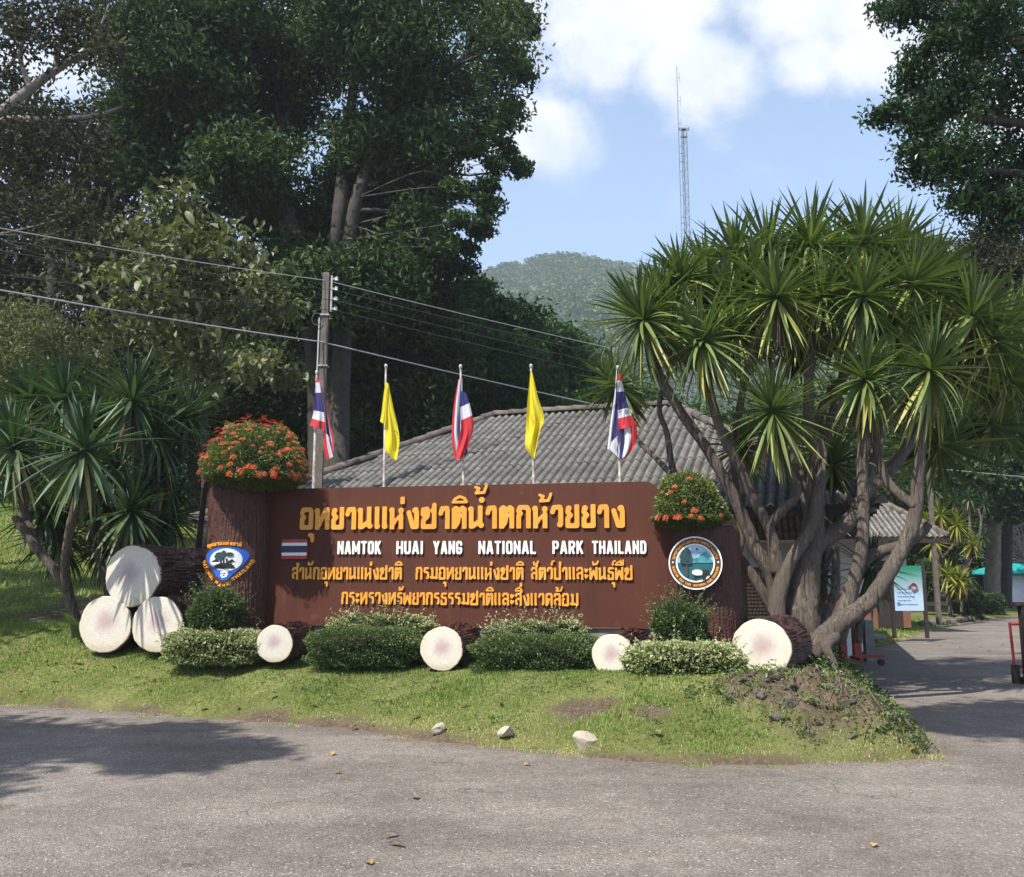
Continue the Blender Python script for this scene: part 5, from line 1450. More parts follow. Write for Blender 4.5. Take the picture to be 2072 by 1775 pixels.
tn_ = (r5.random(len(Cc)) ** 1.4)[idx] * .75 + r5.random(len(idx)) * .25
V, Fc, tt = leaves(pp, 1.7, tn_, r5, up=.8, aspect=.8)
obj('hill_forest', mesh('hill_forest', V, Fc, L['hill'], tint=tt), kind='stuff', label='hazy green forest canopy covering the distant hill', cat='forest')
# ------------------------------------------------------------------ trees
def tree(name, label, group, stems, blobs, lm, clumps, per, cs, size, bark_m='trunk', r0=.12, twigs=4, seed=0, base=None, amp=(.6, .4), up=.35, slump=0., aspect=.45, shell=.35, flat=.6, seg=9, cat='tree', dens=None):
    r = np.random.default_rng(seed)
    bl = blobs
    pts, ti, CC = crown_pts(bl, clumps, per, cs, r, flat, shell, amp, dens)
    b0 = np.array(base if base is not None else stems[0][0][0], float)
    root = empty(name, b0, label, cat, group)
    parts = [tube(p, rd, seg, 5, .04, r=r) for p, rd in stems]
    V, Fs = join(parts)
    wpart('trunk', V, Fs, M[bark_m], root, smooth=True)
    # branches from the nearest stem point to each blob
    SP = np.concatenate([spline(np.array(p, float), 5) for p, rd in stems])
    parts = []; R0 = r0; med_ = np.median([np.ravel(b_[1])[0] for b_ in bl])
    for (c, rad), cc in zip(bl, CC):
        c = np.array(c)
        cand = SP[SP[:, 2] < c[2] + .5] if (SP[:, 2] < c[2] + .5).any() else SP
        h = cand[np.argmin(np.linalg.norm(cand - c, axis=1))]
        m_ = (h + c) / 2 + r.normal(size=3) * .1 * np.linalg.norm(c - h)
        r0 = R0 * min(1, np.ravel(rad)[0] / med_)
        parts.append(tube([h, m_, c], [r0, r0 * .6, r0 * .28], 6, 4, .05, r=r))
        for j in r.choice(len(cc), min(twigs, len(cc)), replace=False):
            e = cc[j]; s = c if r.random() < .6 else m_
            parts.append(tube([s, (s + e) / 2 + r.normal(size=3) * .14 * np.linalg.norm(e - s), e], [r0 * .28, r0 * .17, r0 * .05], 4, 3, r=r, cap=False))
    V, Fs = join(parts)
    wpart('branches', V, Fs, M[bark_m], root, smooth=True, kind='stuff')
    V, Fc, tt = leaves(pts, size, ti, r, up=up, aspect=aspect, slump=slump)
    wpart('foliage', V, Fc, L[lm], root, tint=tt, kind='stuff')
    return root
def px(lst, D, jit=0.0, r=None):
    return [P(u, v, D + (0 if jit == 0 else jit * (((i * 37) % 10) / 10 - .5))) for i, (u, v) in enumerate(lst)]
def BL(lst, D, jit=4.0, seed=1, fz=.85):
    r = np.random.default_rng(seed); out = []
    for (u, v, pr) in lst:
        d = D + r.uniform(-.5, .5) * jit
        out.append(PB(u, v, d, pr, pr * d / F * 1.1, fz))
    return out
BG = 'forest trees behind the sign'
A_bl = BL([(300, 60, 120), (420, 0, 140), (560, -30, 150), (700, -40, 150), (850, -30, 130), (950, 20, 90), (1020, 40, 48), (1000, 100, 60), (380, 150, 120), (520, 130, 130), (660, 110, 120), (800, 100, 120), (900, 140, 90), (990, 180, 50), (300, 225, 80),
           (420, 270, 110), (560, 240, 100), (840, 225, 90), (760, 300, 80), (880, 290, 60), (975, 230, 38), (960, 300, 34), (840, 380, 60), (780, 440, 70), (850, 455, 45), (700, 400, 60), (905, 375, 25), (960, 385, 20), (500, 330, 80), (650, 590, 70), (770, 560, 70), (830, 530, 45), (560, 440, 60),
           (600, -160, 180), (850, -150, 140), (400, -150, 150), (300, 330, 60), (880, 500, 28), (640, 480, 55), (600, 540, 50), (700, 500, 40), (720, 340, 35), (1060, 30, 26), (1076, 62, 14), (1045, 140, 28), (1048, 228, 24), (1030, 300, 18), (1008, 335, 16), (985, 380, 18), (935, 450, 26), (965, 470, 16), (932, 500, 22), (905, 530, 28), (942, 545, 18), (1000, 20, 50)] + [(1000 + 60 * math.sin(i * 1.9) - (max(0, i - 12)) * 5, 60 + i * 20, 17 + (i * 7) % 11) for i in range(0, 24, 2)], 28, 7, 2)
tree('broadleaf_tree', 'huge dark spreading tree with several trunks towering behind the sign', BG, [
    (px([(655, 1120), (648, 900), (640, 760), (622, 600), (590, 450), (520, 340), (440, 250)], 28, 1), [.48, .40, .33, .26, .2, .12, .06]),
    (px([(675, 1120), (668, 800), (668, 600), (688, 420), (700, 290), (715, 180), (730, 60)], 27.5, 1), [.42, .34, .26, .22, .19, .15, .08]),
    (px([(684, 1120), (688, 800), (700, 560), (722, 400), (762, 300), (820, 215), (900, 150), (990, 70)], 27, 1), [.3, .3, .24, .2, .16, .13, .09, .05]),
    (px([(652, 1120), (640, 760), (610, 620), (585, 500), (560, 380), (570, 250)], 28.5, 1), [.34, .3, .24, .2, .14, .09])],
    A_bl, 'big', 62, 78, .42, .215, r0=.10, twigs=6, seed=21, shell=.4, aspect=.42, slump=.2, dens=lambda c: 1 - .80 * float(sst(-4.2, -1.6, np.array(c[0]))) )
tree('bare_branched_tree', 'leaning tree with long pale bare limbs and brownish sparse leaves at upper left corner', BG, [
    (px([(-260, 1150), (-240, 800), (-150, 480), (-60, 310), (0, 232), (62, 180), (112, 143), (165, 112), (232, 88)], 20), [.3, .28, .22, .17, .13, .11, .09, .06, .03]),
    (px([(-90, 330), (0, 248), (90, 243), (185, 236), (250, 215)], 20), [.14, .10, .08, .06, .02]),
    (px([(112, 143), (122, 90), (150, 30), (160, -60)], 20), [.08, .06, .05, .03]),
    (px([(165, 112), (200, 60), (220, 10)], 20), [.05, .03, .02]),
    (px([(62, 180), (40, 110), (60, 40)], 20), [.07, .05, .02])],
    BL([(60, 50, 90), (160, 40, 60), (20, 150, 60), (150, 110, 45), (215, 110, 35), (80, 300, 90), (180, 300, 70), (-20, 280, 90), (30, 430, 100), (140, 440, 80), (10, 40, 70)], 20, 3, 3), 'brown', 30, 22, .26, .16, 'trunk_pale', r0=.035, twigs=10, seed=22, shell=.5)
tree('broadleaf_tree', 'dense dull grey-green tree filling the left edge beneath the bare limbs', BG, [(px([(90, 1120), (90, 900), (100, 650), (110, 450), (60, 300)], 30), [.3, .28, .22, .16, .1])],
    BL([(60, 480, 130), (180, 420, 100), (100, 600, 130), (230, 560, 90), (0, 330, 120), (250, 330, 70), (-60, 600, 150), (160, 720, 120), (20, 760, 130), (250, 260, 50), (110, 260, 70)], 30, 5, 4), 'brown', 60, 52, .5, .26, r0=.1, twigs=6, seed=23)
tree('broadleaf_tree', 'dark bushy tree directly behind the pale large-leaved sapling', BG, [(px([(400, 1120), (400, 900), (410, 700), (430, 500)], 31), [.3, .28, .2, .1])],
    BL([(400, 560, 120), (520, 620, 110), (300, 520, 100), (340, 700, 120), (470, 760, 120), (560, 800, 110), (380, 850, 120), (260, 800, 110), (200, 920, 100), (480, 900, 110), (420, 430, 70)], 31, 4, 5), 'big', 55, 55, .5, .27, r0=.1, twigs=4, seed=24)
tree('broadleaf_tree', 'dark tree mass behind the utility pole and grey roof', BG, [(px([(760, 1120), (760, 900), (750, 700), (760, 560)], 33), [.3, .26, .2, .1])],
    BL([(600, 700, 90), (700, 690, 100), (820, 660, 90), (900, 700, 80), (640, 820, 110), (760, 800, 110), (860, 800, 100), (700, 920, 110), (830, 900, 100), (580, 930, 100), (890, 600, 45), (740, 610, 70)], 33, 4, 6), 'big', 55, 55, .5, .27, r0=.1, twigs=4, seed=25)
tree('broadleaf_tree', 'mid green rounded tree beyond the middle flags', BG, [(px([(1010, 1100), (1005, 900), (1000, 750)], 38), [.3, .25, .15])],
    BL([(950, 615, 50), (1010, 640, 45), (1060, 650, 32), (930, 700, 70), (1010, 730, 70), (960, 790, 80), (1050, 790, 70), (1000, 860, 80), (1090, 860, 70), (900, 640, 50)], 38, 4, 7), 'mid', 60, 50, .42, .28, r0=.1, twigs=3, seed=26)
tree('broadleaf_tree', 'smaller green tree just left of the yucca clump, below the hazy hill', BG, [(px([(1150, 1100), (1150, 900), (1145, 780)], 44), [.28, .22, .12])],
    BL([(1120, 690, 38), (1160, 720, 35), (1090, 700, 40), (1190, 760, 40), (1130, 780, 60), (1200, 840, 70), (1280, 830, 70), (1350, 880, 70), (1120, 860, 70), (1420, 900, 80), (1060, 680, 30)], 44, 4, 8), 'mid', 60, 46, .45, .30, r0=.1, twigs=3, seed=27)
tree('thicket_shrub', 'pale olive shrub thicket behind the left yucca clump', BG, [(px([(60, 1080), (60, 900), (70, 740)], 23), [.1, .08, .05])],
    BL([(30, 650, 60), (100, 690, 50), (60, 740, 70), (170, 730, 45), (0, 830, 80), (120, 830, 70), (-60, 740, 80), (200, 800, 60)], 23, 2, 9), 'teak', 45, 40, .22, .12, r0=.04, twigs=5, seed=28, cat='shrub')
# upper right: near branches coming in from outside the frame
tree('overhanging_tree', 'dark glossy tree whose branches hang in from the upper right corner', BG, [
    (px([(2700, 1200), (2620, 900), (2450, 500), (2250, 260), (2080, 100), (1985, 40), (1900, -10), (1850, -20)], 15), [.4, .36, .28, .2, .12, .07, .04, .02]),
    (px([(2300, 300), (2150, 260), (2020, 245), (1930, 235), (1850, 240)], 15), [.14, .1, .07, .04, .015]),
    (px([(2330, 360), (2200, 370), (2060, 350), (1950, 345), (1890, 350)], 15), [.12, .09, .06, .04, .015])],
    BL([(1800, 18, 28), (1855, 12, 40), (1920, 10, 55), (1990, 30, 70), (2080, 60, 90), (1900, 80, 34), (1960, 100, 60), (1850, 130, 30), (1795, 225, 30), (1850, 175, 36), (1870, 245, 50), (1935, 200, 70), (2020, 180, 90), (2110, 220, 110), (1860, 310, 34), (1880, 340, 40), (1940, 310, 60),
        (2030, 320, 90), (1950, 400, 32), (1985, 400, 44), (2050, 420, 60), (2120, 420, 90), (2200, 100, 150), (2250, 350, 150)], 15, 2.5, 10), 'right', 36, 44, .17, .115, r0=.035, twigs=7, seed=29, slump=.5, aspect=.42, shell=.45)
tree('dry_tree', 'brownish twiggy tree at right edge below the overhanging branches', BG, [(px([(2330, 1250), (2290, 950), (2160, 700), (2030, 520)], 27), [.22, .2, .14, .05])],
    BL([(1985, 490, 40), (2040, 480, 50), (1960, 540, 35), (2020, 560, 65), (2090, 540, 80), (1990, 620, 50), (2060, 650, 80), (2140, 650, 90), (2070, 760, 80), (2110, 860, 80)], 27, 3, 11), 'brown', 50, 40, .3, .16, 'trunk_pale', r0=.05, twigs=14, seed=30)
J1 = BL([(1900, 720, 80), (1990, 800, 90), (2060, 900, 90), (1940, 880, 90), (2100, 780, 100), (1960, 980, 80), (2060, 990, 70), (2140, 960, 90)], 44, 5, 12)
tree('broadleaf_tree', 'dark tree behind the right yucca leaves above the turquoise hut', BG, [(px([(2035, 1240), (2040, 1050), (2060, 850)], 47), [.3, .25, .15])], J1, 'far', 60, 50, .55, .32, r0=.1, twigs=4, seed=31)
tree('broadleaf_tree', 'dark tree hidden behind the middle of the yucca trunks', BG, [(px([(1700, 1180), (1700, 1050), (1690, 900)], 42), [.3, .25, .15])],
    BL([(1780, 850, 100), (1680, 850, 110), (1580, 900, 110), (1840, 960, 90), (1740, 980, 100), (1640, 1000, 100), (1540, 1020, 90), (1460, 960, 90), (1880, 1030, 70), (1820, 1080, 60)], 42, 4, 13), 'big', 55, 50, .6, .34, r0=.1, twigs=3, seed=32)
tree('forked_tree', 'grey forked trunk standing beside the turquoise hut', BG, [
    (px([(2010, 1245), (2008, 1180), (2010, 1080), (2003, 1020), (1985, 950), (1968, 860), (1960, 780)], 46), [.42, .36, .32, .28, .2, .15, .08]),
    (px([(2009, 1070), (2028, 1000), (2052, 930), (2070, 840), (2090, 740)], 46), [.26, .2, .17, .13, .08])],
    BL([(1990, 760, 60), (2050, 720, 60), (2100, 800, 60)], 46, 3, 14), 'far', 50, 40, .5, .3, 'trunk_pale', r0=.08, twigs=5, seed=33)
# bare white twiggy shrub
r = np.random.default_rng(77); parts = []; b0 = P(2075, 1140, 50)
for k in range(26):
    a = r.uniform(-1.45, 1.2); Ln = r.uniform(2.2, 3.9); e = b0 + np.array([math.sin(a) * Ln, r.uniform(-1, 1), math.cos(a) * Ln * .9 + .1])
    m_ = b0 * .5 + e * .5 + r.normal(size=3) * .18
    parts.append(tube([b0, m_, e], [.05, .035, .012], 4, 3, cap=False))
    for j in range(4):
        t_ = r.uniform(.4, .9); s = b0 * (1 - t_) + e * t_; parts.append(tube([s, s + np.array([r.normal() * .6, r.normal() * .4, r.uniform(.2, .9)])], [.018, .006], 3, 1, cap=False))
V, Fs = join(parts); rt = empty('bare_shrub', (b0[0], b0[1], .1), 'leafless shrub with pale spreading twigs above the turquoise hut', 'shrub')
wpart('twigs', V, Fs, M['bare'], rt)
# forest wall farther back, each tree its own object
r = np.random.default_rng(91)
far_labels = ['far-left forest tree beyond the sloping lawn', 'forest tree behind the dull tree on the left', 'forest tree behind the left yuccas', 'forest tree behind the left flag', 'forest tree behind the second flag', 'forest tree behind the middle flag', 'forest tree behind the fourth flag',
              'forest tree behind the last flag', 'forest tree behind the left half of the yucca trunks', 'forest tree behind the booth roof', 'forest tree behind the far utility pole', 'forest tree behind the forked trunk', 'forest tree beyond the turquoise hut', 'forest tree at the far right of the side road']
for i, lb_ in enumerate(far_labels):
    u = -60 + i * 180; D = 58 + (i % 3) * 4
    tv = [540, 560, 600, 640, 700, 770, 850, 900, 900, 860, 850, 800, 760, 740][i]
    bl = []
    for k in range(9):
        bl.append(PB(u + r.uniform(-110, 110), r.uniform(tv + 60, 1120), D, r.uniform(60, 90), 2.6))
    bl.append(PB(u, 1130, D, 110, 2.5, .5)); bl.append(PB(u + 90, 1150, D, 100, 2.5, .5))
    tree('forest_tree', lb_, 'far forest trees', [([P(u, 1172, D) - np.array([0, 0, 1.6]), P(u, (tv + 1100) / 2, D), P(u, tv + 120, D)], [.35, .28, .12])], bl, 'far', 40, 42, .75, .42, r0=.1, twigs=1, seed=100 + i)
# trees behind the camera whose crowns shade the road
def offtree(label, base, blobs, seed, cl=44, per=32):
    b = np.array(base, float); top = np.mean([q[0] for q in blobs], 0)
    tree('roadside_tree', label, 'roadside trees behind the viewer', [([b, b + np.array([.1, .1, 3.5]), b * .45 + np.array([top[0], top[1], 0]) * .55 + np.array([0, 0, top[2] * .82]), top], [.4, .33, .2, .1])], blobs, 'big', cl, per, .3, .24, r0=.07, twigs=4, seed=seed)
k_ = 1 / TS.z
def over(gx_, gy_, h, rad): return (np.array([gx_ + TS.x * k_ * h, gy_ + TS.y * k_ * h, h]), (rad, rad * .8, rad * .5))
offtree('tall roadside tree whose shadow falls on the left of the road', (-16, -1, 0), [over(-6.3, 10.2, 9, .8), over(-5.0, 9.6, 9, .75), over(-6.8, 9.0, 9, 1.0), over(-5.0, 8.8, 9, .6), over(-3.4, 8.9, 9.4, .4), over(-3.6, 9.9, 9.2, .45), over(-4.6, 7.3, 9, .55), over(-5.8, 7.6, 9, .6), over(-3.9, 5.5, 9.5, .35), over(-2.9, 9.2, 9, .3), over(-2.4, 8.8, 9, .22), over(-3.0, 8.3, 9, .25), over(-8.4, 9.8, 9, 1.2), over(-8.6, 8, 9.6, 1.3)], 41)
offtree('tall roadside tree whose crown shades the mouth of the side road', (5, -5, 0), [over(5.4, 11.0, 10, .8), over(6.4, 10.4, 10, .8), over(7.6, 10.9, 10, 1.0), over(5.9, 9.9, 10, .6), over(8.8, 10.2, 10, 1.0), over(6.6, 11.6, 10, .7), over(4.9, 10.4, 10, .4)], 42)

offtree('tall tree beyond the left edge shading the rear lawn', (-17, 12, .5), [over(-8.6, 16.2, 7, .8), over(-7.7, 17.6, 7, .8), over(-9.6, 18, 7, 1.0), over(-8.2, 19.6, 7, .9), over(-10, 21, 7.5, 1.2), over(-7.6, 15.2, 7, .5), over(-12, 19, 7.5, 1.3)], 43)
# pale large-leaved sapling: the largest leaves are separate pieces
def bigleaf(Ln, w, curl, seg=4):
    V = []; Fs = []
    for i in range(seg + 1):
        t = i / seg; ww = w * math.sin(math.pi * min(1, t * .93 + .03)) ** .7 * (1 if t < 1 else 0); z = -curl * t * t * Ln
        V += [(t * Ln, -ww / 2, z + .12 * ww), (t * Ln, 0, z), (t * Ln, ww / 2, z + .12 * ww)]
    for i in range(seg):
        a = 3 * i; Fs += [(a, a + 3, a + 4, a + 1), (a + 1, a + 4, a + 5, a + 2)]
    return np.array(V), Fs
C_bl = BL([(350, 420, 50), (300, 470, 50), (340, 530, 70), (260, 590, 70), (400, 560, 70), (470, 490, 45), (520, 560, 40), (330, 650, 80), (430, 650, 70), (240, 680, 50), (500, 640, 55), (560, 620, 36), (440, 740, 45), (370, 740, 45), (520, 740, 40), (600, 770, 26), (420, 800, 30), (380, 480, 50)], 19, 3, 15)
rt = tree('large_leaved_sapling', 'pale green sapling with large drooping leaves left of the utility pole', BG, [(px([(420, 1120), (415, 900), (400, 700), (370, 520), (350, 400)], 19.5), [.11, .1, .08, .05, .02])], C_bl, 'teak', 16, 17, .26, .20, r0=.028, twigs=7, seed=34, aspect=.5, slump=.35, up=.8)
r = np.random.default_rng(35)
lms = []
for k in range(6):
    V, Fs = bigleaf(.20 + .022 * k, .10 + .009 * k, .25 + .08 * k)
    lms.append(mesh('leaf', V, Fs, L['teak'], smooth=True, tint=np.full(len(V), .35 + .11 * k)))
pts, ti, CC = crown_pts(C_bl, 7, 2.4, .16, r, .6, .6)
front = pts[:, 1] < 20.5
pts = pts[np.argsort(pts[:, 1])][:290]
for p in pts:
    obj('leaf', lms[int(r.integers(6))], rt, p - np.array(rt.location), rot=(r.normal() * .5, r.uniform(.0, .9), r.uniform(0, 6.28)))

# ------------------------------------------------------------------ dracaena / yucca clumps
def blade(Ln, w, phi, curl, seg=5):
    """leaf starting at the origin in the x-z plane at elevation phi, arching downwards"""
    V = []; x = z = 0.0; a = phi; st = Ln / seg
    for i in range(seg + 1):
        t = i / seg
        ww = w * (.42 + .58 * math.sin(math.pi * min(1, t * 1.25 + .05)) if t < .45 else 1.0 * (1 - ((t - .45) / .55) ** 1.6)) if t < 1 else .001
        nx_, nz_ = -math.sin(a), math.cos(a)
        V += [(x + nx_ * ww * .22, -ww / 2, z + nz_ * ww * .22), (x, 0, z), (x + nx_ * ww * .22, ww / 2, z + nz_ * ww * .22)]
        a = phi - curl * ((t + 1 / seg) ** 1.5)
        x += math.cos(a) * st; z += math.sin(a) * st
    Fs = []
    for i in range(seg):
        b = 3 * i; Fs += [(b, b + 3, b + 4, b + 1), (b + 1, b + 4, b + 5, b + 2)]
    return np.array(V), Fs
def rosette(root, c, Lf, n, lm, seed, tilt=None, single=0, wid=.055, skirt=True):
    r = np.random.default_rng(seed); c = np.asarray(c, float)
    tilt = np.array(tilt if tilt is not None else [0, 0, 1.0]); tilt = tilt / np.linalg.norm(tilt)
    qt = Vector(tilt).to_track_quat('Z', 'Y')
    Rm = np.array(Vector((0, 0, 1)).rotation_difference(Vector(tilt)).to_matrix())
    items = []; hc = r.uniform(.5, 1.9); n = int(n * r.uniform(.82, 1.08)); Lf = Lf * r.uniform(.92, 1.07); top_ = r.uniform(150, 172)
    for k in range(n):
        f = (k + .5) / n
        el = math.radians(88 - top_ * f ** 1.05 + r.normal() * 8)
        az = k * 2.39996 + r.normal() * .12
        ln = Lf * (.62 + .38 * min(1, f * 3.5)) * r.uniform(.82, 1.08)
        curl = (.05 + .20 * abs(math.cos(el))) * hc * r.uniform(.3, 1.4) + (r.uniform(.6, 1.3) if r.random() < .05 else 0)
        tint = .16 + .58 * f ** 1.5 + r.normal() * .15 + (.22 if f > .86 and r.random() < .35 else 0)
        items.append((el, az, ln, curl, np.clip(tint, 0, 1)))
    order = []
    camd = -c[:2] / np.linalg.norm(c[:2])
    for i, it in enumerate(items): order.append((-(math.cos(it[1]) * camd[0] + math.sin(it[1]) * camd[1]) * abs(math.cos(it[0])), i))
    order.sort(); single_ids = set(i for _, i in order[:min(single, n - 25)])
    Vj = []; Fj = []; Tj = []; o = 0; sing = []
    for i, (el, az, ln, curl, tint) in enumerate(items):
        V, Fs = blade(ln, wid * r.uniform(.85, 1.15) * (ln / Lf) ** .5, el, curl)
        tw = r.normal() * .25
        ca, sa = math.cos(az), math.sin(az)
        V[:, 0] += .03 * math.cos(el); 
        V = np.stack([V[:, 0] * ca - V[:, 1] * sa, V[:, 0] * sa + V[:, 1] * ca, V[:, 2] - .10 * (i / n)], 1) @ Rm.T
        if i in single_ids: sing.append((V, Fs, tint)); continue
        Vj.append(V); Fj += [tuple(q + o for q in f) for f in Fs]; Tj += [tint] * len(V); o += len(V)
    V = np.concatenate(Vj) + c
    base = np.array(root.location)
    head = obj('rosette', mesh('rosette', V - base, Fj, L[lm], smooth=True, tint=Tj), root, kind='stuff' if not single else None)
    for V, Fs, tint in sing:
        obj('leaf', mesh('leaf', V + c - base, Fs, L[lm], smooth=True, tint=np.full(len(V), tint)), head)
    if skirt:
        Vj = []; Fj = []; o = 0
        for k in range(26):
            V, Fs = blade(Lf * r.uniform(.45, .8), wid * .6, math.radians(r.uniform(-88, -62)), .15, 4)
            az = r.uniform(0, 6.28); ca, sa = math.cos(az), math.sin(az)
            V = np.stack([V[:, 0] * ca - V[:, 1] * sa + .04 * ca, V[:, 0] * sa + V[:, 1] * ca + .04 * sa, V[:, 2] - .14 - .02 * k * .3], 1) @ Rm.T + c
            Vj.append(V); Fj += [tuple(q + o for q in f) for f in Fs]; o += len(V)
        obj('dead_leaves', mesh('dead_leaves', np.concatenate(Vj) - base, Fj, M['drydrac'], smooth=True), root, kind='stuff')
M['drydrac'] = mat('dry_dracaena_leaf', (0.13, 0.085, 0.05), .9, .4, 5, col2=(.05, .035, .022))
def clump(label, base, stems, heads, Lf, n, lm, seed, name='yucca_clump', group=None, wid=.055, seg=12):
    root = empty(name, base, label, 'yucca', group)
    for i, (p, rd) in enumerate(stems):
        wpart('trunk', *tube(p, [q * .78 for q in rd], seg + 4, 9, .045, r=np.random.default_rng(seed + i)), M['dtrunk'], root, smooth=True)
    for i, h in enumerate(heads):
        u, v, D, sc_, sing = h[:5]
        c = P(u, v, D); tl = (c[0] - base[0], (c[1] - base[1]) * .6, 4.5 if len(h) < 6 else h[5])
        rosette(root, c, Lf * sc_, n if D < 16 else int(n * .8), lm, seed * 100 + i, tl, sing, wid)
    return root
bR = P(1628, 1330, 12.6); bR[2] = .5
d0 = 12.6
S = []
def stem(pts, rad, D0, D1):
    n_ = len(pts); S.append(([P(u, v, D0 + (D1 - D0) * i / (n_ - 1)) for i, (u, v) in enumerate(pts)], rad))
stem([(1630, 1345), (1622, 1240), (1632, 1150), (1645, 1070), (1650, 980), (1650, 900), (1636, 850), (1640, 720), (1660, 610)], [.36, .30, .25, .20, .155, .12, .10, .09, .08], 12.7, 13.2)
stem([(1640, 1110), (1680, 1085), (1722, 1050), (1752, 998), (1802, 950), (1863, 862), (1930, 740), (1965, 650)], [.17, .15, .14, .125, .115, .10, .085, .08], 12.8, 14.2)
stem([(1690, 1300), (1720, 1200), (1742, 1120), (1747, 1037), (1745, 940), (1752, 850), (1755, 775)], [.17, .13, .105, .10, .10, .09, .07], 12.5, 12.2)
stem([(1640, 1325), (1690, 1268), (1760, 1215), (1815, 1130), (1850, 1050), (1858, 960), (1868, 860), (1882, 750)], [.24, .17, .14, .125, .115, .10, .085, .075], 12.3, 12.0)
stem([(1852, 1025), (1820, 1000), (1795, 972), (1776, 916), (1764, 850), (1750, 720), (1747, 610)], [.09, .08, .075, .07, .065, .06, .06], 12.1, 12.6)
stem([(1725, 1180), (1745, 1140), (1775, 1118), (1827, 1103), (1862, 1082), (1880, 1060)], [.10, .11, .10, .095, .085, .07], 12.6, 12.5)
stem([(1572, 1340), (1572, 1230), (1592, 1150), (1640, 1070), (1655, 1000), (1662, 930)], [.19, .15, .125, .115, .11, .09], 12.5, 12.7)
stem([(1580, 1300), (1565, 1180), (1530, 1110), (1500, 1040), (1472, 980), (1425, 900), (1375, 830), (1330, 750), (1302, 660)], [.17, .13, .12, .11, .10, .095, .09, .08, .075], 12.9, 12.6)
stem([(1575, 1160), (1560, 1080), (1525, 1010), (1500, 950), (1462, 880), (1435, 790), (1424, 700)], [.13, .10, .095, .09, .085, .08, .075], 12.7, 12.3)
stem([(1560, 1060), (1580, 1035), (1612, 1000), (1596, 952), (1580, 900), (1566, 840)], [.085, .08, .075, .075, .07, .06], 12.6, 12.1)
stem([(1655, 960), (1664, 916), (1654, 867), (1668, 815), (1700, 770), (1760, 700), (1838, 590)], [.11, .09, .085, .08, .075, .07, .065], 12.9, 13.8)
stem([(1515, 1330), (1500, 1240), (1488, 1150), (1500, 1080), (1490, 1000), (1485, 900), (1520, 720), (1565, 610)], [.11, .10, .085, .075, .07, .07, .065, .06], 13.0, 12.8)
stem([(1390, 990), (1360, 962), (1325, 925), (1290, 890), (1262, 840), (1247, 790)], [.065, .06, .05, .045, .045, .045], 13.2, 13.9)
stem([(1425, 1060), (1390, 990), (1362, 950), (1350, 880), (1335, 810), (1380, 680), (1390, 580)], [.08, .075, .065, .055, .05, .05, .05], 13.3, 13.6)
stem([(1600, 1300), (1520, 1160), (1440, 1070), (1400, 1000)], [.10, .09, .08, .065], 13.0, 13.2)
stem([(1650, 1080), (1600, 900), (1560, 750), (1520, 620), (1490, 530)], [.12, .09, .075, .07, .06], 13.1, 14.0)
stem([(1655, 940), (1690, 820), (1720, 700), (1745, 600), (1748, 510)], [.10, .085, .075, .07, .06], 13.0, 13.9)
stem([(1740, 1030), (1790, 850), (1815, 700), (1820, 560)], [.09, .085, .075, .06], 12.8, 14.2)
stem([(1690, 1285), (1672, 1310), (1688, 1345), (1694, 1375)], [.11, .09, .055, .04], 12.2, 11.9)
stem([(1690, 1110), (1690, 1190), (1660, 1280)], [.08, .08, .09], 13.8, 13.4)
heads = [(1299, 641, 12.5, 1.05, 0), (1421, 684, 12.2, 1.0, 75), (1571, 594, 12.3, .95, 0), (1245, 776, 14.0, .76, 0), (1563, 824, 12.0, 1.0, 75), (1379, 560, 13.4, .95, 0), (1488, 520, 13.8, 1.0, 0), (1554, 505, 13.6, 1.0, 0),
         (1640, 492, 13.4, 1.0, 0), (1745, 486, 13.6, 1.0, 0), (1662, 594, 12.9, .95, 0), (1747, 594, 12.5, .95, 0), (1844, 568, 13.2, 1.0, 0), (1968, 634, 13.6, 1.05, 0), (1754, 760, 12.1, .92, 75), (1883, 742, 11.9, 1.05, 75), (2009, 680, 13.8, 1.1, 0), (1817, 500, 14.2, 1.0, 0),
         (1900, 900, 15.2, 1.15, 0, 1.5), (1684, 935, 14.8, .9, 0), (1440, 600, 13.9, .9, 0), (1520, 640, 14.0, .95, 0), (1610, 690, 14.2, .85, 0), (1350, 620, 13.8, .9, 0), (1900, 620, 14.6, .95, 0), (2010, 860, 15.5, 1.1, 0, 1.2), (1500, 900, 14.5, .8, 0), (1430, 545, 14.6, .9, 0), (1690, 515, 14.8, .9, 0), (1475, 600, 13.4, .85, 0), (1530, 555, 13.4, .85, 0), (1600, 545, 13.6, .85, 0), (1700, 545, 13.6, .85, 0), (1790, 540, 13.8, .85, 0), (1880, 560, 14.2, .9, 0), (1930, 590, 14.4, .9, 0), (1340, 600, 13.3, .85, 0), (1370, 660, 13.2, .8, 0), (1490, 670, 13.2, .8, 0), (1700, 650, 13.4, .8, 0), (1810, 650, 13.2, .85, 0), (1620, 640, 13.6, .85, 0), (1960, 740, 14.2, .85, 0), (2050, 640, 14.6, .9, 0), (2040, 760, 14.8, .9, 0), (1880, 540, 14.8, .9, 0), (1800, 660, 13.8, .9, 0), (1600, 590, 14.6, .9, 0), (1920, 700, 14.8, .9, 0)]
clump('great many-trunked yucca clump towering right of the sign, heads of sword-shaped leaves', (bR[0], bR[1], .45), S, heads, 0.98, 150, 'drac', 5, wid=.054)
S = []
stem([(1735, 1300), (1745, 1220), (1760, 1150)], [.09, .07, .06], 15.2, 15.0)
stem([(1668, 1290), (1660, 1210), (1672, 1120), (1660, 1090)], [.12, .11, .10, .09], 15.4, 15.4)
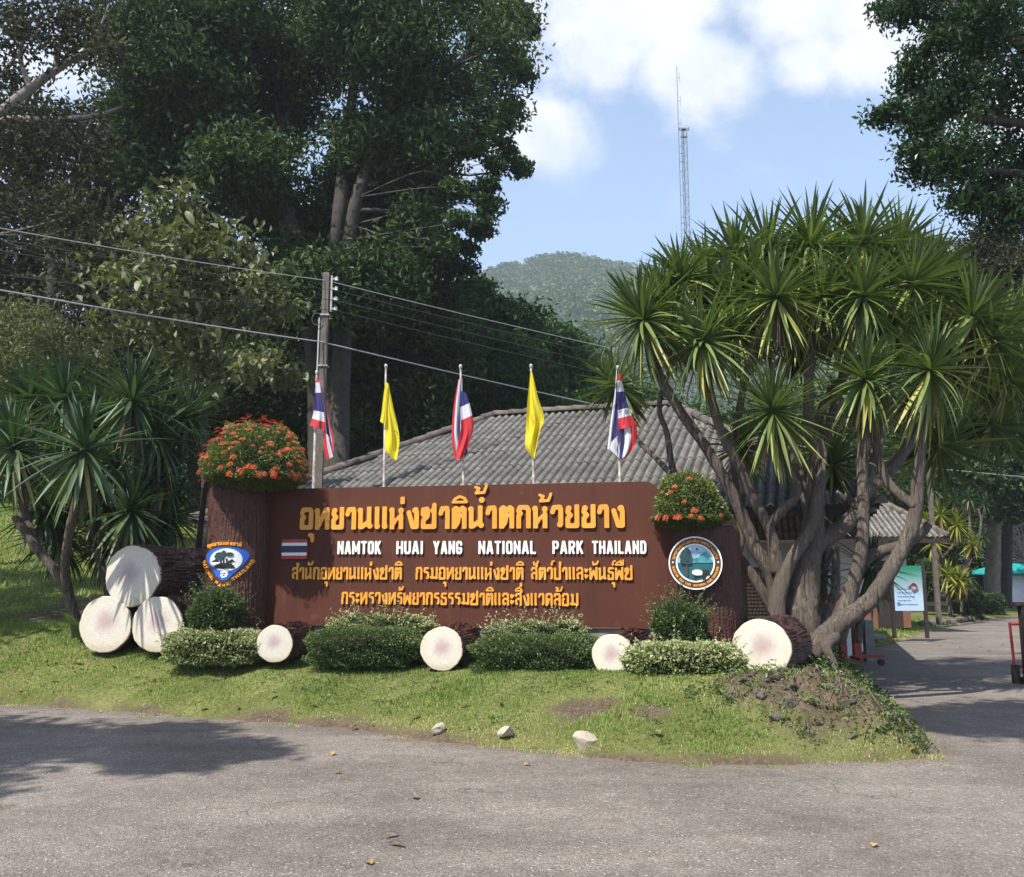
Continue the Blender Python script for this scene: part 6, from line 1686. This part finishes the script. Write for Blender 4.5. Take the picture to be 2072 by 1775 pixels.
clump('low yucca head growing between the trunks of the great clump, green board behind', P(1735, 1310, 15.2) * np.array([1, 1, 0]) + np.array([0, 0, .4]), S, [(1764, 1142, 14.9, .78, 0), (1650, 1160, 15.4, .5, 0)], 1.0, 80, 'dracL', 6, name='yucca_plant', group='yuccas')
S = []
stem([(158, 1310), (148, 1240), (128, 1180), (75, 1110), (30, 1045)], [.12, .10, .09, .085, .08], 13.9, 13.6)
stem([(150, 1250), (132, 1160), (140, 1080), (160, 990), (172, 915)], [.10, .085, .08, .075, .07], 14.0, 12.3)
stem([(230, 1300), (245, 1200), (258, 1080), (270, 960), (282, 890), (270, 815)], [.13, .12, .10, .09, .08, .07], 14.4, 14.2)
stem([(240, 1250), (300, 1100), (316, 980), (318, 885)], [.10, .08, .07, .06], 14.6, 14.6)
stem([(235, 1260), (190, 1080), (160, 940), (130, 815)], [.10, .085, .08, .07], 14.6, 15.0)
stem([(300, 1050), (350, 940), (378, 850)], [.08, .07, .06], 14.8, 15.3)
stem([(75, 1110), (40, 1000), (28, 915)], [.075, .07, .06], 13.7, 13.9)
stem([(245, 1180), (258, 1100), (266, 1035)], [.08, .07, .06], 14.2, 14.0)
clump('dark blue-green yucca clump at left edge behind the stacked logs', (P(190, 1300, 14.2)[0], 14.2, .6), S, [(170, 905, 12.2, 1.0, 100), (269, 803, 13.6, 1.0, 90), (29, 903, 13.2, 1.0, 60), (131, 803, 14.8, 1.05, 0), (318, 872, 14.5, .9, 0), (379, 836, 15.2, .8, 0), (267, 1026, 13.9, .92, 50),
       (90, 1020, 14.6, .8, 0), (205, 1010, 14.8, .85, 0), (330, 960, 15.0, .85, 0), (60, 800, 15.5, .8, 0), (-60, 930, 14.5, .9, 0), (120, 1075, 14.9, .8, 0), (215, 1090, 15.1, .8, 0), (290, 1075, 15.3, .8, 0), (200, 860, 15.0, .9, 0), (345, 1040, 15.8, .8, 0), (235, 930, 14.6, .8, 0)], 1.1, 118, 'dracL', 8, wid=.064)
# small yellowish dracaenas far down the side road
S = []
def stemz(pts, rad, D): S.append(([P(u, v, D) for u, v in pts], rad))
stemz([(1925, 1243), (1912, 1190), (1898, 1140), (1890, 1098)], [.12, .09, .08, .06], 35)
stemz([(1905, 1130), (1930, 1100), (1938, 1070), (1934, 1045)], [.07, .06, .06, .05], 35)
stemz([(1935, 1220), (1950, 1150), (1965, 1100), (1962, 1060)], [.08, .07, .06, .05], 35.5)
stemz([(1950, 1150), (1975, 1110), (1985, 1060), (1980, 1030)], [.06, .05, .05, .04], 35.5)
stemz([(1945, 1240), (1948, 1190), (1960, 1160)], [.06, .05, .04], 34.5)
clump('cluster of small yellow-leaved dracaenas beside the side road', (P(1925, 1243, 35)[0], 35, .15), S, [(1890, 1095, 35, .8, 0), (1936, 1060, 35, .8, 0), (1902, 1040, 35.3, .8, 0), (1918, 1160, 34.6, .8, 0), (1942, 1172, 34.4, .8, 0), (1968, 1100, 35, .7, 0), (1875, 1050, 35.6, .55, 0)], 1.0, 60, 'dracY', 9, name='dracaena_cluster', wid=.08, seg=7)
S = []
stemz([(1955, 1235), (1958, 1150), (1962, 1060), (1960, 1010)], [.06, .06, .05, .04], 36.5)
stemz([(1958, 1150), (1980, 1090), (1990, 1020)], [.05, .05, .04], 36.5)
clump('taller green dracaenas behind the yellow-leaved cluster', (P(1955, 1240, 36.5)[0], 36.5, .15), S, [(1960, 1005, 36.5, .7, 0), (1992, 1015, 36.5, .65, 0), (1985, 1080, 36, .6, 0), (1890, 990, 37, .8, 0), (1960, 1165, 35.5, .5, 0), (1930, 1010, 37.5, .8, 0)], 1.0, 60, 'dracL', 10, name='dracaena_cluster', wid=.07, seg=7)
# ------------------------------------------------------------------ hedges, bushes, topiary
def hedge(name, label, group, uL, uR, vT, vB, D, dep, lm, n, size, seed, cat='hedge', pw=4.0, rz=0.0, core=True, zb=None, tlo=0.0, thi=1.0, up=.5, wob=.10, fill=.72, sprig=0, dome=None):
    r = np.random.default_rng(seed)
    a, b = P(uL, vB, D), P(uR, vT, D + dep * .5)
    cx_, w = (a[0] + P(uR, vB, D)[0]) / 2, (P(uR, vB, D)[0] - a[0]) / 2
    z0 = a[2] - .10 if zb is None else zb; h = (P((uL + uR) / 2, vT, D + dep * .5)[2] - z0) / 2
    c = np.array([cx_, D + dep / 2, z0 + h])
    root = empty(name, (c[0], c[1], z0), label, cat, group, rz=rz)
    p = r.uniform(-1.12, 1.12, (n * 5, 3)); q = (np.abs(p) ** pw).sum(1) ** (1 / pw)
    bump = wob * (np.sin(p[:, 0] * 7 * w + 1) * np.sin(p[:, 2] * 5 + p[:, 1] * 3) + .6 * np.sin(p[:, 0] * 17 * w + p[:, 2] * 9))
    k = (q < 1.0 + bump * .6) & (q > fill + bump * .4)
    p = p[k][:n]; q = q[k][:n]
    nrm = np.sign(p) * np.abs(p) ** (pw - 1); nrm /= np.linalg.norm(nrm, axis=1)[:, None] + 1e-9
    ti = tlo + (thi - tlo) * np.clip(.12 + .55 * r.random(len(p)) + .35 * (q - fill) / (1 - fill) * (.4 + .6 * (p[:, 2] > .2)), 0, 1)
    def squash(z): return z if dome is None else (np.where(z < 0, z * dome, z) + dome) / (1 + dome) * 2 - 1
    p = np.stack([p[:, 0], p[:, 1], squash(p[:, 2])], 1)
    V = p * np.array([w, dep / 2, h]) + np.array([0, 0, h])
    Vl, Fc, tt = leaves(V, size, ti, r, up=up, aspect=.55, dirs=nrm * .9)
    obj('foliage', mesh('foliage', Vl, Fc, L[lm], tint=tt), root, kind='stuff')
    # twiggy core
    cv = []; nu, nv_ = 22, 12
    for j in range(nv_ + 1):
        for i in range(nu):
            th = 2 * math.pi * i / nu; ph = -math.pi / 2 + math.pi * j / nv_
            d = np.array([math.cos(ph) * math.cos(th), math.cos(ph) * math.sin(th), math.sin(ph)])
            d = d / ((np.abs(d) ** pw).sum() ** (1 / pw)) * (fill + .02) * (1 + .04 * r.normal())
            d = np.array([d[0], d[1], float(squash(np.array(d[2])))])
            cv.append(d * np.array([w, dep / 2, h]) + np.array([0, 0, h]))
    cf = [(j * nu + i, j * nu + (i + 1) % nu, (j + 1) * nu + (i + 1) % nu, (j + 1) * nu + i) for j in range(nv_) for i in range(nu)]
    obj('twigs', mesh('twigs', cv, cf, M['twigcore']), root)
    if sprig:
        parts = []; sp_ = []
        for k in range(sprig):
            d = r.normal(size=3); d[2] = abs(d[2]) * .9; d[1] = -abs(d[1]) * .6; d /= np.linalg.norm(d)
            s = d * np.array([w, dep / 2, h]) * .85 + np.array([0, 0, h]); e = s + (d + np.array([0, 0, .35])) * r.uniform(.08, .24)
            parts.append(tube([s, e], [.003, .0015], 3, 1, cap=False))
            for t_ in np.linspace(.3, 1, 7): sp_.append(s * (1 - t_) + e * t_ + r.normal(size=3) * .008)
        V, Fs = join(parts); obj('shoots', mesh('shoots', V, Fs, M['twigcore']), root)
        Vl, Fc, tt = leaves(np.array(sp_), size, np.full(len(sp_), .8), r, up=.4)
        obj('shoot_leaves', mesh('shoot_leaves', Vl, Fc, L[lm], tint=tt), root, kind='stuff')
    return root
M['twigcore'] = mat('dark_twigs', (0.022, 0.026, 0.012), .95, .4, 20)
GH = 'clipped hedges in front of the sign'
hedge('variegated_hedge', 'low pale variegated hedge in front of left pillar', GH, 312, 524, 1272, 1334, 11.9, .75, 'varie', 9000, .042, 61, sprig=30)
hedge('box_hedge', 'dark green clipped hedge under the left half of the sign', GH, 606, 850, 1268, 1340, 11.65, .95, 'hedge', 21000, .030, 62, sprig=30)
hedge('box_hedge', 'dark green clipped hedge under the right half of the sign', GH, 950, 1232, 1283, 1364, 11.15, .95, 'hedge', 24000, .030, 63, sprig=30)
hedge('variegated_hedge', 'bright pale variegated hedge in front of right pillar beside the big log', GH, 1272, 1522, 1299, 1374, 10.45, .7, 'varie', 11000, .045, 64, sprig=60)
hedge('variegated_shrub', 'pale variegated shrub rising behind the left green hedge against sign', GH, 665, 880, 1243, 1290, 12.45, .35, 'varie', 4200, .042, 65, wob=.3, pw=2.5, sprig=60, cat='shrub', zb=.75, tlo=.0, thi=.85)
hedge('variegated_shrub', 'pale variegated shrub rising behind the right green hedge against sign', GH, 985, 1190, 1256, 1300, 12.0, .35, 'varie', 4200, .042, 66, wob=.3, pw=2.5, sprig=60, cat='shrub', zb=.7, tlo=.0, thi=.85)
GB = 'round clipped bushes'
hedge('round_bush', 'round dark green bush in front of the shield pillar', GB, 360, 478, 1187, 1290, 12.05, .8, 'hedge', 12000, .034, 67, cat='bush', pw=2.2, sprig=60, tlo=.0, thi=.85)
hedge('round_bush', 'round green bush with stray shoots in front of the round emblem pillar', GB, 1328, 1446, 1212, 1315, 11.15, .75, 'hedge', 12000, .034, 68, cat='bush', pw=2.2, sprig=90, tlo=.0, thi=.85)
# ixora topiary with flower heads
def flowerhead():
    V = []; Fs = []
    r = np.random.default_rng(9)
    for k in range(14):
        a = k * 2.4; rr_ = .032 * math.sqrt(k / 14); c = np.array([rr_ * math.cos(a), rr_ * math.sin(a), .012 - rr_ * .4 + r.normal() * .003])
        s = .010; o = len(V); t0 = r.random() * 1.5
        V.append(c)
        for q in range(4):
            for da, rd in ((-.38, .55), (0, 1.25), (.38, .55)):
                an = t0 + q * math.pi / 2 + da; V.append(c + np.array([math.cos(an) * s * rd, math.sin(an) * s * rd, .003]))
        for q in range(4):
            b_ = o + 1 + 3 * q; Fs += [(o, b_, b_ + 1), (o, b_ + 1, b_ + 2)]
    return mesh('flower_head', V, Fs, M['flower'])
FH = flowerhead()
def ixora(label, uL, uR, vT, vB, D, n, seed, nf, stempx=None, bias=None, bottom=None):
    root = hedge('ixora_topiary', label, 'flowering ixora topiaries on the pillars', uL, uR, vT, vB, D, (uR - uL) * D / F, 'ixora', n, .040, seed, cat='topiary', zb=float(P(uL, vB, D)[2]), pw=2.0 if bottom is None else 2.3, up=.4, wob=.12, fill=.7, dome=.26)
    r = np.random.default_rng(seed + 5)
    w = (uR - uL) * D / F / 2; h = (P(uL, vT, D + w)[2] - P(uL, vB, D)[2]) / 2
    k = 0; pts = []
    while k < nf:
        d = r.normal(size=3); d /= np.linalg.norm(d)
        if d[1] > .35 or d[2] < -.35: continue
        if bias is not None and r.random() > bias(d): continue
        cl_ = (d + r.normal(size=3) * .05) * 1.03
        z_ = cl_[2] * .26 if cl_[2] < 0 else cl_[2]
        p = np.array([cl_[0] * w, cl_[1] * w, (z_ + .26) / 1.26 * 2 * h])
        nrm = Vector((d[0] / w, d[1] / w, d[2] / h)).normalized()
        e = (nrm + Vector((0, -.1, .5))).to_track_quat('Z', 'Y').to_euler(); sc_ = r.uniform(.8, 1.5)
        obj('flower_head', FH, root, p, rot=(e.x, e.y, e.z), scale=(sc_, sc_, sc_))
        k += 1
    return root
ix = ixora('wide dome-shaped shrub thick with orange-red flowers above the left pillar', 370, 594, 853, 982, 12.15, 24000, 71, 240, bias=lambda d: .25 + .75 * max(0, d[2] + .1) + .2 * (d[0] > 0))
ixora('smaller shrub with few red flowers above the right pillar', 1331, 1492, 951, 1066, 11.38, 16000, 72, 26, bias=lambda d: .3 + .7 * (d[0] < .2))
# stem of the left topiary stands beside the pillar
st_ = [P(402, 1110, 14.5), P(408, 1050, 14.2), P(418, 975, 13.6), P(440, 940, 13.2)]
wpart('stem', *tube([P(394, 1210, 14.8)] + st_, [.055, .05, .045, .045, .03], 9, 5), M['trunk'], ix)

# ferns and small plants
def fern(label, base, n, Ln, seed, lean=(0, 0), group=None, name='fern'):
    r = np.random.default_rng(seed); root = empty(name, base, label, 'fern', group)
    for k in range(n):
        a = r.uniform(0, 6.28); Ld = np.array([math.cos(a) * .6 + lean[0], math.sin(a) * .6 + lean[1], 1.0]); Ld /= np.linalg.norm(Ld); ln = Ln * r.uniform(.7, 1.1)
        pts = [np.zeros(3), Ld * ln * .5, Ld * ln * .85 + np.array([Ld[0], Ld[1], -.25]) * ln * .25]
        C = spline(pts, 8); V = []; Fs = []
        side = np.cross(Ld, [0, 0, 1]); side /= np.linalg.norm(side) + 1e-9
        for i in range(1, len(C)):
            t_ = i / len(C); wl = ln * .22 * math.sin(math.pi * min(1, t_ * .9 + .12))
            for s_ in (-1, 1):
                o = len(V); f = (C[i] - C[i - 1]) * .75
                V += [C[i - 1], C[i - 1] + f, C[i - 1] + f * .6 + side * s_ * wl + np.array([0, 0, -.1 * wl])]
                Fs.append((o, o + 1, o + 2))
        obj('frond', mesh('frond', V, Fs, L['fern'], tint=np.full(len(V), r.uniform(.2, 1))), root)
fern('single fern sprouting at the right foot of the left pillar', P(536, 1262, 12.75), 2, .32, 81, (-.7, -.3))
fern('ferns and creeper growing between yucla trunk and stacked logs'.replace('yucla', 'yucca'), P(172, 1296, 13.5) * np.array([1, 1, 0]) + np.array([0, 0, .66]), 16, .75, 82)
fern('ferns in shade behind the top log beside the left pillar', P(395, 1110, 15.0) * np.array([1, 1, 0]) + np.array([0, 0, 1.3]), 14, .8, 83)

# ------------------------------------------------------------------ weeds, rocks, stones, litter
def rockmesh(seed, m, sub=2):
    import bmesh
    bm = bmesh.new(); bmesh.ops.create_icosphere(bm, subdivisions=sub, radius=1)
    r = np.random.default_rng(seed); pl_ = [(r.normal(size=3), r.uniform(.55, .9)) for _ in range(9)]
    for v in bm.verts:
        p = np.array(v.co)
        for n_, d in pl_:
            n_ = n_ / np.linalg.norm(n_); q = p @ n_
            if q > d: p = p - n_ * (q - d)
        v.co = p * (1 + .05 * r.normal())
    me = bpy.data.meshes.new('rock'); bm.to_mesh(me); bm.free(); me.materials.append(m); return me
rk = [rockmesh(i, M['stone']) for i in range(3)]
for (u, v, w_, lab, k) in [(1180, 1501, 24, 'large round pale stone on the grass edge by the road', 0), (1022, 1483, 20, 'flat pale stone half sunk at the road edge, between two other stones', 1), (884, 1473, 17, 'small pale stone at the road edge, leftmost of three', 2)]:
    dd = ray(u, v + 12)
    for D in np.arange(7, 14, .02):
        if 1.6 + dd[2] * D < max(0, ground_z(dd[0] * D, D)): break
    g_ = (dd[0] * D, D); zg = max(0, ground_z(*g_)); s_ = 1.15 * w_ * D / F
    obj('stone', rk[k], None, (g_[0], g_[1], zg + s_ * .45), rot=(.2, .3, k * 2.0), scale=(s_, s_ * .8, s_ * (.85 if k == 0 else .55)), label=lab, cat='stone', group='stones along the lawn edge')
rk = [rockmesh(10 + i, M['rock']) for i in range(5)]
r = np.random.default_rng(5)
bank = empty('rocky_bank', (3.3, 9.7, ground_z(3.3, 9.7)), 'eroded rocky end of the bank with dry roots and weeds', 'bank')
n_ = 0
while n_ < 90:
    x, y = r.uniform(1.6, 5.2), r.uniform(8.7, 12.5)
    if rocky(np.array([[x, y]]))[0] < .3 + .4 * r.random() or sdist(np.array([[x, y]]))[0] < .12: continue
    s_ = r.uniform(.03, .085)
    obj('rock', rk[int(r.integers(5))], bank, np.array([x, y, ground_z(x, y) + s_ * .02]) - np.array(bank.location), rot=(r.uniform(-.5, .5), r.uniform(-.5, .5), r.uniform(0, 6)), scale=(s_ * 1.4, s_, s_ * .55))
    n_ += 1
# roots and dead stalks on the bank
parts = []
for k in range(520):
    x, y = r.uniform(1.6, 4.9), r.uniform(8.7, 12)
    if rocky(np.array([[x, y]]))[0] < .4: continue
    z = ground_z(x, y); a = r.uniform(-.9, .9); ln = r.uniform(.06, .22); dx, dy2 = math.sin(a) * ln, -math.cos(a) * ln
    z2 = ground_z(x + dx, y + dy2)
    parts.append(tube([(x, y, z + .02), (x + dx / 2, y + dy2 / 2, (z + z2) / 2 + r.uniform(.02, .08)), (x + dx, y + dy2, z2 + .02)], [.004, .005, .002], 4, 3, cap=False))
V, Fs = join(parts)
wpart('dry_roots', V, Fs, mat('dry_root', (.20, .155, .11), .9, .4, 8), bank, kind='stuff')
def weeds(region, n, size, lm, tl, th, seed, hmax=.12, per=9):
    r = np.random.default_rng(seed); C = []; T_ = []; k = 0
    while k < n:
        x, y, = r.uniform(*region[:2]), r.uniform(*region[2:4])
        Q_ = np.array([[x, y]])
        if sdist(Q_)[0] < .05 or not region[4](x, y, r): continue
        z = ground_z(x, y); hh = hmax * r.uniform(.3, 1); tb = r.uniform(tl, th)
        for j in range(per):
            C.append((x + r.normal() * .04, y + r.normal() * .04, z + hh * r.random())); T_.append(tb + r.normal() * .1)
        k += 1
    return leaves(np.array(C), size, np.array(T_), r, up=.9, aspect=.5)
V, Fc, tt = weeds((1.3, 5.3, 8.3, 13, lambda x, y, r: rocky(np.array([[x, y]]))[0] > .08 + .6 * abs(math.sin(3.1 * x + 1) * math.sin(2.7 * y)) * r.random() ** .5), 480, .045, 'ixora', .1, .9, 91)
wpart('weeds', V, Fc, L['ixora'], bank, tint=tt, kind='stuff')
V, Fc, tt = weeds((-7, 3.0, 8.6, 13, lambda x, y, r: vnoise(np.array([[x, y]]), 2.3, 2)[0] > .1 and abs(x) < .6 * y), 380, .035, 'hedge', .3, 1, 94, .035, 7)
obj('lawn_weeds', mesh('lawn_weeds', V, Fc, L['hedge'], tint=tt), kind='stuff', label='small broad-leaved weeds dotted through the lawn', cat='weeds')
V, Fc, tt = weeds((3.2, 5.6, 8.6, 14, lambda x, y, r: sdist(np.array([[x, y]]))[0] < .40), 200, .045, 'hedge', .3, 1, 92, .12)
o = obj('roadside_weeds', mesh('roadside_weeds', V, Fc, L['hedge'], tint=tt), kind='stuff', label='leafy green weeds along the side road edge of the bank', cat='weeds')
V, Fc, tt = weeds((2.6, 5.0, 11.4, 13.6, lambda x, y, r: True), 260, .07, 'hedge', .0, .5, 93, .25)
o = obj('undergrowth', mesh('undergrowth', V, Fc, L['hedge'], tint=tt), kind='stuff', label='shaded undergrowth around the yucca trunk bases and the big log', cat='undergrowth')
M['grit'] = mat('grit', (.26, .21, .16), .9, .6, 14, col2=(.10, .08, .06))
# grit swept to the edge of the asphalt
r = np.random.default_rng(66); gV = []; gF = []
oct_ = np.array([(1, 0, 0), (-1, 0, 0), (0, 1, 0), (0, -1, 0), (0, 0, 1), (0, 0, -1)], float)
of = [(0, 2, 4), (2, 1, 4), (1, 3, 4), (3, 0, 4), (2, 0, 5), (1, 2, 5), (3, 1, 5), (0, 3, 5)]
for k in range(1100):
    i = int(r.integers(3, 19)); t_ = r.random(); a_, b_ = POLY[i], POLY[i + 1]
    p = a_ * (1 - t_) + b_ * t_ + np.array([r.normal() * .05, -abs(r.normal()) * .22 + .03])
    s_ = r.uniform(.003, .010); o = len(gV) * 6
    gV.append(oct_ * np.array([s_ * r.uniform(.7, 1.5), s_, s_ * .6]) + np.array([p[0], p[1], s_ * .3])); gF += [tuple(q + o for q in f) for f in of]
obj('roadside_grit', mesh('roadside_grit', np.concatenate(gV), gF, M['grit']), kind='stuff', label='small pale grit and pebbles scattered along the asphalt edge', cat='grit')
# fallen leaves, each a thing
def dryleaf(Ln, w, c1, c2, m):
    V, Fs = bigleaf(Ln, w, 0, 5); V[:, 2] = V[:, 2] * 1 + c1 * np.sin(V[:, 0] / Ln * 3.1) + c2 * (V[:, 0] / Ln) ** 2 * Ln + .004
    return mesh('fallen_leaf', V, Fs, m, smooth=True)
dl = [dryleaf(.10, .05, .015, .1, M['deadleaf']), dryleaf(.07, .045, .01, -.05, M['deadleaf']), dryleaf(.13, .04, .02, .15, M['deadleaf2'])]
road_leaves = [(12, 1476, 1), (672, 1530, 0), (692, 1565, 1), (835, 1614, 0), (1060, 1550, 1), (752, 1752, 1), (808, 1691, 2), (785, 1710, 2), (1767, 1716, 1), (205, 1442, 1), (530, 1443, 2), (310, 1448, 1)]
for i, (u, v, k) in enumerate(road_leaves):
    g_ = G(u, v, 0)
    obj('fallen_leaf', dl[k], None, (g_[0], g_[1], .006), rot=(0, 0, i * 1.7), label='small dry leaf lying on the grey asphalt road', cat='leaf', group='fallen leaves on the road')
grass_leaves = [(300, 1310, 0), (385, 1318, 1), (420, 1322, 2), (350, 1330, 0), (250, 1322, 1), (225, 1345, 2), (88, 1338, 1), (60, 1316, 0), (150, 1340, 0), (480, 1438, 2), (560, 1405, 2), (405, 1440, 0), (640, 1430, 2), (1010, 1420, 2), (830, 1455, 2), (1620, 1412, 0), (1320, 1480, 0), (1250, 1450, 2), (1858, 1518, 0), (100, 1378, 2), (40, 1400, 1), (720, 1470, 0), (930, 1430, 2)]
for i, (u, v, k) in enumerate(grass_leaves):
    g_ = G(u, v, .45)
    dd = ray(u, v)
    for D in np.arange(7, 22, .03):
        if 1.6 + dd[2] * D < ground_z(dd[0] * D, D) + .035: break
    g_ = np.array([dd[0] * D, D, ground_z(dd[0] * D, D) + .03])
    obj('fallen_leaf', dl[k], None, g_, rot=(.1, .1, i * 2.3), scale=(1.1, 1.1, 1.1), label='small dry leaf lying in the short green grass of the bank', cat='leaf', group='fallen leaves on the grass')
for i, (u, v) in enumerate([(1905, 1300), (1930, 1303), (1950, 1312), (1985, 1310), (2000, 1318), (2022, 1306), (2015, 1345), (1906, 1309)]):
    g_ = G(u, v, 0)
    obj('fallen_leaf', dl[1], None, (g_[0], g_[1], .006), rot=(0, 0, i * 1.3), scale=(1.6, 1.6, 1.4), label='pale dry leaf lying on the side road beyond the bank', cat='leaf', group='fallen leaves on the side road')
# stone edging and white rocks by the far bed, clipped shrubs
bed = empty('rock_edging', (P(1935, 1172, 31)[0], 31, .1), 'row of grey stones edging the planting bed beside the side road', 'stone edging')
wr = [rockmesh(30 + i, M['rock'], 1) for i in range(3)]
for i in range(44):
    u = 1868 + i * 2.8; v = 1262 - (u - 1868) * .13 + r.uniform(-4, 3); g_ = G(u, v, .12)
    s_ = r.uniform(.10, .22); obj('stone', wr[i % 3], bed, np.array([g_[0], g_[1], .12]) - np.array(bed.location), rot=(0, 0, i), scale=(s_, s_, s_ * .7))
g_ = G(1935, 1240, .15); wrm = rockmesh(40, M['white_rock'])
obj('ornamental_rock', wrm, None, (g_[0], 33.5, .45), scale=(.75, .4, .42), label='white limestone rock under the yellow-leaved dracaenas', cat='rock')
for (uL, uR, vT, vB, D, lab) in [(1945, 2000, 1193, 1215, 37, 'upper flat-topped clipped shrub beside the side road bed'), (1940, 2002, 1213, 1240, 36, 'lower flat-topped clipped shrub behind the white rock'), (2000, 2045, 1200, 1245, 40, 'dark rounded shrub at the foot of the forked trunk')]:
    hedge('clipped_shrub', lab, 'clipped shrubs by the side road', uL, uR, vT, vB, D, 1.2, 'hedge', 2600, .09, 95 + uL, cat='shrub', tlo=0, thi=.6)
hedge('shrub', 'leafy shrub behind the green notice board beside the pole', 'shrubs by the side road', 1872, 1925, 1130, 1205, 37, 1.4, 'far', 2600, .14, 99, cat='shrub', pw=2.2)
# concrete slab and square post beside the booth
g_ = G(1770, 1300, .12)
obj('concrete_slab', mesh('concrete_slab', *box((0, 0, 0), (1.2, .7, .1), bev=.01), M['concrete']), None, (g_[0], 23.2, .2), label='pale concrete step slab lying in the grass near the booth', cat='slab')
pz = P(1750, 1255, 18.4)[2]
obj('concrete_post', mesh('concrete_post', *box((0, 0, pz / 2), (.17, .17, pz), bev=.012), M['concrete']), None, (P(1750, 1172, 18.4)[0], 18.4, 0), label='short grey concrete post behind the red and white barrier stand', cat='post')

# ------------------------------------------------------------------ air
HZ = bpy.data.materials.new('haze'); HZ.use_nodes = True
t = HZ.node_tree; t.nodes.remove(t.nodes['Principled BSDF'])
pv = nn(t, 'ShaderNodeVolumePrincipled')
pv.inputs['Color'].default_value = (0.84, 0.92, 1.0, 1)
pv.inputs['Density'].default_value = 0.0005
pv.inputs['Anisotropy'].default_value = 0.2
t.links.new(pv.outputs[0], t.nodes['Material Output'].inputs['Volume'])
V, Fs = box((0, 680, 144), (1700, 1500, 292))
obj('haze', mesh('haze', V, Fs, HZ), kind='stuff', label='thin bluish haze in the air between here and the hill', cat='haze')
